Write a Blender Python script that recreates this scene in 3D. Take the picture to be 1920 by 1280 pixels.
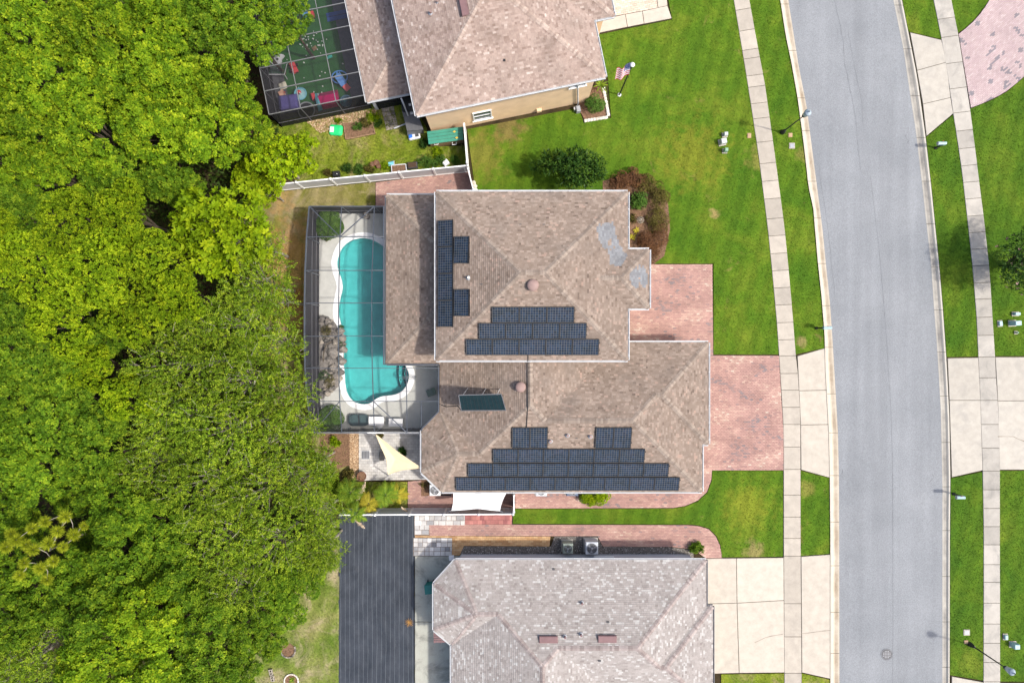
import bpy, math, random
import numpy as np
from mathutils import Vector, Matrix
from mathutils.geometry import tessellate_polygon

# ------------------------------------------------------------------ camera, sky, sun, exposure
for _o in list(bpy.data.objects):
    bpy.data.objects.remove(_o)
scene = bpy.context.scene
COL = scene.collection
CAM_H, FOCAL = 49.2, 1280.0          # metres above the ground; focal length in photo pixels

cam_data = bpy.data.cameras.new("camera")
cam_data.sensor_width = 36.0
cam_data.lens = 36.0 * FOCAL / 1920.0
cam_data.clip_start = 0.5
cam_data.clip_end = 3000.0
cam = bpy.data.objects.new("camera", cam_data)
cam.location = (0, 0, CAM_H)
cam.rotation_euler = (0, 0, 0)
COL.objects.link(cam)
scene.camera = cam

SUN_EL, SUN_SOUTH = math.radians(55), math.radians(14)   # sun stands east, a little south
sun_from = Vector((math.cos(SUN_EL) * math.cos(SUN_SOUTH), -math.cos(SUN_EL) * math.sin(SUN_SOUTH), math.sin(SUN_EL)))
world = bpy.data.worlds.new("World")
scene.world = world
world.use_nodes = True
wn = world.node_tree.nodes
sky = wn.new("ShaderNodeTexSky")
sky.sky_type = 'NISHITA'
sky.sun_disc = False
sky.sun_elevation = SUN_EL
sky.sun_rotation = math.radians(104)
sky.air_density = 1.0
sky.dust_density = 4.0
wn["Background"].inputs[1].default_value = 0.15
world.node_tree.links.new(sky.outputs[0], wn["Background"].inputs[0])
sun_data = bpy.data.lights.new("sun", 'SUN')
sun_data.energy = 2.6
sun_data.angle = math.radians(2.6)
sun_data.color = (1.0, 0.95, 0.87)
sun = bpy.data.objects.new("sun", sun_data)
sun.rotation_euler = (-sun_from).to_track_quat('-Z', 'Y').to_euler()
sun.location = sun_from * 80
COL.objects.link(sun)
scene.view_settings.view_transform = 'Standard'
scene.view_settings.look = 'None'
scene.view_settings.gamma = 1.0
scene.view_settings.exposure = 0.78
scene.render.engine = 'CYCLES'
scene.cycles.use_denoising = True
scene.cycles.denoiser = 'OPENIMAGEDENOISE'
scene.cycles.denoising_input_passes = 'RGB_ALBEDO_NORMAL'
scene.cycles.denoising_prefilter = 'ACCURATE'
scene.cycles.use_adaptive_sampling = False
scene.cycles.max_bounces = 8
scene.cycles.transparent_max_bounces = 16
scene.cycles.caustics_reflective = False
scene.cycles.caustics_refractive = False

rnd = random.Random(7)
rng = np.random.default_rng(7)

# ------------------------------------------------------------------ helpers: places
def P(px, py, h=0.0):
    """photo pixel at height h -> world point"""
    k = (CAM_H - h) / FOCAL
    return Vector(((px - 960.0) * k, (640.0 - py) * k, h))
def PL(pts, h=0.0):
    return [P(x, y, h) for x, y in pts]
def hit(px, py, pl):
    """photo pixel -> point on plane (p0, n)"""
    p0, n = pl
    d = Vector(((px - 960.0) / FOCAL, (640.0 - py) / FOCAL, -1.0))
    c = Vector((0, 0, CAM_H))
    return c + d * ((p0 - c).dot(n) / d.dot(n))
def interp(line, y):
    if y <= line[0][1]:
        (x0, y0), (x1, y1) = line[0], line[1]
    elif y >= line[-1][1]:
        (x0, y0), (x1, y1) = line[-2], line[-1]
    else:
        for (x0, y0), (x1, y1) in zip(line, line[1:]):
            if y0 <= y <= y1:
                break
    return x0 + (x1 - x0) * (y - y0) / (y1 - y0)

# ------------------------------------------------------------------ helpers: meshes and objects
def tag(o, label=None, cat=None, group=None, kind=None):
    if label: o["label"] = label
    if cat: o["category"] = cat
    if group: o["group"] = group
    if kind: o["kind"] = kind
    return o
def empty(name, loc, label=None, cat=None, group=None, kind=None):
    o = bpy.data.objects.new(name, None)
    o.empty_display_size = 0.3
    o.location = loc
    COL.objects.link(o)
    return tag(o, label, cat, group, kind)
WM = {}                                  # world matrix of every object made here
def link_mesh(name, me, parent=None, kind=None, at=None, rz=0.0):
    """mesh in world coordinates (at=None), or in its own ones placed at world point `at`"""
    o = bpy.data.objects.new(name, me)
    COL.objects.link(o)
    w = Matrix.Identity(4) if at is None else Matrix.Translation(at) @ Matrix.Rotation(rz, 4, 'Z')
    if parent is not None:
        o.parent = parent
        pm = WM.get(parent.name, Matrix.Translation(parent.location) if parent.type == 'EMPTY' else Matrix.Identity(4))
        o.matrix_parent_inverse = pm.inverted()
    if at is not None:
        o.location = at
        o.rotation_euler = (0, 0, rz)
    WM[o.name] = w
    if kind: o["kind"] = kind
    return o

class MB:
    """collects faces and builds ONE mesh object"""
    def __init__(s):
        s.v, s.f, s.t, s.m = [], [], [], []
    def face(s, pts, tint=0.5, mi=0):
        i = len(s.v)
        s.v += [tuple(p) for p in pts]
        s.f.append(tuple(range(i, i + len(pts))))
        s.t.append(tint); s.m.append(mi)
        return s
    def faces(s, pts, fs, tint=0.5, mi=0):
        i = len(s.v)
        s.v += [tuple(p) for p in pts]
        for f in fs:
            s.f.append(tuple(i + k for k in f)); s.t.append(tint); s.m.append(mi)
        return s
    def box(s, c, d, rz=0.0, tint=0.5, mi=0, bev=0.0, bottom=True):
        cx, cy, cz = c; hx, hy, hz = d[0] / 2, d[1] / 2, d[2] / 2
        ca, sa = math.cos(rz), math.sin(rz)
        def q(x, y, z): return (cx + x * ca - y * sa, cy + x * sa + y * ca, cz + z)
        if bev > 0:
            b = min(bev, hx * .45, hy * .45, hz * .9)
            low = [q(-hx, -hy, -hz), q(hx, -hy, -hz), q(hx, hy, -hz), q(-hx, hy, -hz)]
            mid = [q(-hx, -hy, hz - b), q(hx, -hy, hz - b), q(hx, hy, hz - b), q(-hx, hy, hz - b)]
            top = [q(-hx + b, -hy + b, hz), q(hx - b, -hy + b, hz), q(hx - b, hy - b, hz), q(-hx + b, hy - b, hz)]
            fs = [(8, 9, 10, 11)] + [(k, (k + 1) % 4, 4 + (k + 1) % 4, 4 + k) for k in range(4)] + [(4 + k, 4 + (k + 1) % 4, 8 + (k + 1) % 4, 8 + k) for k in range(4)]
            if bottom: fs.append((3, 2, 1, 0))
            return s.faces(low + mid + top, fs, tint, mi)
        pts = [q(-hx, -hy, -hz), q(hx, -hy, -hz), q(hx, hy, -hz), q(-hx, hy, -hz), q(-hx, -hy, hz), q(hx, -hy, hz), q(hx, hy, hz), q(-hx, hy, hz)]
        fs = [(4, 5, 6, 7), (0, 1, 5, 4), (1, 2, 6, 5), (2, 3, 7, 6), (3, 0, 4, 7)]
        if bottom: fs.append((3, 2, 1, 0))
        return s.faces(pts, fs, tint, mi)
    def prism(s, poly, z0, z1, tint=0.5, mi=0, bottom=False):
        p = [(a[0], a[1]) for a in poly]
        if area(p) < 0: p = p[::-1]
        n = len(p)
        pts = [(x, y, z0) for x, y in p] + [(x, y, z1) for x, y in p]
        fs = [tuple(range(n, 2 * n))] + [(k, (k + 1) % n, n + (k + 1) % n, n + k) for k in range(n)]
        if bottom: fs.append(tuple(range(n - 1, -1, -1)))
        return s.faces(pts, fs, tint, mi)
    def bar(s, a, b, w, h, tint=0.5, mi=0, up=(0, 0, 1)):
        a, b = Vector(a), Vector(b)
        d = (b - a).normalized()
        u = Vector(up)
        sd = d.cross(u)
        if sd.length < 1e-4: sd = d.cross(Vector((1, 0, 0)))
        sd.normalize(); u = sd.cross(d).normalized()
        sd *= w / 2; u *= h / 2
        pts = [a - sd - u, a + sd - u, a + sd + u, a - sd + u, b - sd - u, b + sd - u, b + sd + u, b - sd + u]
        return s.faces(pts, [(0, 1, 2, 3), (7, 6, 5, 4), (1, 0, 4, 5), (2, 1, 5, 6), (3, 2, 6, 7), (0, 3, 7, 4)], tint, mi)
    def tube(s, pts, rad, n=8, tint=0.5, mi=0, cap=True):
        pts = [Vector(p) for p in pts]
        rad = rad if isinstance(rad, (list, tuple)) else [rad] * len(pts)
        i0 = len(s.v)
        for k, p in enumerate(pts):
            d = (pts[min(k + 1, len(pts) - 1)] - pts[max(k - 1, 0)]).normalized()
            a = d.cross(Vector((0, 0, 1)))
            if a.length < 1e-3: a = d.cross(Vector((1, 0, 0)))
            a.normalize(); b = d.cross(a)
            for j in range(n):
                t = 2 * math.pi * j / n
                s.v.append(tuple(p + (a * math.cos(t) + b * math.sin(t)) * rad[k]))
        for k in range(len(pts) - 1):
            for j in range(n):
                j2 = (j + 1) % n
                s.f.append((i0 + k * n + j, i0 + (k + 1) * n + j, i0 + (k + 1) * n + j2, i0 + k * n + j2)); s.t.append(tint); s.m.append(mi)
        if cap:
            s.f.append(tuple(i0 + j for j in range(n))); s.t.append(tint); s.m.append(mi)
            e = i0 + (len(pts) - 1) * n
            s.f.append(tuple(e + n - 1 - j for j in range(n))); s.t.append(tint); s.m.append(mi)
        return s
    def lathe(s, c, prof, n=16, tint=0.5, mi=0, sx=1.0, sy=1.0, rz=0.0):
        i0 = len(s.v)
        ca, sa = math.cos(rz), math.sin(rz)
        for r, z in prof:
            for j in range(n):
                t = 2 * math.pi * j / n
                x, y = r * math.cos(t) * sx, r * math.sin(t) * sy
                s.v.append((c[0] + x * ca - y * sa, c[1] + x * sa + y * ca, c[2] + z))
        for k in range(len(prof) - 1):
            for j in range(n):
                j2 = (j + 1) % n
                s.f.append((i0 + k * n + j, i0 + k * n + j2, i0 + (k + 1) * n + j2, i0 + (k + 1) * n + j)); s.t.append(tint); s.m.append(mi)
        s.f.append(tuple(i0 + (len(prof) - 1) * n + j for j in range(n))); s.t.append(tint); s.m.append(mi)
        return s
    def mesh(s, name, mat, smooth=False):
        me = bpy.data.meshes.new(name)
        me.from_pydata(s.v, [], s.f)
        for mm in (mat if isinstance(mat, (list, tuple)) else [mat]):
            me.materials.append(mm)
        a = me.attributes.new("tint", 'FLOAT', 'FACE')
        a.data.foreach_set("value", np.array(s.t, dtype=np.float32))
        if any(s.m):
            me.polygons.foreach_set("material_index", np.array(s.m, dtype=np.int32))
        if smooth:
            me.polygons.foreach_set("use_smooth", np.ones(len(s.f), dtype=bool))
        me.update()
        return me
    def build(s, name, mat, parent=None, kind=None, smooth=False, at=None):
        return link_mesh(name, s.mesh(name, mat, smooth), parent, kind, at)

def area(p):
    return 0.5 * sum(p[i][0] * p[(i + 1) % len(p)][1] - p[(i + 1) % len(p)][0] * p[i][1] for i in range(len(p)))
def clip_convex(subject, clip):
    """2D polygon `subject` cut by convex polygon `clip` (counter-clockwise)"""
    out = subject
    n = len(clip)
    for i in range(n):
        ax, ay = clip[i]; bx, by = clip[(i + 1) % n]
        ex, ey = bx - ax, by - ay
        src, out = out, []
        m = len(src)
        if m == 0: return []
        dist = [ex * (q[1] - ay) - ey * (q[0] - ax) for q in src]
        for k in range(m):
            k2 = (k + 1) % m
            if dist[k] >= 0: out.append(src[k])
            if (dist[k] >= 0) != (dist[k2] >= 0):
                t = dist[k] / (dist[k] - dist[k2])
                out.append((src[k][0] + (src[k2][0] - src[k][0]) * t, src[k][1] + (src[k2][1] - src[k][1]) * t))
    return out
def inside(poly, X, Y):
    r = np.zeros(X.shape, dtype=bool)
    n = len(poly)
    for i in range(n):
        x0, y0 = poly[i][0], poly[i][1]; x1, y1 = poly[(i + 1) % n][0], poly[(i + 1) % n][1]
        if y0 == y1: continue
        c = ((y0 > Y) != (y1 > Y)) & (X < (x1 - x0) * (Y - y0) / (y1 - y0) + x0)
        r ^= c
    return r
def offset_poly(p, d):
    """shift every vertex outward by d (counter-clockwise polygon)"""
    n = len(p); out = []
    for i in range(n):
        a, b, c = Vector(p[i - 1]).to_2d(), Vector(p[i]).to_2d(), Vector(p[(i + 1) % n]).to_2d()
        e1, e2 = (b - a).normalized(), (c - b).normalized()
        n1, n2 = Vector((e1.y, -e1.x)), Vector((e2.y, -e2.x))
        m = (n1 + n2)
        m = m / max(m.length_squared / 2, 0.35)
        out.append((b.x + m.x * d, b.y + m.y * d))
    return out
def smooth_closed(p, sub=4):
    n = len(p); out = []
    for i in range(n):
        a, b, c, d = [Vector(p[(i + k) % n]).to_2d() for k in (-1, 0, 1, 2)]
        for j in range(sub):
            t = j / sub
            q = 0.5 * ((2 * b) + (c - a) * t + (2 * a - 5 * b + 4 * c - d) * t * t + (3 * b - a - 3 * c + d) * t ** 3)
            out.append((q.x, q.y))
    return out
def fill_holes(outer, holes, z):
    loops = [[Vector((x, y, 0)) for x, y in outer]] + [[Vector((x, y, 0)) for x, y in h] for h in holes]
    tris = tessellate_polygon(loops)
    pts = [(v.x, v.y, z) for l in loops for v in l]
    fs = []
    for t in tris:
        a, b, c = [pts[i] for i in t]
        cr = (b[0] - a[0]) * (c[1] - a[1]) - (b[1] - a[1]) * (c[0] - a[0])
        fs.append(tuple(t) if cr > 0 else tuple(t)[::-1])
    return pts, fs
def fast_mesh(name, V, F, mat, tint=None, mats=None):
    """V (n,3), F (m,k) equal-sized faces, numpy"""
    me = bpy.data.meshes.new(name)
    nv, (nf, k) = len(V), F.shape
    me.vertices.add(nv); me.vertices.foreach_set("co", np.ascontiguousarray(V, dtype=np.float32).ravel())
    me.loops.add(nf * k); me.loops.foreach_set("vertex_index", np.ascontiguousarray(F, dtype=np.int32).ravel())
    me.polygons.add(nf)
    me.polygons.foreach_set("loop_start", np.arange(0, nf * k, k, dtype=np.int32))
    me.polygons.foreach_set("loop_total", np.full(nf, k, dtype=np.int32))
    me.materials.append(mat)
    if tint is not None:
        a = me.attributes.new("tint", 'FLOAT', 'FACE')
        a.data.foreach_set("value", np.ascontiguousarray(tint, dtype=np.float32))
    me.update(calc_edges=True)
    return me
# ------------------------------------------------------------------ materials (all procedural)
class NT:
    def __init__(s, name):
        s.mat = bpy.data.materials.new(name)
        s.mat.use_nodes = True
        s.t = s.mat.node_tree
        s.bsdf = s.t.nodes["Principled BSDF"]
        s.out = s.t.nodes["Material Output"]
        s._pos = None
    def n(s, typ, **kw):
        nd = s.t.nodes.new(typ)
        for k, v in kw.items(): setattr(nd, k, v)
        return nd
    def l(s, a, b): s.t.links.new(a, b)
    def pos(s):
        if s._pos is None: s._pos = s.n("ShaderNodeNewGeometry").outputs["Position"]
        return s._pos
    def scaled(s, sx, sy, sz, rz=0.0):
        m = s.n("ShaderNodeMapping")
        m.inputs["Scale"].default_value = (sx, sy, sz); m.inputs["Rotation"].default_value = (0, 0, rz)
        s.l(s.pos(), m.inputs["Vector"])
        return m.outputs[0]
    def noise(s, scale, detail=4.0, rough=0.6, vec=None, dist=0.0):
        nd = s.n("ShaderNodeTexNoise")
        nd.inputs["Scale"].default_value = scale; nd.inputs["Detail"].default_value = detail
        nd.inputs["Roughness"].default_value = rough; nd.inputs["Distortion"].default_value = dist
        s.l(vec if vec is not None else s.pos(), nd.inputs["Vector"])
        return nd.outputs["Fac"]
    def ramp(s, fac, stops):
        r = s.n("ShaderNodeValToRGB")
        el = r.color_ramp.elements
        while len(el) < len(stops): el.new(0.5)
        for e, (p, c) in zip(el, stops):
            e.position = p
            e.color = (c, c, c, 1) if isinstance(c, (int, float)) else (*c, 1)
        s.l(fac, r.inputs[0])
        return r.outputs["Color"]
    def mix(s, fac, a, b, mode='MIX'):
        m = s.n("ShaderNodeMix", data_type='RGBA', blend_type=mode)
        for sock, v in ((m.inputs[0], fac), (m.inputs[6], a), (m.inputs[7], b)):
            if isinstance(v, (int, float)): sock.default_value = v
            elif isinstance(v, (tuple, list)): sock.default_value = (*v, 1)
            else: s.l(v, sock)
        return m.outputs[2]
    def math(s, op, a, b=0.0):
        m = s.n("ShaderNodeMath", operation=op)
        for sock, v in ((m.inputs[0], a), (m.inputs[1], b)):
            if isinstance(v, (int, float)): sock.default_value = v
            else: s.l(v, sock)
        return m.outputs[0]
    def tint(s):
        return s.n("ShaderNodeAttribute", attribute_name="tint").outputs["Fac"]
    def orand(s):
        return s.n("ShaderNodeObjectInfo").outputs["Random"]
    def bump(s, h, strength=0.3, dist=0.02):
        b = s.n("ShaderNodeBump")
        b.inputs["Strength"].default_value = strength; b.inputs["Distance"].default_value = dist
        s.l(h, b.inputs["Height"]); s.l(b.outputs[0], s.bsdf.inputs["Normal"])
    def done(s, color=None, rough=0.8, spec=0.3, metal=0.0):
        if color is not None:
            if isinstance(color, (tuple, list)): s.bsdf.inputs["Base Color"].default_value = (*color, 1)
            else: s.l(color, s.bsdf.inputs["Base Color"])
        s.bsdf.inputs["Roughness"].default_value = rough
        s.bsdf.inputs["Specular IOR Level"].default_value = spec
        s.bsdf.inputs["Metallic"].default_value = metal
        return s.mat

def plain(name, c, rough=0.6, spec=0.3, var=0.18, scale=3.0, metal=0.0, bump=0.0):
    m = NT(name)
    d = tuple(x * (1 - var) for x in c); e = tuple(min(x * (1 + var), 1) for x in c)
    f = m.noise(scale, 5)
    col = m.ramp(f, [(0.3, d), (0.7, e)])
    if bump: m.bump(m.noise(scale * 12, 3), bump, 0.01)
    return m.done(col, rough, spec, metal)

def tinted(name, stops, var=0.25, scale=1.2, rough=0.9, spec=0.15, bump=0.4, bscale=40, grime=None):
    """colour chosen per piece (attribute tint), weathered by noise"""
    m = NT(name)
    col = m.ramp(m.tint(), stops)
    w = m.ramp(m.noise(scale, 6, 0.65), [(0.3, 1 - var), (0.7, 1 + var * 0.4)])
    col = m.mix(1.0, col, w, 'MULTIPLY')
    fine = m.ramp(m.noise(bscale * 0.6, 3, 0.7), [(0.25, 0.8), (0.75, 1.15)])
    col = m.mix(1.0, col, fine, 'MULTIPLY')
    if grime:
        g = m.ramp(m.noise(0.45, 5, 0.6), [(0.52, 0.0), (0.75, 0.5)])
        col = m.mix(g, col, grime)
    if bump: m.bump(m.noise(bscale, 2), bump, 0.01)
    return m.done(col, rough, spec)

def leaf_mat(name, dark, mid, light, trans=0.30, rough=0.6, orand=0.18):
    m = NT(name)
    col = m.ramp(m.tint(), [(0.0, dark), (0.5, mid), (1.0, light)])
    r = m.ramp(m.orand(), [(0.0, 1 - orand), (1.0, 1 + orand * 0.6)])
    col = m.mix(1.0, col, r, 'MULTIPLY')
    big = m.ramp(m.noise(0.35, 3), [(0.3, 0.82), (0.7, 1.12)])
    col = m.mix(1.0, col, big, 'MULTIPLY')
    m.done(col, rough, 0.08)
    tr = m.n("ShaderNodeBsdfTranslucent")
    warm = m.mix(1.0, col, (0.95, 0.95, 0.5), 'MULTIPLY')
    m.l(warm, tr.inputs["Color"])
    mx = m.n("ShaderNodeMixShader"); mx.inputs[0].default_value = trans
    m.l(m.bsdf.outputs[0], mx.inputs[1]); m.l(tr.outputs[0], mx.inputs[2]); m.l(mx.outputs[0], m.out.inputs[0])
    return m.mat

def concrete(name, c, grey=(0.3, 0.29, 0.27), stain=0.35, obj=0.12, scale=0.9):
    m = NT(name)
    base = m.ramp(m.noise(scale * 2.2, 6, 0.65), [(0.3, tuple(x * .88 for x in c)), (0.7, tuple(min(x * 1.08, 1) for x in c))])
    st = m.ramp(m.noise(scale, 8, 0.7, dist=0.6), [(0.5, 0.0), (0.75, stain)])
    col = m.mix(st, base, grey)
    sp = m.ramp(m.noise(30, 3, 0.7), [(0.3, 0.9), (0.7, 1.06)])
    col = m.mix(1.0, col, sp, 'MULTIPLY')
    col = m.mix(1.0, col, m.ramp(m.orand(), [(0, 1 - obj), (1, 1 + obj * .6)]), 'MULTIPLY')
    m.bump(m.noise(60, 3), 0.15, 0.01)
    return m.done(col, 0.9, 0.2)

def grass_mat(name, green, light, yellow, brown, browness, spots=()):
    m = NT(name)
    f1 = m.noise(0.33, 5, 0.62, dist=0.4)
    col = m.ramp(f1, [(0.32, green), (0.5, light), (0.68, yellow)])
    f2 = m.noise(1.3, 6, 0.7)
    col = m.mix(m.ramp(f2, [(0.35, 0.0), (0.7, 0.45)]), col, tuple(x * 0.72 for x in green))
    b = m.ramp(m.noise(0.55, 7, 0.7, dist=0.8), [(0.62 - browness * 0.35, 0.0), (0.78 - browness * 0.2, 0.85)])
    col = m.mix(b, col, brown)
    for (sx, sy, sr, sc) in spots:
        q = P(sx, sy)
        d = m.n("ShaderNodeVectorMath", operation='DISTANCE')
        m.l(m.pos(), d.inputs[0]); d.inputs[1].default_value = (q.x, q.y, 0.07)
        dd = m.math('ADD', d.outputs["Value"], m.math('MULTIPLY', m.math('SUBTRACT', m.noise(1.6, 4), 0.5), 2.4 * sr))
        fac = m.ramp(m.math('DIVIDE', dd, sr), [(0.3, 0.6), (1.0, 0.0)])
        col = m.mix(fac, col, sc)
    mow = m.n('ShaderNodeTexWave', wave_type='BANDS', bands_direction='X'); mow.inputs['Scale'].default_value = 0.28; mow.inputs['Distortion'].default_value = 1.2; mow.inputs['Detail'].default_value = 2
    m.l(m.scaled(1, 1, 1, math.radians(14)), mow.inputs['Vector'])
    col = m.mix(1.0, col, m.ramp(mow.outputs['Fac'], [(0.3, 0.91), (0.7, 1.06)]), 'MULTIPLY')
    f3 = m.ramp(m.noise(9, 4, 0.8), [(0.25, 0.72), (0.75, 1.25)])
    col = m.mix(1.0, col, f3, 'MULTIPLY')
    tt = m.ramp(m.tint(), [(0.0, 0.8), (0.5, 1.0), (1.0, 1.2)])
    col = m.mix(1.0, col, tt, 'MULTIPLY')
    m.bump(m.noise(28, 4, 0.8), 0.8, 0.05)
    return m.done(col, 0.85, 0.12)

def screen_mat(name, c, opac):
    m = NT(name)
    m.done(plainc(m, c), 0.7, 0.2)
    tr = m.n("ShaderNodeBsdfTransparent")
    mx = m.n("ShaderNodeMixShader"); mx.inputs[0].default_value = opac
    m.l(tr.outputs[0], mx.inputs[1]); m.l(m.bsdf.outputs[0], mx.inputs[2]); m.l(mx.outputs[0], m.out.inputs[0])
    return m.mat
def plainc(m, c):
    return m.ramp(m.noise(2.0, 4), [(0.3, tuple(x * .85 for x in c)), (0.7, tuple(x * 1.15 for x in c))])

MT = {}
MT['white'] = plain('white_vinyl', (0.74, 0.74, 0.73), 0.45, 0.4, 0.05, 1.5)
MT['white_metal'] = plain('white_metal', (0.46, 0.47, 0.48), 0.5, 0.3, 0.08, 2.0)
MT['fence'] = plain('fence_vinyl', (0.55, 0.56, 0.58), 0.5, 0.4, 0.06, 1.0)
MT['fence_top'] = plain('fence_cap_vinyl', (0.78, 0.78, 0.77), 0.5, 0.4, 0.05, 1.0)
MT['black'] = plain('black_metal', (0.015, 0.016, 0.018), 0.45, 0.4, 0.2)
MT['dark_grey'] = plain('dark_grey_plastic', (0.06, 0.06, 0.065), 0.55, 0.4, 0.2)
MT['mid_grey'] = plain('grey_metal', (0.28, 0.29, 0.31), 0.5, 0.4, 0.12)
MT['bronze'] = plain('bronze_aluminium', (0.11, 0.11, 0.12), 0.45, 0.4, 0.15)
MT['alu'] = plain('grey_aluminium', (0.058, 0.067, 0.085), 0.4, 0.5, 0.1)
MT['pale_alu'] = plain('pale_aluminium', (0.5, 0.5, 0.5), 0.4, 0.5, 0.1)
MT['stucco_peach'] = plain('peach_stucco', (0.76, 0.55, 0.35), 0.95, 0.1, 0.08, 1.2, bump=0.3)
MT['stucco_tan'] = plain('tan_stucco', (0.50, 0.42, 0.32), 0.95, 0.1, 0.08, 1.2, bump=0.3)
MT['stucco_grey'] = plain('pale_grey_stucco', (0.52, 0.53, 0.56), 0.95, 0.1, 0.07, 1.2, bump=0.3)
MT['soffit'] = plain('soffit_paint', (0.66, 0.65, 0.62), 0.6, 0.3, 0.05)
MT['soffit_dark'] = plain('dark_fascia', (0.12, 0.10, 0.10), 0.6, 0.3, 0.1)
MT['glass'] = plain('window_glass', (0.05, 0.07, 0.09), 0.08, 0.6, 0.2)
MT['soil'] = plain('dark_soil', (0.07, 0.045, 0.03), 0.95, 0.1, 0.35, 6.0, bump=0.6)
MT['mulch'] = plain('brown_mulch', (0.16, 0.095, 0.06), 0.95, 0.1, 0.45, 9.0, bump=0.8)
MT['deck'] = concrete('pool_deck_concrete', (0.43, 0.43, 0.40), (0.33, 0.33, 0.3), 0.3)
MT['coping'] = concrete('white_coping', (0.78, 0.78, 0.78), (0.6, 0.6, 0.6), 0.15)
MT['walk'] = concrete('sidewalk_concrete', (0.385, 0.345, 0.29), (0.22, 0.20, 0.175), 0.5, 0.14)
MT['walk_grey'] = concrete('weathered_sidewalk', (0.365, 0.34, 0.30), (0.17, 0.165, 0.155), 0.75, 0.16, 0.7)
MT['drive'] = concrete('driveway_concrete', (0.45, 0.405, 0.34), (0.31, 0.28, 0.235), 0.4, 0.08)
MT['drive_grey'] = concrete('weathered_driveway', (0.40, 0.37, 0.32), (0.26, 0.25, 0.23), 0.55, 0.08)
MT['old_slab'] = concrete('mossy_slab', (0.36, 0.36, 0.31), (0.07, 0.07, 0.065), 0.85, 0.05, 0.6)
MT['joint'] = plain('joint_filler', (0.09, 0.08, 0.06), 0.95, 0.1, 0.3)
MT['sand'] = plain('joint_sand', (0.20, 0.15, 0.12), 0.95, 0.1, 0.3, 6)
MT['trunk'] = plain('bark', (0.10, 0.08, 0.06), 0.95, 0.1, 0.35, 6, bump=0.6)
MT['pale_bark'] = plain('pale_bark', (0.30, 0.27, 0.22), 0.9, 0.1, 0.3, 6, bump=0.4)
MT['wood'] = plain('weathered_wood', (0.26, 0.17, 0.10), 0.85, 0.15, 0.3, 5)
MT['terracotta'] = plain('terracotta', (0.17, 0.075, 0.045), 0.7, 0.3, 0.25, 5)
# asphalt
m = NT('asphalt')
c = m.ramp(m.noise(0.25, 5, 0.6), [(0.3, (0.180, 0.190, 0.201)), (0.7, (0.222, 0.232, 0.243))])
strip = m.ramp(m.noise(1.0, 3, 0.5, m.scaled(1.1, 0.05, 1)), [(0.35, 0.93), (0.65, 1.06)])
c = m.mix(1.0, c, strip, 'MULTIPLY')
sp = m.ramp(m.noise(14, 3, 0.9), [(0.2, 0.6), (0.8, 1.4)])
c = m.mix(1.0, c, sp, 'MULTIPLY')
sp2 = m.ramp(m.noise(55, 2, 0.9), [(0.25, 0.75), (0.8, 1.3)])
c = m.mix(1.0, c, sp2, 'MULTIPLY')
m.bump(m.noise(45, 3), 0.5, 0.01)
MT['asphalt'] = m.done(c, 0.9, 0.25)
MT['crack'] = plain('crack_filler', (0.155, 0.16, 0.168), 0.9, 0.1, 0.3)
MT['crack_pale'] = plain('concrete_crack', (0.26, 0.23, 0.19), 0.9, 0.1, 0.3)
# curb: tint 0 clean, 1 stained gutter
def curb_mat(name, clean, stain):
    m = NT(name)
    c = m.ramp(m.noise(1.5, 5), [(0.3, tuple(x * .9 for x in clean)), (0.7, clean)])
    f = m.math('MULTIPLY', m.tint(), m.ramp(m.noise(0.6, 6, 0.7), [(0.3, 0.15), (0.65, 1.0)]))
    c = m.mix(f, c, stain)
    c = m.mix(1.0, c, m.ramp(m.noise(25, 3), [(0.3, .9), (0.7, 1.06)]), 'MULTIPLY')
    return m.done(c, 0.9, 0.2)
MT['curb_a'] = curb_mat('kerb_concrete', (0.50, 0.45, 0.37), (0.25, 0.195, 0.135))
MT['curb_b'] = curb_mat('kerb_concrete_grey', (0.46, 0.43, 0.37), (0.17, 0.162, 0.15))
# roofs
MT['shingle_main'] = tinted('brown_shingles', [(0.0, (0.125, 0.093, 0.075)), (0.22, (0.200, 0.153, 0.122)), (0.6, (0.244, 0.191, 0.155)), (0.8, (0.296, 0.236, 0.193)), (0.955, (0.33, 0.233, 0.185)), (0.96, (0.165, 0.17, 0.18)), (1.0, (0.235, 0.243, 0.255))], 0.20, 0.7, grime=(0.15, 0.13, 0.115))
MT['cap_main'] = tinted('brown_ridge_caps', [(0.0, (0.19, 0.15, 0.122)), (1.0, (0.31, 0.255, 0.21))], 0.15)
MT['shingle_pale'] = tinted('pale_mauve_shingles', [(0.0, (0.228, 0.200, 0.186)), (0.4, (0.308, 0.280, 0.262)), (0.75, (0.345, 0.318, 0.299)), (1.0, (0.45, 0.438, 0.42))], 0.15, 0.9)
MT['cap_pale'] = tinted('mauve_ridge_caps', [(0.0, (0.22, 0.178, 0.165)), (1.0, (0.36, 0.31, 0.29))], 0.1)
MT['shingle_rose'] = tinted('rose_brown_shingles', [(0.0, (0.24, 0.172, 0.142)), (0.4, (0.335, 0.255, 0.215)), (0.75, (0.385, 0.30, 0.256)), (1.0, (0.50, 0.42, 0.37))], 0.22, 0.6, grime=(0.19, 0.155, 0.13))
MT['cap_rose'] = tinted('rose_ridge_caps', [(0.0, (0.27, 0.20, 0.165)), (1.0, (0.44, 0.355, 0.30))], 0.1)
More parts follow.
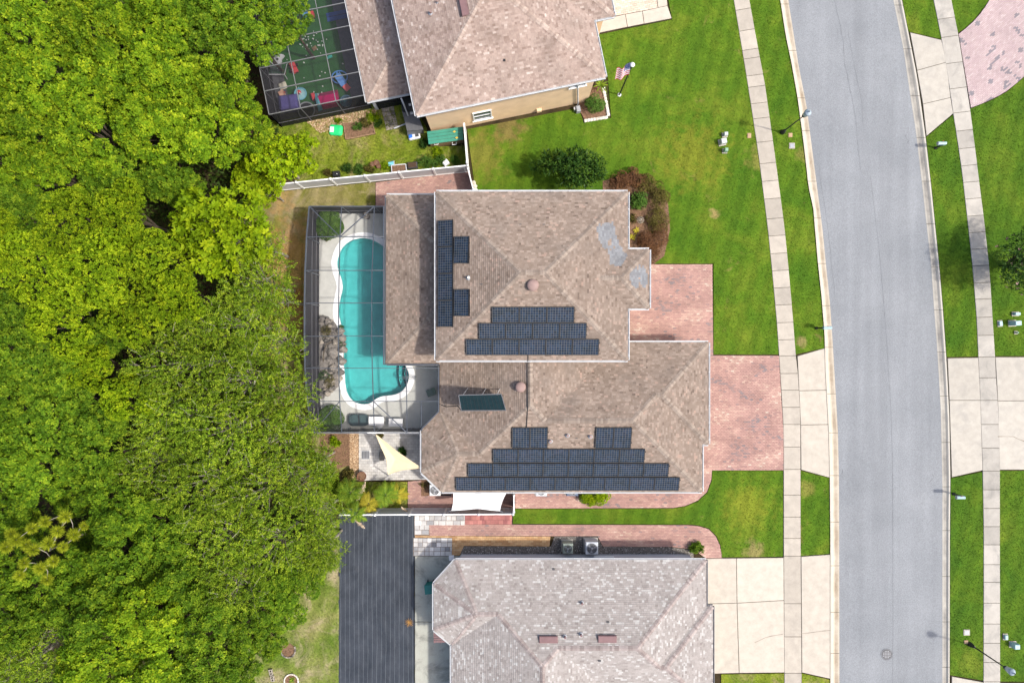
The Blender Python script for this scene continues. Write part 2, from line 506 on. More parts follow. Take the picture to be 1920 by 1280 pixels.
# pavers
MT['paver_red'] = tinted('red_pavers', [(0.0, (0.22, 0.18, 0.18)), (0.25, (0.34, 0.205, 0.178)), (0.6, (0.41, 0.25, 0.212)), (0.85, (0.47, 0.315, 0.255)), (1.0, (0.52, 0.405, 0.33))], 0.22, 0.9, bscale=60, bump=0.2)
MT['paver_pink'] = tinted('pink_pavers', [(0.0, (0.22, 0.20, 0.215)), (0.12, (0.37, 0.285, 0.285)), (0.6, (0.44, 0.34, 0.335)), (1.0, (0.50, 0.41, 0.395))], 0.15, 0.6, bscale=60, bump=0.2)
MT['paver_grey'] = tinted('grey_pavers', [(0.0, (0.22, 0.22, 0.23)), (0.4, (0.42, 0.41, 0.40)), (0.8, (0.55, 0.53, 0.50)), (1.0, (0.66, 0.65, 0.64))], 0.3, 1.1, bscale=60, bump=0.2)
MT['paver_tan'] = tinted('tan_pavers', [(0.0, (0.50, 0.40, 0.32)), (1.0, (0.64, 0.54, 0.44))], 0.1, bscale=60, bump=0.2)
MT['paver_deep'] = tinted('deep_red_pavers', [(0.0, (0.26, 0.10, 0.10)), (1.0, (0.50, 0.22, 0.19))], 0.35, bscale=60, bump=0.2)
MT['paver_orange'] = tinted('orange_pavers', [(0.0, (0.40, 0.23, 0.11)), (1.0, (0.55, 0.37, 0.20))], 0.25, bscale=60, bump=0.2)
MT['gravel'] = tinted('grey_gravel', [(0.0, (0.06, 0.055, 0.05)), (0.6, (0.22, 0.20, 0.18)), (1.0, (0.42, 0.40, 0.37))], 0.1, bump=0)
MT['gravel_tan'] = tinted('tan_gravel', [(0.0, (0.22, 0.14, 0.08)), (0.6, (0.45, 0.31, 0.19)), (1.0, (0.62, 0.50, 0.36))], 0.1, bump=0)
MT['stone'] = tinted('garden_stone', [(0.0, (0.08, 0.075, 0.07)), (0.5, (0.22, 0.20, 0.18)), (1.0, (0.40, 0.35, 0.29))], 0.5, 3.0, bscale=25, bump=0.6)
MT['stone_white'] = tinted('white_stone', [(0.0, (0.55, 0.50, 0.42)), (1.0, (0.76, 0.72, 0.65))], 0.2, 4.0, bscale=25)
# foliage
MT['leaf_a'] = leaf_mat('leaves_mid_green', (0.032, 0.084, 0.004), (0.14, 0.25, 0.009), (0.42, 0.50, 0.02))
MT['leaf_a2'] = leaf_mat('leaves_deep_green', (0.026, 0.072, 0.005), (0.105, 0.205, 0.011), (0.31, 0.41, 0.022))
MT['leaf_b'] = leaf_mat('leaves_yellow_green', (0.060, 0.125, 0.004), (0.185, 0.29, 0.008), (0.41, 0.49, 0.016))
MT['leaf_c'] = leaf_mat('leaves_bright', (0.085, 0.165, 0.004), (0.215, 0.325, 0.006), (0.40, 0.48, 0.012))
MT['leaf_d'] = leaf_mat('leaves_olive', (0.058, 0.115, 0.008), (0.19, 0.305, 0.018), (0.46, 0.55, 0.04))
MT['leaf_dk'] = leaf_mat('leaves_glossy_dark', (0.012, 0.035, 0.008), (0.035, 0.085, 0.014), (0.10, 0.17, 0.02), 0.2, 0.4)
MT['leaf_bush'] = leaf_mat('leaves_bush', (0.035, 0.085, 0.014), (0.075, 0.16, 0.024), (0.15, 0.25, 0.04), 0.25)
MT['leaf_red'] = leaf_mat('leaves_red_brown', (0.07, 0.035, 0.020), (0.155, 0.075, 0.04), (0.25, 0.13, 0.05), 0.25)
MT['leaf_brown'] = leaf_mat('leaves_brown_green', (0.06, 0.05, 0.015), (0.115, 0.10, 0.025), (0.19, 0.16, 0.04), 0.25)
MT['leaf_pine'] = leaf_mat('pine_needles', (0.16, 0.21, 0.012), (0.30, 0.35, 0.02), (0.46, 0.50, 0.035), 0.3)
MT['leaf_palm'] = leaf_mat('frond_leaves', (0.06, 0.13, 0.012), (0.13, 0.23, 0.02), (0.26, 0.34, 0.03), 0.35)
MT['leaf_palm_y'] = leaf_mat('frond_leaves_yellow', (0.22, 0.20, 0.02), (0.36, 0.32, 0.03), (0.5, 0.42, 0.05), 0.35)
MT['plume'] = plain('dry_plume', (0.50, 0.40, 0.29), 0.95, 0.1, 0.15)
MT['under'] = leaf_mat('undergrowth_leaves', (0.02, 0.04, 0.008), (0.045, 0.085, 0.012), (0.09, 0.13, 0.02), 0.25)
MT['flower'] = leaf_mat('pink_flowers', (0.45, 0.22, 0.25), (0.55, 0.32, 0.33), (0.65, 0.45, 0.43), 0.3)
# grass
GR, GL, GY = (0.053, 0.124, 0.007), (0.085, 0.156, 0.009), (0.142, 0.190, 0.016)
BR = (0.27, 0.185, 0.075)
MT['lawn'] = grass_mat('lawn_grass', GR, GL, GY, BR, 0.0, [(950, 238, 1.6, (0.22, 0.13, 0.06)), (1340, 400, .45, (0.42, 0.27, 0.13)), (1300, 290, 3.0, (0.19, 0.19, 0.02)), (900, 290, 2.2, (0.20, 0.17, 0.035)), (1415, 1030, .9, (0.30, 0.22, 0.10)), (1405, 950, 2.2, (0.20, 0.22, 0.02)), (1502, 640, .5, (0.33, 0.24, 0.11)), (1425, 300, 1.2, (0.23, 0.20, 0.05)), (1510, 915, .8, (0.24, 0.21, 0.05)), (1505, 290, .8, (0.22, 0.19, 0.05))])
MT['lawn_lush'] = grass_mat('lush_lawn_grass', (0.046, 0.112, 0.007), (0.072, 0.140, 0.008), (0.118, 0.175, 0.013), BR, -0.3, [(1820, 1240, 1.2, (0.16, 0.2, 0.02))])
MT['lawn_yard'] = grass_mat('yard_grass', (0.085, 0.15, 0.01), (0.18, 0.225, 0.02), (0.29, 0.28, 0.05), (0.32, 0.25, 0.12), 0.35)
MT['lawn_dry'] = grass_mat('dry_grass', (0.105, 0.125, 0.015), (0.18, 0.175, 0.04), (0.25, 0.215, 0.085), (0.33, 0.26, 0.17), 0.5, [(545, 480, 3.6, (0.34, 0.19, 0.07)), (550, 580, 2.4, (0.24, 0.12, 0.04)), (520, 370, 1.4, (0.36, 0.23, 0.1))])
MT['lawn_sw'] = grass_mat('straw_grass', (0.085, 0.145, 0.015), (0.165, 0.205, 0.04), (0.26, 0.25, 0.09), (0.36, 0.29, 0.19), 0.4)
m = NT('earth')
c = m.ramp(m.noise(0.5, 7, 0.7), [(0.3, (0.022, 0.018, 0.010)), (0.5, (0.045, 0.033, 0.017)), (0.72, (0.085, 0.06, 0.03))])
c = m.mix(m.ramp(m.noise(0.2, 4), [(0.5, 0.0), (0.7, 0.6)]), c, (0.05, 0.075, 0.012))
c = m.mix(1.0, c, m.ramp(m.noise(12, 4, 0.8), [(0.25, .6), (0.75, 1.3)]), 'MULTIPLY')
m.bump(m.noise(14, 5), 0.8, 0.05)
MT['earth'] = m.done(c, 0.95, 0.1)
# pool water: clear tinted sheet over a plaster basin
m = NT('pool_water')
m.done((0.1, 0.5, 0.5), 0.04, 0.5)
tr = m.n("ShaderNodeBsdfTransparent"); tr.inputs[0].default_value = (0.42, 0.87, 0.885, 1)
gl = m.n("ShaderNodeBsdfGlossy"); gl.inputs["Roughness"].default_value = 0.03
fr = m.n("ShaderNodeFresnel"); fr.inputs[0].default_value = 1.33
bp = m.n("ShaderNodeBump"); bp.inputs["Strength"].default_value = 0.05; bp.inputs["Distance"].default_value = 0.03
m.l(m.noise(5, 3), bp.inputs["Height"]); m.l(bp.outputs[0], gl.inputs["Normal"])
mx = m.n("ShaderNodeMixShader"); m.l(fr.outputs[0], mx.inputs[0]); m.l(tr.outputs[0], mx.inputs[1]); m.l(gl.outputs[0], mx.inputs[2])
m.l(mx.outputs[0], m.out.inputs[0])
MT['water'] = m.mat
MT['plaster'] = plain('pool_plaster', (0.34, 0.53, 0.51), 0.9, 0.1, 0.12, 1.5)
MT['screen'] = screen_mat('screen_mesh', (0.09, 0.095, 0.105), 0.10)
MT['screen_wall'] = screen_mat('dense_screen_mesh', (0.028, 0.027, 0.036), 0.86)
MT['screen_dark'] = screen_mat('black_screen_mesh', (0.03, 0.03, 0.035), 0.40)
MT['screen_dark_wall'] = screen_mat('black_dense_screen', (0.02, 0.02, 0.024), 0.82)
MT['turf'] = plain('play_turf', (0.030, 0.11, 0.032), 0.95, 0.1, 0.15, 3)
MT['lanai_floor'] = plain('dark_patio_floor', (0.10, 0.10, 0.11), 0.8, 0.2, 0.2, 3)
# solar
m = NT('solar_cells')
c = m.ramp(m.noise(0.9, 4, 0.6, dist=1.5), [(0.25, (0.009, 0.016, 0.024)), (0.5, (0.013, 0.026, 0.048)), (0.72, (0.022, 0.030, 0.052)), (0.85, (0.035, 0.028, 0.04))])
c = m.mix(1.0, c, m.ramp(m.tint(), [(0, .7), (1, 1.35)]), 'MULTIPLY')
MT['cells'] = m.done(c, 0.35, 0.12)
MT['grid'] = plain('cell_grid_lines', (0.12, 0.115, 0.105), 0.5, 0.3, 0.1)
# weed fabric with woven marking lines
m = NT('weed_fabric')
sx = m.n("ShaderNodeSeparateXYZ"); m.l(m.pos(), sx.inputs[0])
wob = m.math('MULTIPLY', m.math('SUBTRACT', m.noise(0.3, 3), 0.5), 0.14)
ph = m.math('FRACT', m.math('DIVIDE', m.math('ADD', m.math('ADD', sx.outputs[0], 100.0), wob), 0.3235))
lin = m.math('LESS_THAN', ph, 0.045)
c = m.ramp(m.noise(0.7, 7, 0.7), [(0.3, (0.020, 0.025, 0.034)), (0.7, (0.040, 0.047, 0.060))])
c = m.mix(m.math('MULTIPLY', lin, 0.45), c, (0.26, 0.29, 0.31))
m.bump(m.noise(1.6, 5, 0.6), 0.9, 0.08)
MT['fabric'] = m.done(c, 0.65, 0.25)
MT['sail_cream'] = plain('cream_sail_cloth', (0.63, 0.52, 0.34), 0.8, 0.1, 0.04)
MT['sail_white'] = plain('white_sail_cloth', (0.78, 0.78, 0.77), 0.8, 0.1, 0.03)
def colour(name, c, rough=0.45): return plain(name, c, rough, 0.35, 0.08)
# ------------------------------------------------------------------ ground, road, kerbs, pavements, lawns
ROAD_L = [(1478, 0), (1498, 127), (1512, 197), (1532, 350), (1543, 436), (1549, 500), (1556, 565), (1561, 637), (1567, 738), (1571, 809), (1573, 893), (1573.5, 1000), (1574, 1280)]
ROAD_R = [(1675, 0), (1694, 93), (1706, 174), (1717, 245), (1729.5, 350), (1736, 410), (1746, 498), (1751, 573), (1757, 650), (1760, 700), (1764, 767), (1767, 907), (1767, 1000), (1767, 1280)]
CURB_L = [(1463, 0), (1473, 65), (1484, 118), (1495, 180), (1505, 253), (1511, 304), (1516, 350), (1525, 391), (1533, 486), (1540, 551), (1546, 624), (1548, 700), (1554, 809), (1556, 893), (1557, 1000), (1557, 1280)]
CURB_R = [(1691, 0), (1703, 60), (1720, 146), (1735, 253), (1746, 350), (1754, 430), (1762, 509), (1768, 582), (1774, 666), (1776, 700), (1780, 781), (1782, 893), (1781, 1000), (1780.5, 1280)]
WALK_LL = [(1375, 0), (1397, 132), (1408, 202), (1422, 295), (1429, 350), (1439, 430), (1447, 509), (1456, 607), (1460, 668), (1464, 730), (1468.6, 809), (1468.6, 1000), (1470, 1280)]
WALK_LR = [(1404, 0), (1417, 73), (1433, 157), (1447.5, 259), (1460, 350), (1470, 427), (1477, 497), (1485.5, 593), (1491, 666), (1494, 682), (1499.5, 781), (1500, 882), (1500, 1000), (1502, 1280)]
WALK_RL = [(1749, 0), (1764, 74.5), (1776.6, 149), (1786, 214), (1799, 298), (1805.5, 350), (1814.5, 430), (1823, 509), (1830, 601.5), (1833, 670), (1837, 758), (1841, 882), (1843, 1000), (1842.6, 1280)]
WALK_RR = [(1782, 0), (1795, 65), (1805, 127), (1817, 202.5), (1827, 281), (1835.5, 350), (1844, 416), (1854, 509), (1861, 621), (1864, 668), (1865, 696), (1871, 781), (1873, 879), (1873, 1000), (1873.6, 1280)]
def line_pts(line, y0, y1, step=20):
    n = max(1, int(round(abs(y1 - y0) / step)))
    return [(interp(line, y0 + (y1 - y0) * k / n), y0 + (y1 - y0) * k / n) for k in range(n + 1)]

# pool outline, needed for the hole in the ground
POOL_PX = [(716, 459), (700, 450), (684, 446), (672, 447), (656, 452), (642, 464), (634, 482), (632, 495), (635, 510), (640.5, 526), (642, 541), (639, 554), (636, 570), (635, 588), (639, 608), (643, 624), (645, 652), (644, 677), (646, 703), (647, 719), (651, 737), (660, 750), (671.5, 756), (684, 758), (697, 755), (706, 748), (718, 743), (736, 741), (749, 737), (759, 729), (766, 716), (768, 703), (764, 690), (756, 676), (742, 668), (732, 655), (730, 600), (731, 540), (732, 490), (727, 470)]
POOL = smooth_closed([tuple(P(x, y).xy) for x, y in POOL_PX], 3)
if area(POOL) < 0: POOL = POOL[::-1]
B = 900.0
pts, fs = fill_holes([(-B, -B), (B, -B), (B, B), (-B, B)], [POOL[::-1]], 0.0)
tag(MB().faces(pts, fs).build('ground', MT['earth']), kind='structure')

# road with seam and fine cracks
mb = MB()
yy = [-420, -200] + list(range(-60, 1360, 20)) + [1500, 1700]
for y0, y1 in zip(yy, yy[1:]):
    row = []
    for y in (y1, y0):
        xl, xr = interp(ROAD_L, y), interp(ROAD_R, y)
        row.append([P(xl + (xr - xl) * t, y, 0.012 + 0.05 * (1 - (2 * t - 1) ** 2)) for t in (0, .17, .33, .5, .67, .83, 1)])
    for k in range(6):
        mb.face([row[0][k], row[0][k + 1], row[1][k + 1], row[1][k]])
road = tag(mb.build('road', MT['asphalt'], smooth=True), kind='structure')
def road_z(t): return 0.012 + 0.05 * (1 - (2 * t - 1) ** 2) + 0.006
def crack_strip(pts, w, zf, mat, parent, name='crack'):
    mb = MB()
    L, R_ = [], []
    for k, (x, y) in enumerate(pts):
        x0, y0 = pts[max(k - 1, 0)]; x1, y1 = pts[min(k + 1, len(pts) - 1)]
        d = Vector((x1 - x0, y1 - y0)).normalized(); nrm = Vector((-d.y, d.x))
        ww = w * (0.5 + rnd.random())
        z = zf(x, y) if callable(zf) else zf
        L.append(P(x + nrm.x * ww, y + nrm.y * ww, z)); R_.append(P(x - nrm.x * ww, y - nrm.y * ww, z))
    for k in range(len(pts) - 1):
        q = [L[k], L[k + 1], R_[k + 1], R_[k]]
        if area([(v.x, v.y) for v in q]) < 0: q = q[::-1]
        mb.face(q)
    return mb.build(name, mat, parent)
def zroad(x, y):
    xl, xr = interp(ROAD_L, y), interp(ROAD_R, y)
    return road_z(min(1, max(0, (x - xl) / (xr - xl))))
def wander(t, y0, y1, amp):
    out = []; off = 0
    for y in np.arange(y0, y1, 7):
        off = off * 0.85 + rnd.uniform(-amp, amp)
        xl, xr = interp(ROAD_L, y), interp(ROAD_R, y)
        out.append((xl + (xr - xl) * t + off, float(y)))
    return out
crack_strip(wander(0.52, 330, 1290, .12), 0.26, zroad, MT['crack'], road, 'seam')
crack_strip(wander(0.44, -20, 330, 1.1), 0.26, zroad, MT['crack'], road)
crack_strip(wander(0.52, 60, 240, 1.3), 0.22, zroad, MT['crack'], road)
crack_strip(wander(0.05, 300, 560, .6), 0.24, zroad, MT['crack'], road)
for (x, y, n) in ((1700, 253, 9), (1747, 888, 8), (1580, 880, 10), (1745, 1190, 6)):
    q = [(x, y)]
    for k in range(n): q.append((q[-1][0] + rnd.uniform(-3, 3), q[-1][1] + rnd.uniform(0.5, 3.5)))
    crack_strip(q, 0.4, zroad, MT['crack'], road)
# manhole
c = P(1662.6, 1226, zroad(1662.6, 1226))
mh = empty('manhole', c, 'round iron manhole cover set in the asphalt near the bottom', 'manhole')
MB().lathe(c, [(0.43, -0.02), (0.43, 0.006), (0.36, 0.010), (0.36, 0.004)], 24).build('frame', MT['crack'], mh)
mb = MB().lathe(c, [(0.35, 0.0), (0.35, 0.012)], 24)
cv = mb.build('cover', MT['dark_grey'], mh)
mb = MB()
for i in range(-2, 3):
    for j in range(-2, 3):
        if i * i + j * j < 7: mb.box((c.x + i * .11, c.y + j * .11, c.z + .017), (.06, .06, .012), tint=.8)
mb.build('tread', MT['mid_grey'], cv, kind='stuff')

# kerbs: one piece per cast length
def kerb(name, inner, outer, ys, mat, label):
    root = empty(name, P(interp(outer, 640), 640), kind='structure')
    for y0, y1 in zip(ys, ys[1:]):
        mb = MB()
        sub = 4
        a0 = y0 + .35; a1 = y1 - .35
        prof = [(0, .016, 0.15), (.18, .020, 1), (.52, .026, 1), (.66, .07, .25), (.82, .125, 0), (1.0, .130, 0), (1.0, -.02, 0)]
        for k in range(sub):
            ya, yb = a0 + (a1 - a0) * k / sub, a0 + (a1 - a0) * (k + 1) / sub
            for (t0, z0, s0), (t1, z1, s1) in zip(prof, prof[1:]):
                q = []
                for (t, z, y) in ((t0, z0, ya), (t1, z1, ya), (t1, z1, yb), (t0, z0, yb)):
                    xi, xo = interp(inner, y), interp(outer, y)
                    q.append(P(xi + (xo - xi) * t, y, z))
                if interp(outer, 640) > interp(inner, 640): q = q[::-1]
                mb.face(q, (s0 + s1) / 2)
        mb.build('kerb_stone', mat, root)
    return root
kerb('kerb', ROAD_L, CURB_L, [-430, -345, -260, -175, -90, 8, 95, 184, 245, 340, 409, 494, 573, 651, 738, 811, 891, 978, 1060, 1147, 1224, 1300, 1390, 1475, 1560], MT['curb_a'], '')
kerb('kerb', ROAD_R, CURB_R, [-430, -345, -260, -175, -90, 10, 92, 180, 258, 340, 420, 501, 581, 660, 742, 829, 912, 994, 1080, 1165, 1250, 1340, 1425, 1510], MT['curb_b'], '')

# pavement slabs
def walk(name, left, right, ys, mat, tilt=5.0):
    root = MB()
    a = line_pts(left, ys[0], ys[-1]); b = line_pts(right, ys[0], ys[-1])
    root = tag(MB().prism(PL(a) + PL(b)[::-1], -0.02, 0.075).build(name, MT['joint']), kind='structure')
    for y0, y1 in zip(ys, ys[1:]):
        s0, s1 = tilt * max(0, 1 - y0 / 760), tilt * max(0, 1 - y1 / 760)
        g = .45
        q = [(interp(left, y0) , y0 + g), (interp(right, y0 - s0), y0 - s0 + g), (interp(right, y1 - s1), y1 - s1 - g), (interp(left, y1), y1 - g)]
        dz = rnd.uniform(0, .006)
        slab(q, mat, root, 0.098 + dz)
    return root
def slab(q, mat, parent, z=0.10, name='slab'):
    p = [tuple(P(x, y).xy) for x, y in q]
    if area(p) < 0: p = p[::-1]
    ins = offset_poly(p, -0.02)
    n = len(p)
    pts = [(x, y, 0.0) for x, y in p] + [(x, y, z - .012) for x, y in p] + [(x, y, z) for x, y in ins]
    fs = [tuple(range(2 * n, 3 * n))] + [(k, (k + 1) % n, n + (k + 1) % n, n + k) for k in range(n)] + [(n + k, n + (k + 1) % n, 2 * n + (k + 1) % n, 2 * n + k) for k in range(n)]
    return MB().faces(pts, fs).build(name, mat, parent)
ysl = list(range(-230, -60, 36)) + [-50, -10, 21, 60, 96, 112, 144, 165, 196, 224, 268, 308, 341, 374, 411, 443, 476, 508, 540, 572, 605, 637, 667, 700, 731, 763, 795, 837, 879, 927, 968, 1008, 1041, 1130, 1192, 1260, 1300, 1340, 1380, 1420, 1460]
walk('sidewalk', WALK_LL, WALK_LR, ysl, MT['walk'])
ysr = list(range(-230, -60, 36)) + [-50, -10, 38, 72, 121, 168, 213, 247, 280, 312, 343, 374, 406, 437, 468, 499, 531, 561, 595, 629, 669, 708, 750, 795, 839, 882, 917, 952, 986, 1020, 1057, 1090, 1129, 1168, 1204, 1240, 1276, 1310, 1346, 1382, 1418, 1454]
walk('sidewalk', WALK_RL, WALK_RR, ysr, MT['walk_grey'])

# concrete drives and aprons
def drive(name, quads, mat, bed=None):
    allp = [p for q in quads for p in q]
    xs = [p[0] for p in allp]; ys = [p[1] for p in allp]
    root = empty(name, P(sum(xs) / len(xs), sum(ys) / len(ys)), kind='structure')
    mb = MB()
    for q in quads: mb.prism(PL(q), -0.02, 0.07)
    mb.build('bed', MT['joint'], root)
    for q in quads:
        cx = sum(p[0] for p in q) / len(q); cy = sum(p[1] for p in q) / len(q)
        q2 = [(x + (cx - x) * .5 / max(abs(cx - x), 1), y + (cy - y) * .5 / max(abs(cy - y), 1)) for x, y in q]
        slab(q2, mat, root, 0.096 + rnd.uniform(0, .006))
    return root
d1 = drive('driveway_apron', [[(1494, 667), (1547, 652), (1550, 731), (1497, 732)], [(1497, 732), (1550, 731), (1553, 795), (1500, 796)], [(1500, 796), (1553, 795), (1556, 895), (1501, 880)]], MT['drive'])
d2 = drive('driveway', [[(1300, 1046), (1380, 1045), (1381, 1129), (1300, 1131)], [(1380, 1045), (1468.5, 1044), (1469, 1124), (1381, 1129)],
    [(1300, 1131), (1381, 1129), (1385, 1260), (1300, 1262)], [(1381, 1129), (1469, 1124), (1470, 1259), (1385, 1260)]], MT['drive'])
crack_strip([(1415, 1204), (1424, 1200), (1434, 1195), (1445, 1192), (1457, 1190), (1468, 1188)], .5, 0.108, MT['crack_pale'], d2)
d3 = drive('driveway_apron', [[(1501, 1042), (1557, 1038), (1557, 1271), (1502.5, 1259)]], MT['drive'])
crack_strip([(1502, 1187), (1516, 1186), (1530, 1184), (1545, 1182), (1557, 1181)], .5, 0.108, MT['crack_pale'], d3)
d4 = drive('driveway_apron', [[(1775, 671), (1833, 670), (1837, 750), (1778.5, 750)], [(1778.5, 750), (1837, 750), (1841, 881), (1783, 894)]], MT['drive_grey'])
d5 = drive('driveway', [[(1864.5, 669), (2200, 669), (2200, 750), (1869, 751)], [(1869, 751), (2200, 750), (2200, 879), (1872.5, 880)]], MT['drive_grey'])
crack_strip([(1871, 818), (1885, 818), (1900, 818), (1910, 823), (1921, 827), (1940, 829)], .7, 0.108, MT['crack_pale'], d5)
d6 = drive('driveway_apron', [[(1705, 62), (1764, 76), (1773, 118), (1718, 133)], [(1718, 133), (1773, 118), (1781, 184), (1729, 196)], [(1729, 196), (1781, 184), (1786, 214), (1735.5, 256)]], MT['drive_grey'])
d7 = drive('driveway_apron', [[(1783, 1266), (1842.5, 1277), (1842.5, 1340), (1782, 1340)]], MT['drive_grey'])
d8 = drive('driveway', [[(1874, 1278), (1990, 1281), (1990, 1340), (1874, 1340)]], MT['drive_grey'])
d9 = drive('entrance_walk', [[(1118, 64), (1176, 52), (1172, 28), (1118, 40)], [(1176, 52), (1207, 46), (1204, 22), (1172, 28)], [(1207, 46), (1259, 36), (1251, 12), (1204, 22)], [(1251, 12), (1233, 16), (1226, -40), (1246, -42)]], MT['drive'])

# clay and concrete pavers
def pavers(name, poly_px, mat, lx, ly, ang=0.0, bond='running', z=0.10, tintf=None, parent=None, lab=None):
    poly = [tuple(P(x, y).xy) for x, y in poly_px]
    if area(poly) < 0: poly = poly[::-1]
    if parent is None:
        parent = tag(MB().prism(poly, -0.01, z - 0.025).build(name, MT['sand']), kind='structure')
    else:
        MB().prism(poly, -0.01, z - 0.025).build('sand_bed', MT['sand'], parent)
    ca, sa = math.cos(-ang), math.sin(-ang)
    loc = [(x * ca - y * sa, x * sa + y * ca) for x, y in poly]
    x0 = min(p[0] for p in loc); x1 = max(p[0] for p in loc); y0 = min(p[1] for p in loc); y1 = max(p[1] for p in loc)
    mb = MB(); g = 0.006
    ca, sa = math.cos(ang), math.sin(ang)
    r = 0; y = y0
    while y < y1:
        band = clip_convex(loc, [(x0 - 1, y), (x1 + 1, y), (x1 + 1, y + ly), (x0 - 1, y + ly)])
        if band:
            bx0 = min(p[0] for p in band); bx1 = max(p[0] for p in band)
            x = x0 - (r % 2) * lx / 2 + math.floor((bx0 - x0) / lx) * lx
            while x < bx1:
                q = clip_convex(band, [(x + g, y + g), (x + lx - g, y + g), (x + lx - g, y + ly - g), (x + g, y + ly - g)])
                if len(q) >= 3 and abs(area(q)) > lx * ly * .08:
                    cx = sum(p[0] for p in q) / len(q); cy = sum(p[1] for p in q) / len(q)
                    t = tintf(cx * ca - cy * sa, cx * sa + cy * ca) if tintf else rnd.random()
                    zz = z + rnd.uniform(-.003, .003)
                    w = [(a * ca - b * sa, a * sa + b * ca) for a, b in q]
                    n = len(w)
                    pts = [(a, b, z - .03) for a, b in w] + [(a, b, zz) for a, b in w]
                    mb.faces(pts, [tuple(range(n, 2 * n))] + [(k, (k + 1) % n, n + (k + 1) % n, n + k) for k in range(n)], t)
                x += lx
        y += ly; r += 1
    mb.build('paver', mat, parent, kind='stuff')
    return parent
def clumpy(freq, w):
    def f(x, y):
        v = math.sin(x * freq + 1.3 * math.sin(y * freq * 1.7)) * math.sin(y * freq * 1.3 + x * .4)
        return min(1, max(0, .5 + w * v + rnd.gauss(0, .15)))
    return f
CUR = [(1334, 881), (1333, 899), (1325, 921), (1308, 937), (1285, 947), (1262, 951)]
pavers('paver_driveway', [(1150, 496), (1335, 496), (1336.5, 666), (1459.5, 666.5), (1463, 730), (1468, 809), (1468, 880.5), (1334, 881), (1333, 899), (1325, 921), (1308, 937), (1285, 947), (1262, 951), (966, 952), (966, 905), (1300, 905), (1300, 700), (1150, 700)], MT['paver_red'], .225, .114, 0, tintf=clumpy(1.1, .3))
pavers('paver_path', [(705, 343), (880, 322), (889, 364), (705, 392)], MT['paver_red'], .225, .114, math.radians(6), tintf=clumpy(1.5, .2))
pavers('paver_path', [(765, 902), (800, 898), (850, 915), (962, 915), (962, 958), (765, 958)], MT['paver_red'], .225, .114, 0, tintf=lambda x, y: min(.8, max(0.15, rnd.gauss(.45, .18))))
pavers('paver_path', [(805, 983), (872, 982), (1290, 983.5), (1308, 985), (1328, 991), (1341, 1004), (1349, 1021), (1352, 1037), (1352, 1045), (1322, 1045), (1300, 1028), (1255, 1024), (1130, 1023), (1120, 1004), (1035, 1004), (806, 1003)], MT['paver_red'], .225, .114, 0, tintf=clumpy(1.3, .2))
pavers('paver_path', [(872, 964), (960, 964), (960, 982), (872, 982)], MT['paver_deep'], .305, .305, 0)
pavers('paver_path', [(778, 1002.6), (806, 1003.2), (1032, 1004.5), (1030, 1023), (870, 1022), (862, 1040), (848, 1040), (848, 1007), (778, 1006)], MT['paver_orange'], .305, .153, 0)
pavers('patio', [(673.5, 806), (800, 806), (800, 898), (673.5, 900)], MT['paver_grey'], .30, .20, 0, tintf=lambda x, y: min(1, max(0, rnd.gauss(.68, .13))))
pink = [(1796, 65), (1808, 56), (1819, 46), (1828, 37), (1836, 28), (1846, 14), (1856, -2), (1870, -40), (1990, -40), (1990, 90), (1920, 143), (1903, 158), (1886, 171.5), (1872, 180), (1858, 187), (1838, 196), (1819, 203)]
def pinkt(x, y):
    v = math.sin(x * 3.1 + 2 * math.sin(y * 2.3)) * math.sin(y * 2.9 + 1.7 * math.sin(x * 1.9))
    return 0.0 if (v > .72 and rnd.random() < .75) else min(1, max(.15, rnd.gauss(.58, .16)))
pavers('paver_driveway', pink, MT['paver_pink'], .23, .115, math.radians(40), tintf=pinkt)
pavers('paver_entry', [(1140, -40), (1154, 31), (1232.5, 16), (1225, -42)], MT['paver_tan'], .30, .153, math.radians(11.5))
# big grey flags by the side fence: each one its own piece
flags = empty('flagstone_path', P(790, 985), kind='structure')
MB().prism(PL([(777, 965), (872, 965), (872, 981), (806, 981), (806, 1002.5), (777, 1002.5)]), -.01, .07).build('sand_bed', MT['sand'], flags)
MB().prism(PL([(775, 1007), (848, 1007.5), (848, 1041), (775, 1041)]), -.01, .07).build('sand_bed', MT['sand'], flags)
def flag(x0, y0, x1, y1):
    a, b = P(x0 + .35, y1 - .35), P(x1 - .35, y0 + .35)
    MB().box(((a.x + b.x) / 2, (a.y + b.y) / 2, .05), (b.x - a.x, b.y - a.y, .1 + rnd.uniform(0, .006)), tint=min(1, max(0.05, rnd.gauss(.62, .3))), bev=.012).build('flagstone', MT['paver_grey'], flags)
for j in range(4):
    x = 777.5
    while x < (872 if j < 2 else 806) - 2:
        w = rnd.choice((9.2, 9.2, 13.5)); x1 = min(x + w, 872 if j < 2 else 806)
        if x1 - x > 3: flag(x, 965.5 + j * 9.2 - (1 if j > 1 else 0), x1, 974.7 + j * 9.2 - (1 if j > 1 else 0))
        x = x1
for j in range(4):
    x = 775.5
    while x < 846:
        w = rnd.choice((8.6, 8.6, 12.5)); x1 = min(x + w, 848)
        if x1 - x > 3: flag(x, 1007.5 + j * 8.3, x1, 1015.8 + j * 8.3)
        x = x1
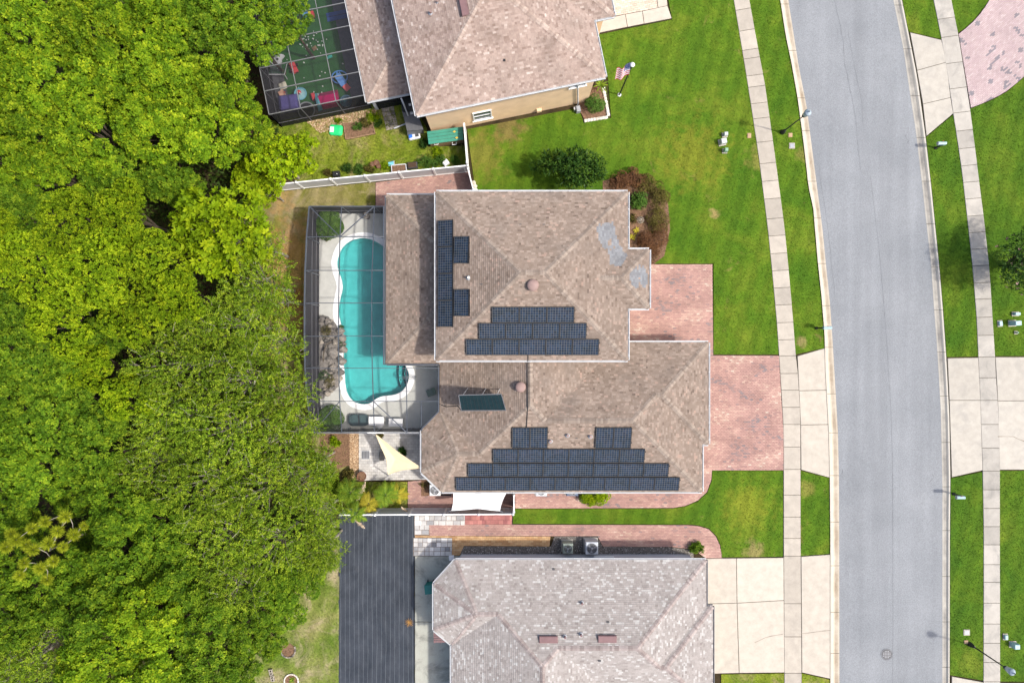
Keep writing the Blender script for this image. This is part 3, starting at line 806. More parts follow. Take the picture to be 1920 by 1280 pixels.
# slab beside the southern house, weed fabric sheet
tag(slab([(778.5, 1041.5), (900, 1041.5), (900, 1164), (778.5, 1164)], MT['old_slab'], None, .09, 'side_slab'), kind='structure')
tag(slab([(778.5, 1165), (900, 1165), (900, 1330), (778.5, 1330)], MT['old_slab'], None, .09, 'side_slab'), kind='structure')
V, F = [], []
nx, ny = 36, 84
for j in range(ny + 1):
    for i in range(nx + 1):
        px, py = 635 + (777.5 - 635) * i / nx + (0 if 0 < i < nx else rnd.uniform(-1, .4)), 962 + (1330 - 962) * j / ny
        if px < 638 and py < 970: py = max(py, 966)
        wr = 0.012 * math.sin(px * .21 + math.sin(py * .05) * 2) + 0.012 * rnd.random()
        if abs(py - 1073 + (px - 650) * .2) < 4 and px < 670: wr += .07
        V.append(P(px, py, .045 + wr))
for j in range(ny):
    for i in range(nx):
        k = j * (nx + 1) + i
        F.append((k + nx + 1, k + nx + 2, k + 1, k))
tag(MB().faces(V, F).build('weed_fabric', MT['fabric'], smooth=True), 'black woven weed fabric sheet with pale lines, laid below the white fence', 'ground sheet')

# gravel strips
def pebbles(name, poly_px, mat, n, r, label, z=.05):
    poly = [tuple(P(x, y).xy) for x, y in poly_px]
    if area(poly) < 0: poly = poly[::-1]
    xs = [p[0] for p in poly]; ys = [p[1] for p in poly]
    base = MB().prism(poly, -.01, z, .3)
    X = rng.uniform(min(xs), max(xs), n * 3); Y = rng.uniform(min(ys), max(ys), n * 3)
    k = inside(poly, X, Y); X, Y = X[k][:n], Y[k][:n]
    for x, y in zip(X, Y):
        s = r * rnd.uniform(.5, 1.3); a = rnd.random() * 6.3
        ring = [(x + s * math.cos(a + j * 1.257) * rnd.uniform(.8, 1.2), y + s * math.sin(a + j * 1.257) * rnd.uniform(.8, 1.2), z - .005) for j in range(5)]
        base.faces(ring + [(x, y, z + s * .7)], [(j, (j + 1) % 5, 5) for j in range(5)], rnd.random())
    return tag(base.build(name, mat), label, 'gravel', kind='stuff')
pebbles('gravel', [(862, 1023), (1033, 1024), (1040, 1005), (1118, 1005), (1130, 1024), (1255, 1025), (1300, 1030), (1300, 1046), (862, 1046)], MT['gravel'], 2600, .045, 'grey gravel strip with condensers along the pale southern wall')
pebbles('gravel', [(655.5, 812), (672.5, 812), (672.5, 899), (664, 899), (656, 888)], MT['gravel_tan'], 900, .05, 'tan gravel strip along the left edge of the grey patio')
pebbles('gravel', [(575, 228), (650, 214), (705, 205), (705, 235), (648, 236), (600, 250)], MT['gravel_tan'], 700, .06, 'tan pebbles below the dark screened play enclosure', .072)

# lawns: a sheet each, plus real blades
LAWNS = []
def lawn(poly_px, mat, dens=150, hgt=.05, z=.06):
    poly = [tuple(P(x, y).xy) for x, y in poly_px]
    if area(poly) < 0: poly = poly[::-1]
    tag(MB().prism(poly, -.02, z).build('lawn', mat), kind='structure')
    LAWNS.append((poly, mat, dens, hgt, z))
lawn([(876, 243), (1085, 203), (1094, 230), (1146, 222), (1140, 150), (1122, 66), (1260, 38), (1210, -230)] + line_pts(WALK_LL, -230, 664) + [(1337.5, 664), (1337.5, 494.5), (1170, 494.5), (1170, 360), (892, 362)], MT['lawn'])
lawn(line_pts(WALK_LR, -230, 664) + line_pts(CURB_L, 652, -230), MT['lawn'])
lawn([(1501, 882), (1556, 896)] + line_pts(CURB_L, 900, 1037) + [(1501, 1041)], MT['lawn'])
lawn([(962, 953.5), (1262, 952.5), (1286, 948.5), (1309, 938.5), (1326.5, 922), (1334.5, 900), (1335.5, 882), (1467.5, 882), (1467.5, 1042.5), (1353.5, 1043.5), (1350.5, 1021), (1342.5, 1003), (1329, 989.5), (1308, 983.5), (1290, 982), (962, 981)], MT['lawn'])
lawn([(1352, 1263), (1469.5, 1261), (1470, 1450), (1352, 1450)], MT['lawn_yard'])
lawn([(1503, 1261), (1557, 1273), (1557, 1450), (1503, 1450)], MT['lawn_yard'])
lawn(line_pts(CURB_R, -230, 60) + [(1763, 74)] + line_pts(WALK_RL, 70, -230), MT['lawn'])
lawn(line_pts(CURB_R, 258, 669) + line_pts(WALK_RL, 668, 216), MT['lawn_lush'])
lawn(line_pts(CURB_R, 896, 1264) + line_pts(WALK_RL, 1274, 884), MT['lawn_lush'])
lawn(line_pts(WALK_RR, -230, 63) + [(1807, 55), (1827, 36), (1845, 13), (1855, -2), (1869, -40), (1869, -230)], MT['lawn'])
lawn(line_pts(WALK_RR, 204, 667) + [(2200, 667), (2200, 92), (1990, 92), (1921, 144), (1887, 173), (1859, 188.5), (1820, 204)], MT['lawn_lush'])
lawn(line_pts(WALK_RR, 882, 1276) + [(2200, 1279), (2200, 881)], MT['lawn_lush'])
lawn([(470, 366), (560, 356), (704, 342), (704, 392), (600, 392), (600, 812), (654, 812), (654, 870), (620, 900), (560, 940), (500, 900), (470, 700), (440, 500)], MT['lawn_dry'], 120, .06)
lawn([(500, 225), (520, 228), (690, 196), (770, 190), (800, 240), (802, 276), (876, 274), (879, 316), (700, 334), (560, 352)], MT['lawn_yard'], 170, .12)
lawn([(420, 1050), (560, 1000), (637, 972), (634.5, 1450), (380, 1450)], MT['lawn_sw'], 150, .07)
lawn([(600, 903), (764, 903), (764, 958), (637, 962), (600, 962)], MT['lawn_yard'], 200, .14)
allV, byMat = {}, {}
for poly, mat, dens, hgt, z in LAWNS:
    n = int(abs(area(poly)) * dens)
    xs = [p[0] for p in poly]; ys = [p[1] for p in poly]
    bb = (max(xs) - min(xs)) * (max(ys) - min(ys))
    N = int(n * bb / abs(area(poly)))
    X = rng.uniform(min(xs), max(xs), N); Y = rng.uniform(min(ys), max(ys), N)
    k = inside(poly, X, Y); X, Y = X[k], Y[k]
    N = len(X)
    a = rng.uniform(0, 2 * np.pi, N); L = hgt * rng.uniform(.5, 1.5, N); w = .022 * rng.uniform(.6, 1.4, N)
    lean = L * rng.uniform(.3, 1.2, N)
    V = np.zeros((N, 3, 3))
    V[:, 0] = np.stack([X - w * np.sin(a), Y + w * np.cos(a), np.full(N, z - .005)], 1)
    V[:, 1] = np.stack([X + w * np.sin(a), Y - w * np.cos(a), np.full(N, z - .005)], 1)
    V[:, 2] = np.stack([X + lean * np.cos(a), Y + lean * np.sin(a), z + L], 1)
    byMat.setdefault(mat.name, [mat, [], []])
    byMat[mat.name][1].append(V.reshape(-1, 3)); byMat[mat.name][2].append(rng.random(N))
labs = {'lawn_grass': 'mown green grass blades of the front lawns and the left verge', 'lush_lawn_grass': 'deep green grass blades of the lawns right of the road', 'yard_grass': 'yellow-green longer grass blades in the northern back yard', 'straw_grass': 'straw and green grass blades beside the black weed fabric', 'dry_grass': 'dry brownish grass blades between the wood and the pool cage'}
for nm, (mat, Vs, ts) in byMat.items():
    V = np.concatenate(Vs); t = np.concatenate(ts)
    me = fast_mesh('grass', V, np.arange(len(V)).reshape(-1, 3), mat, t)
    tag(link_mesh('grass', me), labs[nm], 'grass', kind='stuff')
# planting beds
tag(MB().prism(PL([(600, 812), (655, 812), (655, 872), (625, 880), (600, 850)]), -.01, .075).build('mulch_bed', MT['mulch']), kind='structure')
tag(MB().prism(PL([(1130, 340), (1180, 325), (1225, 345), (1252, 380), (1256, 430), (1245, 480), (1225, 496), (1165, 496), (1165, 360), (1130, 362)]), -.01, .08).build('mulch_bed', MT['mulch']), kind='structure')
tag(MB().prism(PL([(790, 899), (815, 899), (838, 916), (800, 929), (790, 929)]), -.01, .11).build('mulch_bed', MT['mulch']), kind='structure')
# ------------------------------------------------------------------ houses
PITCH = 0.417
def plane_of(poly):
    a, b, c = Vector(poly[0]), Vector(poly[1]), Vector(poly[2])
    n = (b - a).cross(c - a).normalized()
    if n.z < 0: n = -n
    return (a, n)
def shingle(mb, poly, tintf, expo=0.135, tabw=0.21):
    p0, n = plane_of(poly)
    u = Vector((0, 0, 1)).cross(n).normalized(); v = n.cross(u)
    loc = [((Vector(q) - p0).dot(u), (Vector(q) - p0).dot(v)) for q in poly]
    if area(loc) < 0: loc = loc[::-1]
    x0 = min(q[0] for q in loc); x1 = max(q[0] for q in loc); y0 = min(q[1] for q in loc); y1 = max(q[1] for q in loc)
    y = y0; r = 0
    while y < y1:
        band = clip_convex(loc, [(x0 - 1, y), (x1 + 1, y), (x1 + 1, y + expo), (x0 - 1, y + expo)])
        if band:
            bx0 = min(q[0] for q in band); bx1 = max(q[0] for q in band)
            x = bx0 - rnd.random() * tabw
            while x < bx1:
                w = tabw * rnd.choice((.55, .8, 1, 1, 1.25))
                q = clip_convex(band, [(x + .002, y), (x + w - .002, y), (x + w - .002, y + expo), (x + .002, y + expo)])
                x += w
                if len(q) < 3 or abs(area(q)) < .0008: continue
                lift = .034 + rnd.uniform(0, .012)
                top = [p0 + u * a + v * b + n * (.006 + lift * (1 - (b - y) / expo)) for a, b in q]
                c = sum(top, Vector()) / len(top)
                t = tintf(c)
                mb.face(top, t)
                low = [k for k in range(len(q)) if abs(q[k][1] - y) < 1e-5 and abs(q[(k + 1) % len(q)][1] - y) < 1e-5]
                for k in low:
                    k2 = (k + 1) % len(q)
                    a, b = top[k], top[k2]
                    mb.face([a - n * (lift + .003), b - n * (lift + .003), b, a], t * .8)
        y += expo; r += 1
def caps(mb, segs):
    for a, b, drop in segs:
        a, b = Vector(a), Vector(b)
        if a.z > b.z: a, b = b, a
        d = b - a; L = d.length; d.normalize()
        s = Vector((d.y, -d.x, 0)).normalized()
        k = 0.0
        while k < L - .03:
            e = min(k + .17, L)
            w = .165 * rnd.uniform(.95, 1.05)
            q0, q1 = a + d * k, a + d * e
            up0, up1 = .062 + rnd.uniform(0, .008), .04
            t = rnd.random()
            def pt(q, sd, up): return q + s * (w * sd) + Vector((0, 0, up - abs(sd) * drop * w))
            A = [pt(q0, -1, up0 - .01), pt(q0, 0, up0), pt(q0, 1, up0 - .01)]
            Bq = [pt(q1, -1, up1 - .01), pt(q1, 0, up1), pt(q1, 1, up1 - .01)]
            mb.face([A[0], A[1], Bq[1], Bq[0]], t); mb.face([A[1], A[2], Bq[2], Bq[1]], t)
            dn = Vector((0, 0, -.035))
            mb.face([A[0] + dn, A[1] + dn, A[1], A[0]], t * .6); mb.face([A[1] + dn, A[2] + dn, A[2], A[1]], t * .6)
            k += .15
def up_order(poly):
    a, b, c = Vector(poly[0]), Vector(poly[1]), Vector(poly[2])
    return poly if (b - a).cross(c - a).z > 0 else poly[::-1]
def roof(house, faces, segs, eaves, ze, mats, tintf=None, gutters=(), fascia=None):
    """deck (part) > shingles, ridge caps, gutters (sub-parts)"""
    mb = MB()
    for f in faces: mb.face(up_order([tuple(q) for q in f]))
    deck = mb.build('roof', MT['soffit_dark'], house)
    MB().prism(eaves, ze - .20, ze - .006, bottom=True).build('fascia', fascia or MT['soffit'], deck)
    tf = tintf or (lambda c: rnd.random())
    mb = MB()
    for f in faces: shingle(mb, up_order([Vector(q) for q in f]), tf)
    mb.build('shingle', mats[0], deck, kind='stuff')
    mb = MB(); caps(mb, segs); mb.build('ridge_cap', mats[1], deck, kind='stuff')
    for (a, b, mat) in gutters:
        a, b = Vector((a[0], a[1], 0)), Vector((b[0], b[1], 0))
        d = (b - a).normalized(); o = Vector((d.y, -d.x, 0))          # outward is right of a->b (counter-clockwise eave)
        W, D, z = .12, .11, ze + .012
        g = MB()
        def gp(t, out, zz): return a + d * t + o * out + Vector((0, 0, zz))
        L = (b - a).length; e0, e1 = -.0, L + .0
        def slabp(o0, o1, z0, z1):
            pts = [gp(e0, o0, z0), gp(e1, o0, z0), gp(e1, o1, z0), gp(e0, o1, z0), gp(e0, o0, z1), gp(e1, o0, z1), gp(e1, o1, z1), gp(e0, o1, z1)]
            g.faces(pts, [(7, 6, 5, 4), (4, 5, 1, 0), (5, 6, 2, 1), (6, 7, 3, 2), (7, 4, 0, 3), (0, 1, 2, 3)])
        slabp(.004, .03, z - D, z); slabp(W - .022, W, z - D, z); slabp(.03, W - .022, z - D, z - D + .04)
        slabp(W - .04, W + .006, z - .002, z + .012)
        k = .3
        while k < L - .1:
            g.box(tuple(gp(k, W / 2, z + .004)), (.05, W, .012), rz=math.atan2(d.y, d.x)); k += 1.15
        g.build('gutter', mat, deck)
    return deck
def poly_gut(eaves, mat, skip=()):
    p = eaves if area(eaves) > 0 else eaves[::-1]
    return [(p[i], p[(i + 1) % len(p)], mat) for i in range(len(p)) if i not in skip]
def T_id(x, y): return (x, y)
def hip_two(W, E, S, N, bs, bn, bx, ze, T=T_id):
    """hip roof with a small hipped bump on the east side"""
    p = PITCH
    def V3(x, y, z):
        a, b = T(x, y); return Vector((a, b, z))
    if E - W >= N - S:
        h = (N - S) / 2; m = (N + S) / 2
        A = V3(W + h, m, ze + p * h); Bp = V3(E - h, m, ze + p * h)
        fS = [V3(W, S, ze), V3(E, S, ze), Bp, A]; fN = [V3(E, N, ze), V3(W, N, ze), A, Bp]; fW = [V3(W, N, ze), V3(W, S, ze), A]
        eTop = [V3(E, N, ze), Bp]; tops = (A, Bp); hip = [(V3(W, S, ze), A), (V3(W, N, ze), A), (V3(E, S, ze), Bp), (V3(E, N, ze), Bp)]
    else:
        h = (E - W) / 2; m = (E + W) / 2
        A = V3(m, S + h, ze + p * h); Bp = V3(m, N - h, ze + p * h)
        fS = [V3(W, S, ze), V3(E, S, ze), A]; fN = [V3(E, N, ze), V3(W, N, ze), Bp]; fW = [V3(W, N, ze), V3(W, S, ze), A, Bp]
        eTop = [V3(E, N, ze), Bp, A]; tops = (A, Bp); hip = [(V3(W, S, ze), A), (V3(W, N, ze), Bp), (V3(E, S, ze), A), (V3(E, N, ze), Bp)]
    bh = (bn - bs) / 2; bm = (bn + bs) / 2
    VI = V3(E - bh, bm, ze + p * bh); BR_ = V3(bx - bh, bm, ze + p * bh)
    fE = [V3(E, S, ze), V3(E, bs, ze), VI, V3(E, bn, ze)] + eTop
    b1 = [V3(bx, bn, ze), V3(E, bn, ze), VI, BR_]; b2 = [V3(E, bs, ze), V3(bx, bs, ze), BR_, VI]; b3 = [V3(bx, bs, ze), V3(bx, bn, ze), BR_]
    segs = [(tops[0], tops[1], .417)] + [(a, b, .3) for a, b in hip] + [(VI, BR_, .417), (V3(bx, bn, ze), BR_, .3), (V3(bx, bs, ze), BR_, .3)]
    eaves = [T(x, y) for x, y in [(W, S), (E, S), (E, bs), (bx, bs), (bx, bn), (E, bn), (E, N), (W, N)]]
    # east face is a fan round the valley: order its corners for a simple polygon
    return dict(S=fS, N=fN, W=fW, E=fE, b1=b1, b2=b2, b3=b3), segs, eaves
def lean_two(W, E, S, N, ze, T=T_id, Nopen=False):
    """single slope to the west with hipped ends, leaning on a wall at E"""
    p = PITCH; r = E - W
    def V3(x, y, z):
        a, b = T(x, y); return Vector((a, b, z))
    A = V3(E, S + r, ze + p * r); C = V3(E, N - r, ze + p * r)
    f = dict(W=[V3(W, N, ze), V3(W, S, ze), A, C], S=[V3(W, S, ze), V3(E, S, ze), A], N=[V3(E, N, ze), V3(W, N, ze), C])
    segs = [(V3(W, S, ze), A, .3), (V3(W, N, ze), C, .3)]
    return f, segs, [T(x, y) for x, y in [(W, S), (E, S), (E, N), (W, N)]]
def one_storey(W1, Wb, ybN, ybS, yB, xS, S, N, E1, E2, yJ, yTop, ze, T=T_id):
    """the garage wing with its octagonal bay; T may mirror it"""
    p = PITCH
    def V3(x, y, z):
        a, b = T(x, y); return Vector((a, b, z))
    h = (N - S) / 2; m = S + h; zr = ze + p * h
    R1e = V3(E1 - h, m, zr)
    run2 = 6.07; xr = W1 + run2; z2 = ze + p * run2; yr = S + run2
    R1wx = xr + (z2 - zr) / p
    R1w = V3(R1wx, m, zr); R2 = V3(xr, yr, z2); R2t = V3(xr, yTop, z2)
    am = (ybN + ybS) / 2; ax = Wb + (am - S) * .93
    zq = ze + p * (am - S)
    AP = V3(ax, am, zq); xq = W1 + (am - S); RQ = V3(xq, am, zq)
    wT, bN, bS, Bc, Sc = V3(W1, yTop, ze), V3(Wb, ybN, ze), V3(Wb, ybS, ze), V3(W1, yB, ze), V3(xS, S, ze)
    jm = (N + yJ) / 2; jh = (N - yJ) / 2; zj = ze + p * jh
    J1 = V3(E2 - jh, jm, zj); J0 = V3(E1 - jh, jm, zj)
    NE = V3(E2, N, ze); JE = V3(E2, yJ, ze); JW = V3(E1, yJ, ze); SE = V3(E1, S, ze)
    fS = [Sc, SE, R1e, R1w, R2, RQ, AP]
    fN = [V3(E2, N, ze), J1, J0, R1e, R1w, V3(xr + (z2 - ze) / p, N, ze)]
    fR = [R2, R1w, V3(xr + (z2 - ze) / p, N, ze)] + ([V3(xr + (z2 - ze) / p, yTop, ze)] if yTop > N else []) + [R2t]
    fW = [wT, Bc, RQ, R2, R2t]
    faces = dict(S=fS, N=fN, R=fR, W=fW, q=[Bc, RQ, AP], nw=[Bc, bN, AP], w=[bN, bS, AP], sw=[bS, Sc, AP], E=[SE, JW, J0, R1e], j1=[JW, JE, J1, J0], j2=[JE, NE, J1])
    segs = [(R1e, R1w, .417), (R1w, R2, .3), (R2, R2t, .417), (R2, RQ, .3), (RQ, AP, .417), (AP, Bc, .25), (AP, bN, .2), (AP, bS, .2), (AP, Sc, .2),
            (R1e, SE, .3), (R1e, J0, .3), (J0, J1, .417), (J1, NE, .3), (J1, JE, .3)]
    tail = [(E2, N), (W1, N)] if yTop <= N else [(E2, N), (xr + 6.07, N), (xr + 6.07, yTop), (W1, yTop)]
    eaves = [T(x, y) for x, y in [(W1, yB), (Wb, ybN), (Wb, ybS), (xS, S), (E1, S), (E1, yJ), (E2, yJ)] + tail]
    return faces, segs, eaves

def window(house, c, w, h, nrm, mullions=1):
    """framed window on a wall; c centre on the wall face, nrm outward"""
    nrm = Vector(nrm).normalized(); s = Vector((-nrm.y, nrm.x, 0)); c = Vector(c)
    f = MB()
    t = .07
    for k in (-1, 1):
        f.bar(c + s * k * (w / 2) + nrm * .03 - Vector((0, 0, h / 2)), c + s * k * (w / 2) + nrm * .03 + Vector((0, 0, h / 2)), t, .09, up=tuple(nrm))
        f.bar(c - s * (w / 2 + t / 2) + nrm * .033 + Vector((0, 0, k * h / 2)), c + s * (w / 2 + t / 2) + nrm * .033 + Vector((0, 0, k * h / 2)), .10, t, up=(0, 0, 1))
    for q in range(1, mullions + 1):
        z = -h / 2 + h * q / (mullions + 1)
        f.bar(c - s * w / 2 + nrm * .025 + Vector((0, 0, z)), c + s * w / 2 + nrm * .025 + Vector((0, 0, z)), .06, .05)
    wn_ = f.build('window', MT['white'], house)
    q = [c - s * w / 2 - Vector((0, 0, h / 2)), c + s * w / 2 - Vector((0, 0, h / 2)), c + s * w / 2 + Vector((0, 0, h / 2)), c - s * w / 2 + Vector((0, 0, h / 2))]
    MB().face([v + nrm * .015 for v in q]).build('pane', MT['glass'], wn_)
    MB().bar(c - s * (w / 2 + .12) + nrm * .06 - Vector((0, 0, h / 2 + .08)), c + s * (w / 2 + .12) + nrm * .06 - Vector((0, 0, h / 2 + .08)), .14, .07).build('sill', MT['white'], wn_)
def garage_door(house, x, yc, w, h, nx=1):
    d = MB().box((x - nx * .04, yc, h / 2 + .1), (.06, w + .2, h + .1)).build('garage_door', MT['white'], house)
    for j in range(4):
        for i in range(4):
            MB().box((x + nx * .005, yc - w / 2 + w * (i + .5) / 4, .1 + h * (j + .5) / 4), (.04, w / 4 - .05, h / 4 - .05), bev=.01).build('panel', MT['white_metal'], d)
def pipe_vent(house, p, r=.07, h=.32, mat=None, lean=0):
    v = MB().tube([p + Vector((0, 0, -.1)), p + Vector((0, 0, h))], r, 10).build('vent_pipe', mat or MT['stone_white'], house)
    MB().lathe(p + Vector((0, 0, -.05)), [(r * 2.2, 0), (r * 1.9, .09), (r * 1.1, .14)], 10).build('flashing', MT['mid_grey'], v)
def round_vent(house, p, r=.36):
    v = MB().lathe(p, [(r * .62, -.15), (r * .62, .16), (r * .6, .18)], 20).build('roof_vent', MT['shingle_vent'], house)
    MB().lathe(p, [(r * .7, .15), (r, .17), (r * 1.02, .24), (r * .93, .31), (r * .5, .36), (r * .1, .375)], 24).build('hood', MT['shingle_vent'], v, smooth=True)
MT['shingle_vent'] = plain('vent_mauve_metal', (0.25, 0.17, 0.15), .6, .3, .12)
MT['vent_brown'] = plain('vent_brown_metal', (0.17, 0.10, 0.10), .5, .3, .12)
ZE, ZL = 5.5, 2.75

# ---- the house in the middle
H1 = empty('house', (3, 0, 0), 'brown shingled two-storey house with solar panels in the middle', 'house')
up_f, up_s, up_e = hip_two(-4.85, 7.40, -1.19, 9.56, 2.12, 5.87, 8.77, ZE)
patch1 = [(1121, 420), (1151, 414), (1152, 432), (1163, 462), (1175, 480), (1170, 496), (1158, 500), (1145, 496), (1139, 470), (1124, 455), (1118, 430)]
patch2 = [(1182, 500), (1196, 495), (1212, 505), (1213, 537), (1196, 540), (1180, 530)]
def ptint(c):
    k = FOCAL / (CAM_H - c.z); x = np.array([960 + c.x * k]); y = np.array([640 - c.y * k])
    if c.z > 5 and (inside(patch1, x, y)[0] or inside(patch2, x, y)[0]) and rnd.random() < .93:
        return rnd.uniform(.962, 1)
    return min(.95, rnd.betavariate(2.6, 2.4))
wm = MT['white_metal']
roof(H1, list(up_f.values()), up_s, up_e, ZE, (MT['shingle_main'], MT['cap_main']), ptint, poly_gut(up_e, wm))
ln_f, ln_s, ln_e = lean_two(-8.53, -4.36, -1.52, 9.94, ZL)
roof(H1, list(ln_f.values()), ln_s, ln_e, ZL, (MT['shingle_main'], MT['cap_main']), ptint, [(ln_e[3], ln_e[0], MT['bronze']), (ln_e[2], ln_e[3], wm), (ln_e[0], ln_e[1], MT['bronze'])])
lo_f, lo_s, lo_e = one_storey(-4.9, -6.13, -6.03, -8.90, -4.75, -4.79, -10.2, -.07, 12.92, 13.35, -6.97, -.72, ZL)
roof(H1, list(lo_f.values()), lo_s, lo_e, ZL, (MT['shingle_main'], MT['cap_main']), ptint,
     [((-6.13, -6.03), (-6.13, -8.9), wm), ((-6.13, -8.9), (-4.79, -10.2), wm), ((-4.79, -10.2), (12.92, -10.2), wm), ((12.92, -10.2), (12.92, -6.97), wm), ((12.92, -6.97), (13.35, -6.97), wm), ((13.35, -6.97), (13.35, -.07), wm), ((13.35, -.07), (7.4, -.07), wm),
      ((-4.9, -1.5), (-4.9, -4.75), MT['bronze']), ((-4.9, -4.75), (-6.13, -6.03), MT['bronze'])])
MB().prism([(-4.36, -.72), (6.93, -.72), (6.93, 2.6), (8.3, 2.6), (8.3, 5.4), (6.93, 5.4), (6.93, 9.1), (-4.36, 9.1)], 0, ZE - .1).build('wall', MT['stucco_tan'], H1)
MB().prism([(-4.45, -.8), (-4.45, -4.95), (-5.65, -6.2), (-5.65, -8.7), (-4.6, -9.75), (12.46, -9.75), (12.46, -6.5), (12.9, -6.5), (12.9, -.5), (6.95, -.5), (6.95, -.8)], 0, ZL - .1).build('wall', MT['stucco_tan'], H1)
for y in (-1.2, 2.5, 6.1, 9.6):
    MB().box((-8.25, y, 1.3), (.28, .28, 2.6)).build('column', MT['white'], H1)
garage_door(H1, 12.92, -3.5, 4.9, 2.2)
for y in (.6, 7.4): window(H1, (6.935, y, 4.3), 1.2, 1.3, (1, 0, 0))
window(H1, (8.305, 4.0, 4.3), 1.5, 1.3, (1, 0, 0))
for x in (-2.5, 1.0, 4.6): window(H1, (x, 9.105, 4.3), 1.1, 1.2, (0, 1, 0))
for x in (1.5, 7.5): window(H1, (x, -9.755, 1.6), 1.2, 1.2, (0, -1, 0))
for y in (2.5, 6.0): window(H1, (-4.365, y, 1.25), 2.0, 2.0, (-1, 0, 0), 0)
pS, pW, pLS, pLW, pE = plane_of(up_f['S']), plane_of(up_f['W']), plane_of(lo_f['S']), plane_of(lo_f['W']), plane_of(up_f['E'])
round_vent(H1, hit(999, 535, pS)); round_vent(H1, hit(976, 725, pLW), .34)
pipe_vent(H1, hit(879, 521, pW), .08, .3)
for x, y in ((1064, 815.5), (1107, 817.5), (1032, 826)): pipe_vent(H1, hit(x, y, pLS), .085, .3, MT['shingle_vent'])
for x, y, pl in ((976, 421, plane_of(up_f['N'])), (1020, 421, plane_of(up_f['N'])), (1081, 821, pLS), (903, 533, pW)):
    q = hit(x, y, pl); MB().box(tuple(q + Vector((0, 0, .04))), (.14, .05, .08)).build('roof_anchor', MT['dark_grey'], H1)
cond = MB().tube([hit(990, 662, pS) + Vector((0, 0, .06)), Vector((1.02, -1.3, 5.5)), Vector((1.02, -1.42, 5.36)), hit(989.5, 762, pLW) + Vector((0, 0, .1)), hit(987, 800, pLS) + Vector((0, 0, .08))], .028, 6)
cond.build('conduit', MT['black'], H1)

# ---- solar arrays
def solar_meshes(w, h):
    f = MB()
    for sx in (-1, 1):
        f.box((sx * (w / 2 - .015), 0, .02), (.03, h, .045)); f.box((0, sx * (h / 2 - .015), .02), (w - .06, .03, .045))
    f.box((0, 0, .012), (w - .06, h - .06, .012))
    fr = f.mesh('solar_panel', MT['black'])
    g = MB().face([(-w / 2 + .03, -h / 2 + .03, .022), (w / 2 - .03, -h / 2 + .03, .022), (w / 2 - .03, h / 2 - .03, .022), (-w / 2 + .03, h / 2 - .03, .022)])
    gm = g.mesh('grid', MT['grid'])
    c = MB()
    nx, ny = (10, 6) if w > h else (6, 10) if h > w * 1.2 else (6, 8)
    cw, ch = (w - .08) / nx, (h - .08) / ny
    for i in range(nx):
        for j in range(ny):
            x, y = -w / 2 + .04 + (i + .5) * cw, -h / 2 + .04 + (j + .5) * ch
            a, b, e = cw / 2 - .009, ch / 2 - .009, .012
            c.face([(x - a + e, y - b, .026), (x + a - e, y - b, .026), (x + a, y - b + e, .026), (x + a, y + b - e, .026), (x + a - e, y + b, .026), (x - a + e, y + b, .026), (x - a, y + b - e, .026), (x - a, y - b + e, .026)], rnd.random())
    return fr, gm, c.mesh('cell', MT['cells'])
SM = {}
def solar_array(pl, rows, label, standoff=.12):
    """rows: list of (px left, px right, py top, py bottom, count, along) on plane pl"""
    p0, n = pl
    c0 = hit(rows[0][0], rows[0][2], pl)
    root = empty('solar_array', c0, label, 'solar array', 'solar arrays on the brown roof')
    rails = MB()
    for (xl, xr, yt, yb, cnt, axis) in rows:
        A, Bq, C = hit(xl, yb, pl), hit(xr, yb, pl), hit(xl, yt, pl)
        if axis == 'x':
            u = (Bq - A) / cnt; v = C - A
        else:
            u = Bq - A; v = (C - A) / cnt
        ul, vl = u.length, v.length
        U = u.normalized(); Vv = n.cross(U).normalized()
        key = (round(ul, 2), round(vl, 2))
        if key not in SM: SM[key] = solar_meshes(ul - .015, vl - .015)
        fr, gm, cm = SM[key]
        M3 = Matrix((U, Vv, n)).transposed().to_4x4()
        for k in range(cnt):
            o = A + (u * (k + .5) + v * .5 if axis == 'x' else u * .5 + v * (k + .5)) + n * standoff
            MW = Matrix.Translation(o) @ M3
            ob = bpy.data.objects.new('solar_panel', fr); COL.objects.link(ob); ob.parent = root
            ob.matrix_parent_inverse = Matrix.Translation(root.location).inverted(); ob.matrix_basis = MW
            for nm, me in (('grid', gm), ('cell', cm)):
                q = bpy.data.objects.new(nm, me); COL.objects.link(q); q.parent = ob
                if nm == 'cell': q["kind"] = 'stuff'
        for f in (.25, .75):
            s = A + (C - A) * f + n * (standoff - .035)
            rails.bar(s - U * .06, s + (Bq - A) + U * .06, .05, .05, up=tuple(n))
        for e in (0.02, .98):
            s = A + (Bq - A) * e + n * (standoff - .06)
            rails.bar(s, s + (C - A), .03, .09, up=tuple(n))
    rails.build('rail', MT['black'], root)
solar_array(pS, [(922, 1076, 573.5, 603.6, 3, 'x'), (897.5, 1098.5, 603.8, 633.7, 4, 'x'), (873.5, 1121.5, 633.9, 664, 5, 'x')], 'stepped solar array of twelve panels on the upper roof')
solar_array(pW, [(822.5, 851, 414, 613, 4, 'y'), (852.5, 880.5, 443.5, 494.5, 1, 'y'), (852.5, 881, 542.5, 593, 1, 'y')], 'solar array of six panels on the west slope facing the pool')
solar_array(pLS, [(960, 1026.5, 799, 838, 2, 'x'), (1116, 1183, 799, 838, 2, 'x'), (924, 1207, 839, 865, 6, 'x'), (877, 1251.5, 866, 891, 8, 'x'), (854.5, 1271, 892, 917, 9, 'x')], 'long stepped solar array of twenty-seven panels on the garage wing roof')
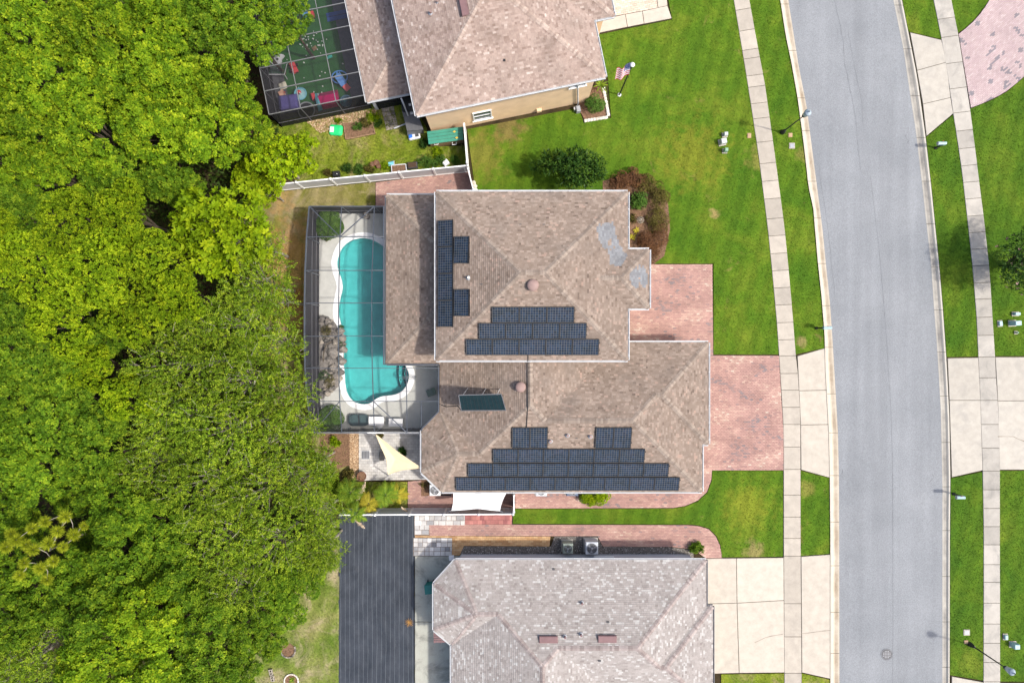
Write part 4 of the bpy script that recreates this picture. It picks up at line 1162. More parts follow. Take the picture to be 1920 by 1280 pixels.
# tilted pool-heater collector on a rack
A, Bq, C, D = P(865, 769.5, 4.75), P(948.5, 769, 4.75), P(940, 738.5, 5.5), P(860, 740.5, 5.5)
hc = empty('solar_collector', (A + Bq + C + D) / 4, 'tilted dark green solar heating collector on a rack, lower left roof', 'solar collector')
MB().face([A, Bq, C, D]).build('absorber', plain('collector_glass', (0.008, 0.022, 0.026), .35, .2, .2), hc)
mb = MB()
for a, b in ((A, Bq), (Bq, C), (C, D), (D, A)): mb.bar(a, b, .05, .09)
mb.build('frame', MT['bronze'], hc)
mb = MB()
for k in range(1, 12):
    t = k / 12; mb.bar(A.lerp(Bq, t) + Vector((0, 0, .012)), D.lerp(C, t) + Vector((0, 0, .012)), .018, .01)
mb.build('tube', MT['black'], hc, kind='stuff')
for t in (.1, .55, .9):
    top = D.lerp(C, t)
    MB().bar(top, hit(870 + 75 * t, 727 + 2 * t, pLW), .04, .04).build('leg', MT['pale_alu'], hc)
    MB().bar(top, hit(866 + 75 * t, 757, pLW), .04, .04).build('leg', MT['pale_alu'], hc)
MB().tube([A, A + Vector((-.25, .3, -.1)), hit(836, 762, pLW) + Vector((0, 0, .05)), hit(824, 757, pLW) + Vector((0, 0, .05))], .03, 6).build('pipe', MT['black'], hc)

# ---- southern neighbour (mirrored plan)
def T_s(x, y): return (x + (1.0 if False else 0.0), -25.05 - y)
H2 = empty('house', (4, -20, 0), 'pale mauve shingled one-storey house at the bottom edge', 'house')
s_f, s_s, s_e = one_storey(-4.1, -5.30, -5.45, -8.6, -4.45, -3.85, -10.2, -.07, 13.2, 13.65, -7.05, 2.0, ZL, T_s)
def stint(c): return rnd.uniform(.85, 1) if rnd.random() < .13 else min(.8, max(0, rnd.gauss(.45, .17)))
sg = poly_gut(s_e, wm)
roof(H2, list(s_f.values()), s_s, s_e, ZL, (MT['shingle_pale'], MT['cap_pale']), stint,
     [((13.2, -14.85), (-3.85, -14.85), wm), ((-3.85, -14.85), (-5.3, -16.45), wm), ((-5.3, -16.45), (-5.3, -19.6), wm), ((-5.3, -19.6), (-4.1, -20.6), wm), ((-4.1, -20.6), (-4.1, -27), wm),
      ((13.2, -18.0), (13.2, -14.85), MT['bronze']), ((13.65, -18.0), (13.2, -18.0), MT['bronze']), ((13.65, -25), (13.65, -18.0), MT['bronze'])])
MB().prism([(-3.65, -26.6), (-3.65, -20.4), (-4.85, -19.4), (-4.85, -16.6), (-3.65, -15.3), (12.75, -15.3), (12.75, -18.45), (13.2, -18.45), (13.2, -26.6)], 0, ZL - .1).build('wall', MT['stucco_grey'], H2)
garage_door(H2, 13.22, -21.6, 4.9, 2.2)
window(H2, (-4.855, -18, 1.6), 1.4, 1.3, (-1, 0, 0)); window(H2, (6.5, -15.295, 1.6), 1.2, 1.2, (0, 1, 0))
sN, sS = plane_of(s_f['S']), plane_of(s_f['N'])
for x, y in ((1028, 1197), (1138, 1196)):
    q = hit(x, y, sN); _, nn = sN
    MB().box((q.x, q.y, q.z + .1), (1.22, .46, .16), bev=.04).build('roof_vent', MT['vent_brown'], H2)
for x, y in ((1091, 1129), (1059, 1192), (1089, 1188)): pipe_vent(H2, hit(x, y, sN), .07, .3, MT['vent_brown'])
for x, y in ((1038, 1066), (1140, 1165)): MB().box(tuple(hit(x, y, sN) + Vector((0, 0, .05))), (.15, .09, .1)).build('roof_anchor', MT['dark_grey'], H2)
MB().box(tuple(hit(1124, 1237, sS) + Vector((0, 0, .05))), (.18, .1, .12)).build('roof_anchor', MT['dark_grey'], H2)
# louvred awning on the bay
aw = empty('awning', P(830, 1195, 0), 'brown slatted awning below the bay of the mauve-roofed house', 'awning')
for k in range(6):
    MB().bar(P(813, 1180.5 + k * 4.3, 2.3 - .02 * k), P(840, 1180.5 + k * 4.3, 2.3 - .02 * k), .12, .03).build('slat', MT['vent_brown'], aw)
for x in (815, 826, 838): MB().bar(P(x, 1178, 2.24), P(x, 1205, 2.12), .05, .05).build('rail', MT['vent_brown'], aw)

# ---- northern neighbour (turned plan)
TH = math.radians(11.6); N0 = Vector((-6.11, 14.44))
def T_n(x, y): return (N0.x + x * math.cos(TH) - y * math.sin(TH), N0.y + x * math.sin(TH) + y * math.cos(TH))
H3 = empty('house', (*T_n(6, 6), 0), 'peach walled two-storey house with rose-brown roof at the top', 'house')
n_f, n_s, n_e = hip_two(0, 12.34, 0, 15.5, 3.7, 7.9, 13.68, ZE, T_n)
def ntint(c): return min(1, max(0, rnd.gauss(.45, .22)))
roof(H3, list(n_f.values()), n_s, n_e, ZE, (MT['shingle_rose'], MT['cap_rose']), ntint, poly_gut(n_e, wm))
l_f, l_s, l_e = lean_two(-3.31, .46, 2.57, 16.0, ZL, T_n)
roof(H3, list(l_f.values()), l_s, l_e, ZL, (MT['shingle_rose'], MT['cap_rose']), ntint, [(l_e[3], l_e[0], MT['pale_alu']), (l_e[0], l_e[1], wm)])
MB().prism([T_n(x, y) for x, y in [(.46, .46), (11.9, .46), (11.9, 4.1), (13.2, 4.1), (13.2, 7.5), (11.9, 7.5), (11.9, 15), (.46, 15)]], 0, ZE - .1).build('wall', MT['stucco_peach'], H3)
sdir = (math.sin(TH), -math.cos(TH), 0)
def on_swall(px, z):
    """point on the south wall seen at photo column px"""
    a = Vector((*T_n(.46, .455), 0)); nn = Vector(sdir)
    best = None
    for k in range(400):
        u = .46 + 11.4 * k / 400; q = Vector((*T_n(u, .455), z))
        x = 960 + q.x * FOCAL / (CAM_H - z)
        if best is None or abs(x - px) < best[0]: best = (abs(x - px), q)
    return best[1]
window(H3, on_swall(904, 1.75), 1.25, 1.5, sdir)
ed = (math.cos(TH), math.sin(TH), 0)
window(H3, (*T_n(11.905, 2.0), 4.2), 1.3, 1.3, ed); window(H3, (*T_n(13.205, 5.8), 4.2), 1.3, 1.3, ed)
window(H3, on_swall(1085, 4.2), 1.0, 1.1, sdir)
a = on_swall(1083, 5.2); b = on_swall(1083, .5)
MB().tube([a + Vector(sdir) * .1, b + Vector(sdir) * .1, b + Vector(sdir) * .1 + Vector((0, 0, -.4))], .05, 8).build('downspout', MT['fence'], H3)
a = on_swall(1011, .5); MB().box(tuple(a + Vector(sdir) * .08), (.35, .2, .3), rz=TH).build('hose_bib', MT['stucco_peach'], H3)
a = Vector((*T_n(-1.0, 2.4), 2.65))
MB().tube([a, a + Vector((.15, -.35, -.2)), a + Vector((.3, -.9, -2.3)), a + Vector((-.9, -1.3, -2.45))], .055, 8).build('downspout', MT['white_metal'], H3)
nS, nW = plane_of(n_f['S']), plane_of(n_f['W'])
MB().box(tuple(hit(869, 8, nW) + Vector((0, 0, .08))), (.48, 1.5, .14), rz=TH, bev=.04).build('roof_vent', MT['vent_brown'], H3)
pipe_vent(H3, hit(808, 25, nW), .08, .3, MT['shingle_vent']); pipe_vent(H3, hit(820, 5, nW), .05, .25, MT['shingle_vent'])
MB().box(tuple(hit(946, 114, nS) + Vector((0, 0, .06))), (.12, .12, .12)).build('roof_anchor', MT['black'], H3)
for v in (3.0, 7.5, 12): MB().box((*T_n(-3.05, v), 1.3), (.22, .22, 2.6), rz=TH).build('column', MT['pale_alu'], H3)
# ------------------------------------------------------------------ pool, deck, enclosures
deck_out = [tuple(P(x, y).xy) for x, y in [(598, 400), (860, 400), (860, 690), (823, 690), (838, 760), (800, 804), (598, 804)]]
deck_out = deck_out if area(deck_out) > 0 else deck_out[::-1]
cop_out = offset_poly(POOL, .40)
pts, fs = fill_holes(deck_out, [offset_poly(POOL, .05)[::-1]], .095)
dk = MB().faces(pts, fs)
n = len(deck_out)
for k in range(n):
    a, b = deck_out[k], deck_out[(k + 1) % n]
    dk.face([(a[0], a[1], -.02), (b[0], b[1], -.02), (b[0], b[1], .095), (a[0], a[1], .095)])
tag(dk.build('pool_deck', MT['deck']), kind='structure')
PO = empty('swimming_pool', P(690, 600), 'freeform turquoise swimming pool with white coping inside the screen cage', 'swimming pool')
nP = len(POOL)
cp = MB(); inn = offset_poly(POOL, -.03)
rings = [(offset_poly(POOL, .40), .09), (offset_poly(POOL, .385), .125), (offset_poly(POOL, .05), .14), (inn, .125), (inn, -.15)]
for (ra, za), (rb, zb) in zip(rings, rings[1:]):
    for k in range(nP):
        k2 = (k + 1) % nP
        cp.face([(*ra[k], za), (*ra[k2], za), (*rb[k2], zb), (*rb[k], zb)])
cp.build('coping', MT['coping'], PO, smooth=False)
bs = MB()
DEP = -.8
low = offset_poly(POOL, -.22)
for k in range(nP):
    k2 = (k + 1) % nP
    bs.face([(*POOL[k], .06), (*POOL[k2], .06), (*POOL[k2], DEP + .3), (*POOL[k], DEP + .3)])
    bs.face([(*POOL[k], DEP + .3), (*POOL[k2], DEP + .3), (*low[k2], DEP), (*low[k], DEP)])
pts, fs = fill_holes(low, [], DEP)
bs.faces(pts, fs).build('basin', MT['plaster'], PO)
pts, fs = fill_holes(POOL, [], .03)
MB().faces(pts, fs).build('water', MT['water'], PO)
# entry steps: curved treads round the bay's end
cen = P(790, 700)
for i, (rr, z) in enumerate(((1.75, -.62), (1.32, -.45), (.92, -.28))):
    # tread = part of the pool within rr of a centre on the east rim
    poly = [q for q in POOL]
    circ = [(cen.x + rr * 1.02 * math.cos(t) , cen.y + rr * 1.3 * math.sin(t)) for t in np.linspace(0, 2 * math.pi, 28, endpoint=False)]
    q = clip_convex(offset_poly(poly, -.01), circ)
    MB().prism(q, DEP, z).build('step', MT['plaster'], PO)
    edge = [p for p in circ if inside(POOL, np.array([p[0]]), np.array([p[1]]))[0]]
    edge.sort(key=lambda p: p[1])
    if len(edge) > 1:
        MB().tube([(x, y, z + .012) for x, y in edge], .05, 5).build('step_edge', MT['dark_grey'], PO)
    for k in range(1, len(edge) - 1, 2):
        e = edge[k]; MB().box((e[0] + .16, e[1], z + .006), (.09, .09, .012)).build('step_tile', MT['dark_grey'], PO)
hr = empty('handrail', P(778, 706), 'bent metal handrail at the pool steps', 'handrail')
for dy in (0, 3.5):
    MB().tube([P(780, 706 + dy, .1), P(778, 706 + dy, .8), P(771, 706 + dy, .95), P(758, 706 + dy, .6), P(749, 706 + dy, .1), P(747, 706 + dy, -.45)], .026, 8).build('rail', MT['mid_grey'], hr, smooth=True)

# --- screen cage over the pool
CG = empty('pool_enclosure', P(660, 600), 'grey framed screen cage over the turquoise pool', 'pool cage')
ROWS = [(387, 2.75), (444, 3.15), (507, 3.42), (568, 3.55), (630, 3.55), (690, 3.45), (752, 3.15), (811, 2.65)]
def cw(i):                       # west edge, then the two long beams, then the house gutter
    y, z = ROWS[i]
    xw = [580, 575, 572, 571, 571, 572, 576, 586][i]
    xb = [640.5, 637.5, 636, 635, 634.5, 635, 637, 641][i]
    xc = [702, 700, 697.5, 697, 697, 698, 700, 702][i]
    return [P(xw, y, z), P(xb, y, z + .02), P(xc, y, z - .05), P(719.5, y, 2.9)]
grid = [cw(i) for i in range(8)]
def beam(a, b, w=.042, h=.12, nm='beam', mat=None): MB().bar(a, b, w, h).build(nm, mat or MT['alu'], CG)
for i in range(8):
    g = grid[i]
    lim = 4 if i < 5 else 3
    for k in range(lim - 1): beam(g[k], g[k + 1], .045 if 0 < i < 7 else .06)
for i in range(7):
    a, b = grid[i], grid[i + 1]
    beam(a[0], b[0], .08); beam(a[1], b[1]); beam(a[2], b[2])
    if i < 4: beam(a[3], b[3], .07)
    for k in range(3):
        if i >= 5 and k == 2: continue
        q = [a[k], b[k], b[k + 1], a[k + 1]]
        MB().face([v - Vector((0, 0, .02)) for v in q]).build('screen', MT['screen'], CG)
# south-east bay of the cage
e5 = [grid[5][2], P(761.5, 690, 3.2), P(822.5, 690, 2.9)]
e6 = [grid[6][2], P(762.5, 752, 3.05), P(790, 752, 2.98), P(822.5, 752, 2.9)]
e7 = [grid[7][2], P(763.5, 811, 2.65), P(790.5, 811, 2.65)]
for e in (e5, e6, e7):
    for a, b in zip(e, e[1:]): beam(a, b)
beam(e5[1], e6[1]); beam(e6[1], e7[1]); beam(e6[2], e7[2]); beam(e5[2], e6[3], .08)
beam(e6[3], P(822.5, 771, 2.9), .08); beam(P(822.5, 771, 2.9), P(791, 803, 2.85), .08); beam(P(791, 803, 2.85), e7[2], .08)
beam(P(719.5, 630, 2.9), P(719.5, 683, 2.9), .07); beam(P(719.5, 683, 2.9), P(822.5, 683, 2.9), .07)
for q in ([e5[0], e6[0], e6[1], e5[1]], [e5[1], e6[1], e6[3], e5[2]], [e6[0], e7[0], e7[1], e6[1]], [e6[1], e7[1], e7[2], e6[2]], [e6[2], e7[2], P(791, 803, 2.85), P(822.5, 771, 2.9), e6[3]]):
    MB().face([v - Vector((0, 0, .02)) for v in q]).build('screen', MT['screen'], CG)
# roof braces at the corners
for a, b in ((grid[0][0], grid[1][1]), (grid[1][1], grid[0][2]), (grid[6][1], grid[7][0]), (grid[6][2], e7[1])): beam(a, b, .055, .08, 'brace')
# west wall: posts, chair rail, knee braces, dense screens
for i in range(8):
    t = grid[i][0]; MB().bar((t.x, t.y, .1), t, .06, .09).build('post', MT['alu'], CG)
    if 0 < i < 7:
        MB().bar(t + Vector((.55, 0, -.02)), Vector((t.x + .03, t.y - .02, t.z - 1.2)), .035, .05).build('brace', MT['alu'], CG)
for i in range(7):
    a, b = grid[i][0], grid[i + 1][0]
    MB().face([(a.x, a.y, .1), (b.x, b.y, .1), b, a]).build('screen', MT['screen_wall'], CG)
    for z in (.9, 1.9): MB().bar((a.x, a.y, z), (b.x, b.y, z), .045, .05).build('rail', MT['bronze'], CG)
for k, (a, b) in enumerate(zip(grid[0], grid[0][1:])):
    MB().face([(a.x, a.y, .1), (b.x, b.y, .1), b, a]).build('screen', MT['screen_wall'], CG)
    MB().bar((b.x, b.y, .1), b, .06, .06).build('post', MT['alu'], CG)
    MB().bar((a.x, a.y, 1.2), (b.x, b.y, 1.2), .045, .05).build('rail', MT['bronze'], CG)
so = grid[7][:3] + e7[1:]
for a, b in zip(so, so[1:]):
    MB().face([(a.x, a.y, .1), (b.x, b.y, .1), b, a]).build('screen', MT['screen_wall'], CG)
    MB().bar((b.x, b.y, .1), b, .06, .06).build('post', MT['alu'], CG)
MB().bar(so[0], so[-1], .09, .05).build('cap_rail', MT['pale_alu'], CG)

MT['cage_grey'] = plain('cage_grey_metal', (0.17, 0.175, 0.18), 0.5, 0.4, 0.12)
# --- dark cage of the northern house
H = 2.7
NC = empty('play_enclosure', P(590, 130), 'black screened enclosure with green turf behind the rose-roofed house', 'screen cage')
def NL(cx, cy): return P(440 + cx * .28125, cy * .28125, H)       # from the enlarged crop
W0, W1_ = NL(40, 120), NL(230, 765)
def up(p, q, k): return p + (q - p) * k
SW, SE_ = NL(230, 765), NL(865, 635)
dirn = (NL(735, 0) - NL(865, 635)).normalized()
NW, NE_ = SW + dirn * 9.5, SE_ + dirn * 9.5
MB().prism([v.xy for v in (SW, SE_, NE_, NW)], -.01, .055).build('floor', MT['lanai_floor'], NC)
t0, t1 = up(SW, SE_, .13), up(SW, SE_, .80)
MB().prism([v.xy for v in (t0 + dirn * 1.0, t1 + dirn * 1.0, t1 + dirn * 9, t0 + dirn * 9)], .05, .075).build('turf', MT['turf'], NC)
cols = [0, .33, .70, 1]; rws = [0, 1.62, 3.22, 4.83, 6.43, 8.0, 9.5]
G = [[up(SW, SE_, c) + dirn * r for c in cols] for r in rws]
for j, r in enumerate(G):
    for a, b in zip(r, r[1:]): MB().bar(a, b, .04, .1).build('beam', MT['cage_grey'], NC)
for ra, rb in zip(G, G[1:]):
    for a, b in zip(ra, rb): MB().bar(a, b, .04, .1).build('beam', MT['cage_grey'], NC)
    for k in range(3): MB().face([v - Vector((0, 0, .02)) for v in (ra[k], ra[k + 1], rb[k + 1], rb[k])]).build('screen', MT['screen_dark'], NC)
for a, b in list(zip(G[0], G[0][1:])) + [(ra[0], rb[0]) for ra, rb in zip(G, G[1:])]:
    MB().face([(a.x, a.y, .05), (b.x, b.y, .05), b, a]).build('screen', MT['screen_dark_wall'], NC)
    for q in (a,): MB().bar((q.x, q.y, .0), q, .06, .06).build('post', MT['bronze'], NC)
    MB().bar((a.x, a.y, .9), (b.x, b.y, .9), .05, .05).build('rail', MT['bronze'], NC)
# dark lanai opening below the roof's southern end
a, b = Vector((*T_n(-3.1, 2.9), 0)), Vector((*T_n(.4, 2.9), 0))
MB().face([(a.x, a.y, .05), (b.x, b.y, .05), (b.x, b.y, 2.6), (a.x, a.y, 2.6)]).build('screen', MT['screen_dark_wall'], H3)
# ------------------------------------------------------------------ fences, street things, yard things
def fence(pts_px, label, h=1.83, posts=None, n_board=9):
    """white vinyl privacy fence along ground pixels"""
    g = [P(x, y) for x, y in pts_px]
    root = empty('fence', g[0], label, 'fence', 'white vinyl fences')
    for a, b in zip(g, g[1:]):
        L = (b - a).length; cnt = max(1, round(L / 2.44)); d = (b - a) / L; rz = math.atan2(d.y, d.x)
        for k in range(cnt + 1):
            c = a + d * (L * k / cnt)
            p = MB().box((c.x, c.y, (h + .06) / 2), (.13, .13, h + .06), rz).build('post', MT['fence_top'], root)
            MB().lathe(Vector((c.x, c.y, h + .06)), [(.10, 0), (.10, .03), (.02, .09)], 4, rz=rz + math.pi / 4).build('post_cap', MT['fence_top'], p)
        for k in range(cnt):
            p0, p1 = a + d * (L * k / cnt + .065), a + d * (L * (k + 1) / cnt - .065)
            c = (p0 + p1) / 2; w = (p1 - p0).length
            MB().box((c.x, c.y, h - .05), (w, .075, .13), rz).build('rail', MT['fence_top'], root)
            MB().box((c.x, c.y, .15), (w, .075, .13), rz).build('rail', MT['fence_top'], root)
            nb = max(2, round(w / .29)); bw = w / nb
            for q in range(nb):
                cc = p0 + d * (bw * (q + .5))
                MB().box((cc.x, cc.y, (h - .1) / 2 + .1), (bw - .008, .03, h - .3), rz).build('board', MT['fence'], root)
    return root
fence([(486, 362), (570, 353), (879.5, 322.5)], 'white vinyl fence between the back lawn and the northern yard')
fence([(873.3, 248), (878.6, 317)], 'short white fence run beside the green storage box')
fence([(880.5, 328), (890, 366)], 'short white fence run from the northern fence to the brown house')
fence([(650, 953), (962, 951.5)], 'white vinyl fence above the black weed fabric')
fence([(963.5, 947), (963.5, 917)], 'short white gate run under the white shade sail')

# street lamps
def street_lamp(px, py, h, head, label):
    b = P(px, py); rt = empty('street_lamp', b, label, 'street lamp', 'street lamps')
    MB().lathe(b, [(.17, 0), (.17, .25), (.11, .45), (.085, .6)], 12).build('base', MT['black'], rt)
    MB().tube([b + Vector((0, 0, .5)), b + Vector((0, 0, h - .75))], [.05, .036], 10).build('pole', MT['black'], rt)
    t = b + Vector((0, 0, h - .75))
    MB().lathe(t, [(.06, 0), (.13, .08), (.10, .14), (.16, .2)], 12).build('fitter', MT['black'], rt)
    MB().lathe(t, [(.12, .2), (.19, .45), (.22, .62), (.20, .72)], 16).build('globe', plain('lamp_glass', (.38, .43, .46), .15, .5, .05), rt, smooth=True)
    cp_ = MB().lathe(t, [(.22, .7), (.24, .73), (.18, .82), (.08, .88), (.03, .95)], 16).build('cap', plain('lamp_cap', (.30, .36, .40), .35, .5, .1), rt, smooth=True)
    MB().lathe(t, [(.03, .94), (.045, .98), (.01, 1.06)], 8).build('finial', MT['black'], cp_)
street_lamp(1466, 249, 4.35, None, 'black street lamp with glass globe on the verge left of the road')
street_lamp(1817, 1206, 4.25, None, 'black street lamp at the bottom right corner beside the pavement')
# mailboxes
def mailbox(px, py, dx, label):
    b = P(px, py); rt = empty('mailbox', b, label, 'mailbox', 'kerbside mailboxes')
    MB().box((b.x, b.y, .55), (.1, .1, 1.1)).build('post', MT['black'], rt)
    MB().lathe(b, [(.14, 0), (.14, .1), (.08, .18)], 4, rz=math.pi / 4).build('base', MT['black'], rt)
    MB().bar((b.x - dx * .1, b.y, 1.05), (b.x + dx * .45, b.y, 1.05), .07, .07).build('arm', MT['black'], rt)
    MB().bar((b.x, b.y, .7), (b.x + dx * .32, b.y, 1.03), .05, .05).build('brace', MT['black'], rt)
    bx = MB(); prof = [(-.11, 0), (.11, 0), (.11, .14), (.078, .215), (0, .245), (-.078, .215), (-.11, .14)]
    x0, x1 = b.x - .02 * dx, b.x + .54 * dx
    A = [(x0, b.y + a, 1.1 + z) for a, z in prof]; Bq = [(x1, b.y + a, 1.1 + z) for a, z in prof]
    bx.face(A if dx < 0 else A[::-1]); bx.face(Bq[::-1] if dx < 0 else Bq)
    for k in range(7):
        k2 = (k + 1) % 7
        q = [A[k], A[k2], Bq[k2], Bq[k]]
        bx.face(q if dx > 0 else q[::-1])
    bx.build('box', plain('mailbox_paint', (.30, .42, .44), .35, .5, .1), rt)
    MB().box((x1 + dx * .015, b.y, 1.21), (.025, .21, .21)).build('door', MT['mid_grey'], rt)
    MB().box((b.x + dx * .25, b.y + .125, 1.33), (.05, .015, .16)).build('signal_flag', colour('flag_red', (.5, .04, .03)), rt)
mailbox(1530, 615, 1, 'grey mailbox at the kerb by the red paver driveway')
mailbox(1753, 278, -1, 'grey mailbox on the right verge below the pink paver drive')
mailbox(1787, 925, -1, 'grey mailbox on the right verge below the concrete driveway')
# flagpole with flag
fb = P(1161, 178.5); fp = empty('flagpole', fb, 'dark flagpole with a striped flag on the northern lawn', 'flagpole')
MB().tube([fb, fb + Vector((0, 0, 5.35))], [.055, .035], 10).build('pole', MT['black'], fp)
MB().lathe(fb, [(.16, 0), (.16, .05), (.09, .1)], 12).build('base', MT['fence'], fp)
MB().lathe(fb + Vector((0, 0, 5.33)), [(.05, 0), (.14, .03), (.16, .09), (.09, .14), (.03, .2)], 16).build('truck_light', MT['white'], fp, smooth=True)
fl = empty('flag', fb + Vector((0, 0, 4.6)), 'red, white and blue striped flag hanging from the dark flagpole', 'flag')
nx, ny = 14, 13
mats = [colour('flag_stripe_red', (.50, .03, .04), .8), colour('flag_stripe_white', (.75, .74, .72), .8), colour('flag_canton_blue', (.03, .05, .22), .8)]
def fpt(i, j):
    u = i / nx * 1.15; w = j / ny * .75
    a = .16 * math.sin(u * 7) + .05 * math.sin(u * 13 + 2)
    return fb + Vector((-.05 - u * .72 - w * .10, -.12 * u + .6 * a - (w - .2) * .85, 5.25 - w * .45 - u * .55))
for s in range(13):
    mb = MB()
    for i in range(nx):
        if i < nx * .4 and s < 7: continue
        mb.face([fpt(i, s), fpt(i, s + 1), fpt(i + 1, s + 1), fpt(i + 1, s)])
    mb.build('stripe', mats[s % 2], fl)
mb = MB()
for s in range(7):
    for i in range(6): mb.face([fpt(i, s), fpt(i, s + 1), fpt(i + 1, s + 1), fpt(i + 1, s)])
ct = mb.build('canton', mats[2], fl)
mb = MB()
for r in range(9):
    for c in range(6 if r % 2 == 0 else 5):
        i = (c + .5 + (.5 if r % 2 else 0)) * 5.6 / 6.2; j = (r + .7) * 7 / 9.4
        p = fpt(i, j) + Vector((0, 0, .008)); mb.lathe(p, [(.016, 0), (.002, .004)], 5)
mb.build('star', mats[1], ct, kind='stuff')

# utility boxes in the lawns
def util(px, py, w, d, h, mat, label, rz=0.0, lid=True):
    w, d, h = w * .8, d * .8, h * .8
    b = P(px, py); rt = empty('utility_box', b, label, 'utility box', 'utility boxes in the lawns')
    MB().box((b.x, b.y, .05), (w + .12, d + .12, .12), rz).build('pad', MT['walk'], rt)
    MB().box((b.x, b.y, .1 + h / 2), (w, d, h), rz, bev=.05).build('cabinet', mat, rt)
    if lid: MB().box((b.x, b.y, .1 + h + .02), (w * .96, d * .96, .05), rz, bev=.03).build('lid', mat, rt)
pg, tl, gg = plain('utility_pale', (.44, .46, .44), .5, .3, .08), plain('utility_teal', (.30, .43, .44), .5, .3, .08), plain('utility_green', (.20, .33, .22), .5, .3, .08)
util(1358, 254, .34, .30, .45, pg, 'small pale utility box, topmost of three on the northern lawn', .1)
util(1353, 268, .50, .45, .60, pg, 'largest pale utility box in the group on the northern lawn', .2)
util(1358, 284, .30, .30, .55, gg, 'green utility pedestal on the northern lawn below two pale boxes')
util(1873, 606.5, .30, .42, .12, tl, 'flat pale teal utility plate nearest the right pavement', .1)
util(1896, 606, .55, .42, .75, tl, 'teal utility cabinet, middle of the group at the right edge', .05)
util(1902, 588.5, .48, .25, .3, tl, 'small teal utility box above the teal cabinet, right edge')
util(1903, 623.5, .14, .14, .25, gg, 'tiny green utility peg below the teal cabinet, right edge')
util(1883, 1192, .28, .42, .15, tl, 'flat pale teal utility plate above the bottom right lamp head')
util(1897, 1206, .48, .42, .55, tl, 'teal utility cabinet at the right edge near the bottom lamp')
def ground_cover(px, py, w, d, mat, label, rz=0):
    b = P(px, py); rt = empty('valve_cover', b, label, 'valve cover', 'valve covers in the verges')
    MB().box((b.x, b.y, .05), (w, d, .12), rz, bev=.02).build('frame', mat, rt)
    MB().box((b.x, b.y, .11), (w * .72, d * .72, .03), rz, bev=.01).build('lid', MT['mid_grey'] if w > .3 else mat, rt)
ground_cover(1481, 254, .3, .3, MT['gravel_tan'], 'small tan valve cover beside the upper street lamp')
ground_cover(1484, 274, .42, .42, MT['walk'], 'square concrete valve cover below the upper street lamp')
ground_cover(1404, 255, .28, .36, MT['gravel_tan'], 'small tan valve cover left of the left pavement')
ground_cover(1811, 1184, .46, .42, MT['walk'], 'square concrete valve cover above the bottom right street lamp')
ground_cover(1810, 1202, .3, .26, MT['gravel_tan'], 'small tan valve cover at the foot of the bottom right street lamp')

# condensers and pool equipment
def condenser(px, py, w, h, body, top, label, name='air_conditioner'):
    b = P(px, py); rt = empty(name, b, label, 'air conditioner', 'outdoor condensers')
    MB().box((b.x, b.y, .06), (w + .15, w + .15, .12)).build('pad', MT['walk_grey'], rt)
    MB().box((b.x, b.y, .12 + h / 2), (w, w, h), bev=.05).build('body', body, rt)
    r = w * .43; z = .12 + h
    MB().lathe((b.x, b.y, z), [(r, -.02), (r, .025), (r * .93, .03), (r * .93, -.01)], 24).build('fan_ring', top, rt)
    MB().lathe((b.x, b.y, z), [(r * .92, 0), (r * .92, .008)], 24).build('fan_well', MT['dark_grey'], rt)
    fan = MB().lathe((b.x, b.y, z), [(r * .22, .008), (r * .22, .03), (.02, .045)], 12).build('fan', MT['mid_grey'], rt)
    for k in range(3):
        t = k * 2.094 + .4
        MB().face([(b.x + r * .2 * math.cos(t), b.y + r * .2 * math.sin(t), z + .022), (b.x + r * .85 * math.cos(t - .32), b.y + r * .85 * math.sin(t - .32), z + .008), (b.x + r * .85 * math.cos(t + .3), b.y + r * .85 * math.sin(t + .3), z + .03)]).build('blade', MT['mid_grey'], fan)
    gr = MB()
    for k in range(4):
        rr = r * (.3 + .2 * k); q = [(b.x + rr * math.cos(t), b.y + rr * math.sin(t), z + .05) for t in np.linspace(0, 2 * math.pi, 25)]
        gr.tube(q, .006, 4, cap=False)
    for k in range(6):
        t = k * math.pi / 3; gr.bar((b.x + .2 * r * math.cos(t), b.y + .2 * r * math.sin(t), z + .05), (b.x + r * math.cos(t), b.y + r * math.sin(t), z + .05), .01, .01)
    gr.build('grille', top, rt)
gm_ = plain('condenser_green', (.25, .29, .25), .5, .4, .1); bl = plain('condenser_pale', (.50, .53, .57), .45, .4, .08)
condenser(1063, 1021, .72, .8, gm_, gm_, 'olive green condenser on gravel beside a paler one')
condenser(1107, 1020, .88, .85, bl, MT['mid_grey'], 'pale grey condenser on gravel, right of the olive one')
condenser(818, 914, .78, .75, MT['white'], MT['white_metal'], 'white condenser at the lower left corner of the brown house')
condenser(1014, 915, .78, .7, bl, MT['white_metal'], 'pale condenser half hidden under the southern eave, left one')
condenser(1071, 914, .84, .7, plain('condenser_blue', (.09, .12, .18), .4, .4, .1), MT['mid_grey'], 'dark blue condenser under the southern eave beside the hedge')
b = P(834, 922, 0); gr = empty('pool_pump', b, 'small black pipe rack beside the white condenser at the house corner', 'pool pump')
for dy in (-.1, .1): MB().tube([(b.x - .45, b.y + dy, .5), (b.x + .5, b.y + dy, .5)], .04, 8).build('pipe', MT['black'], gr)
for dx in (-.4, .45): MB().bar((b.x + dx, b.y - .14, .0), (b.x + dx, b.y - .14, .52), .05, .05).build('leg', MT['black'], gr); MB().bar((b.x + dx, b.y - .14, .5), (b.x + dx, b.y + .14, .5), .05, .05).build('bracket', MT['black'], gr)

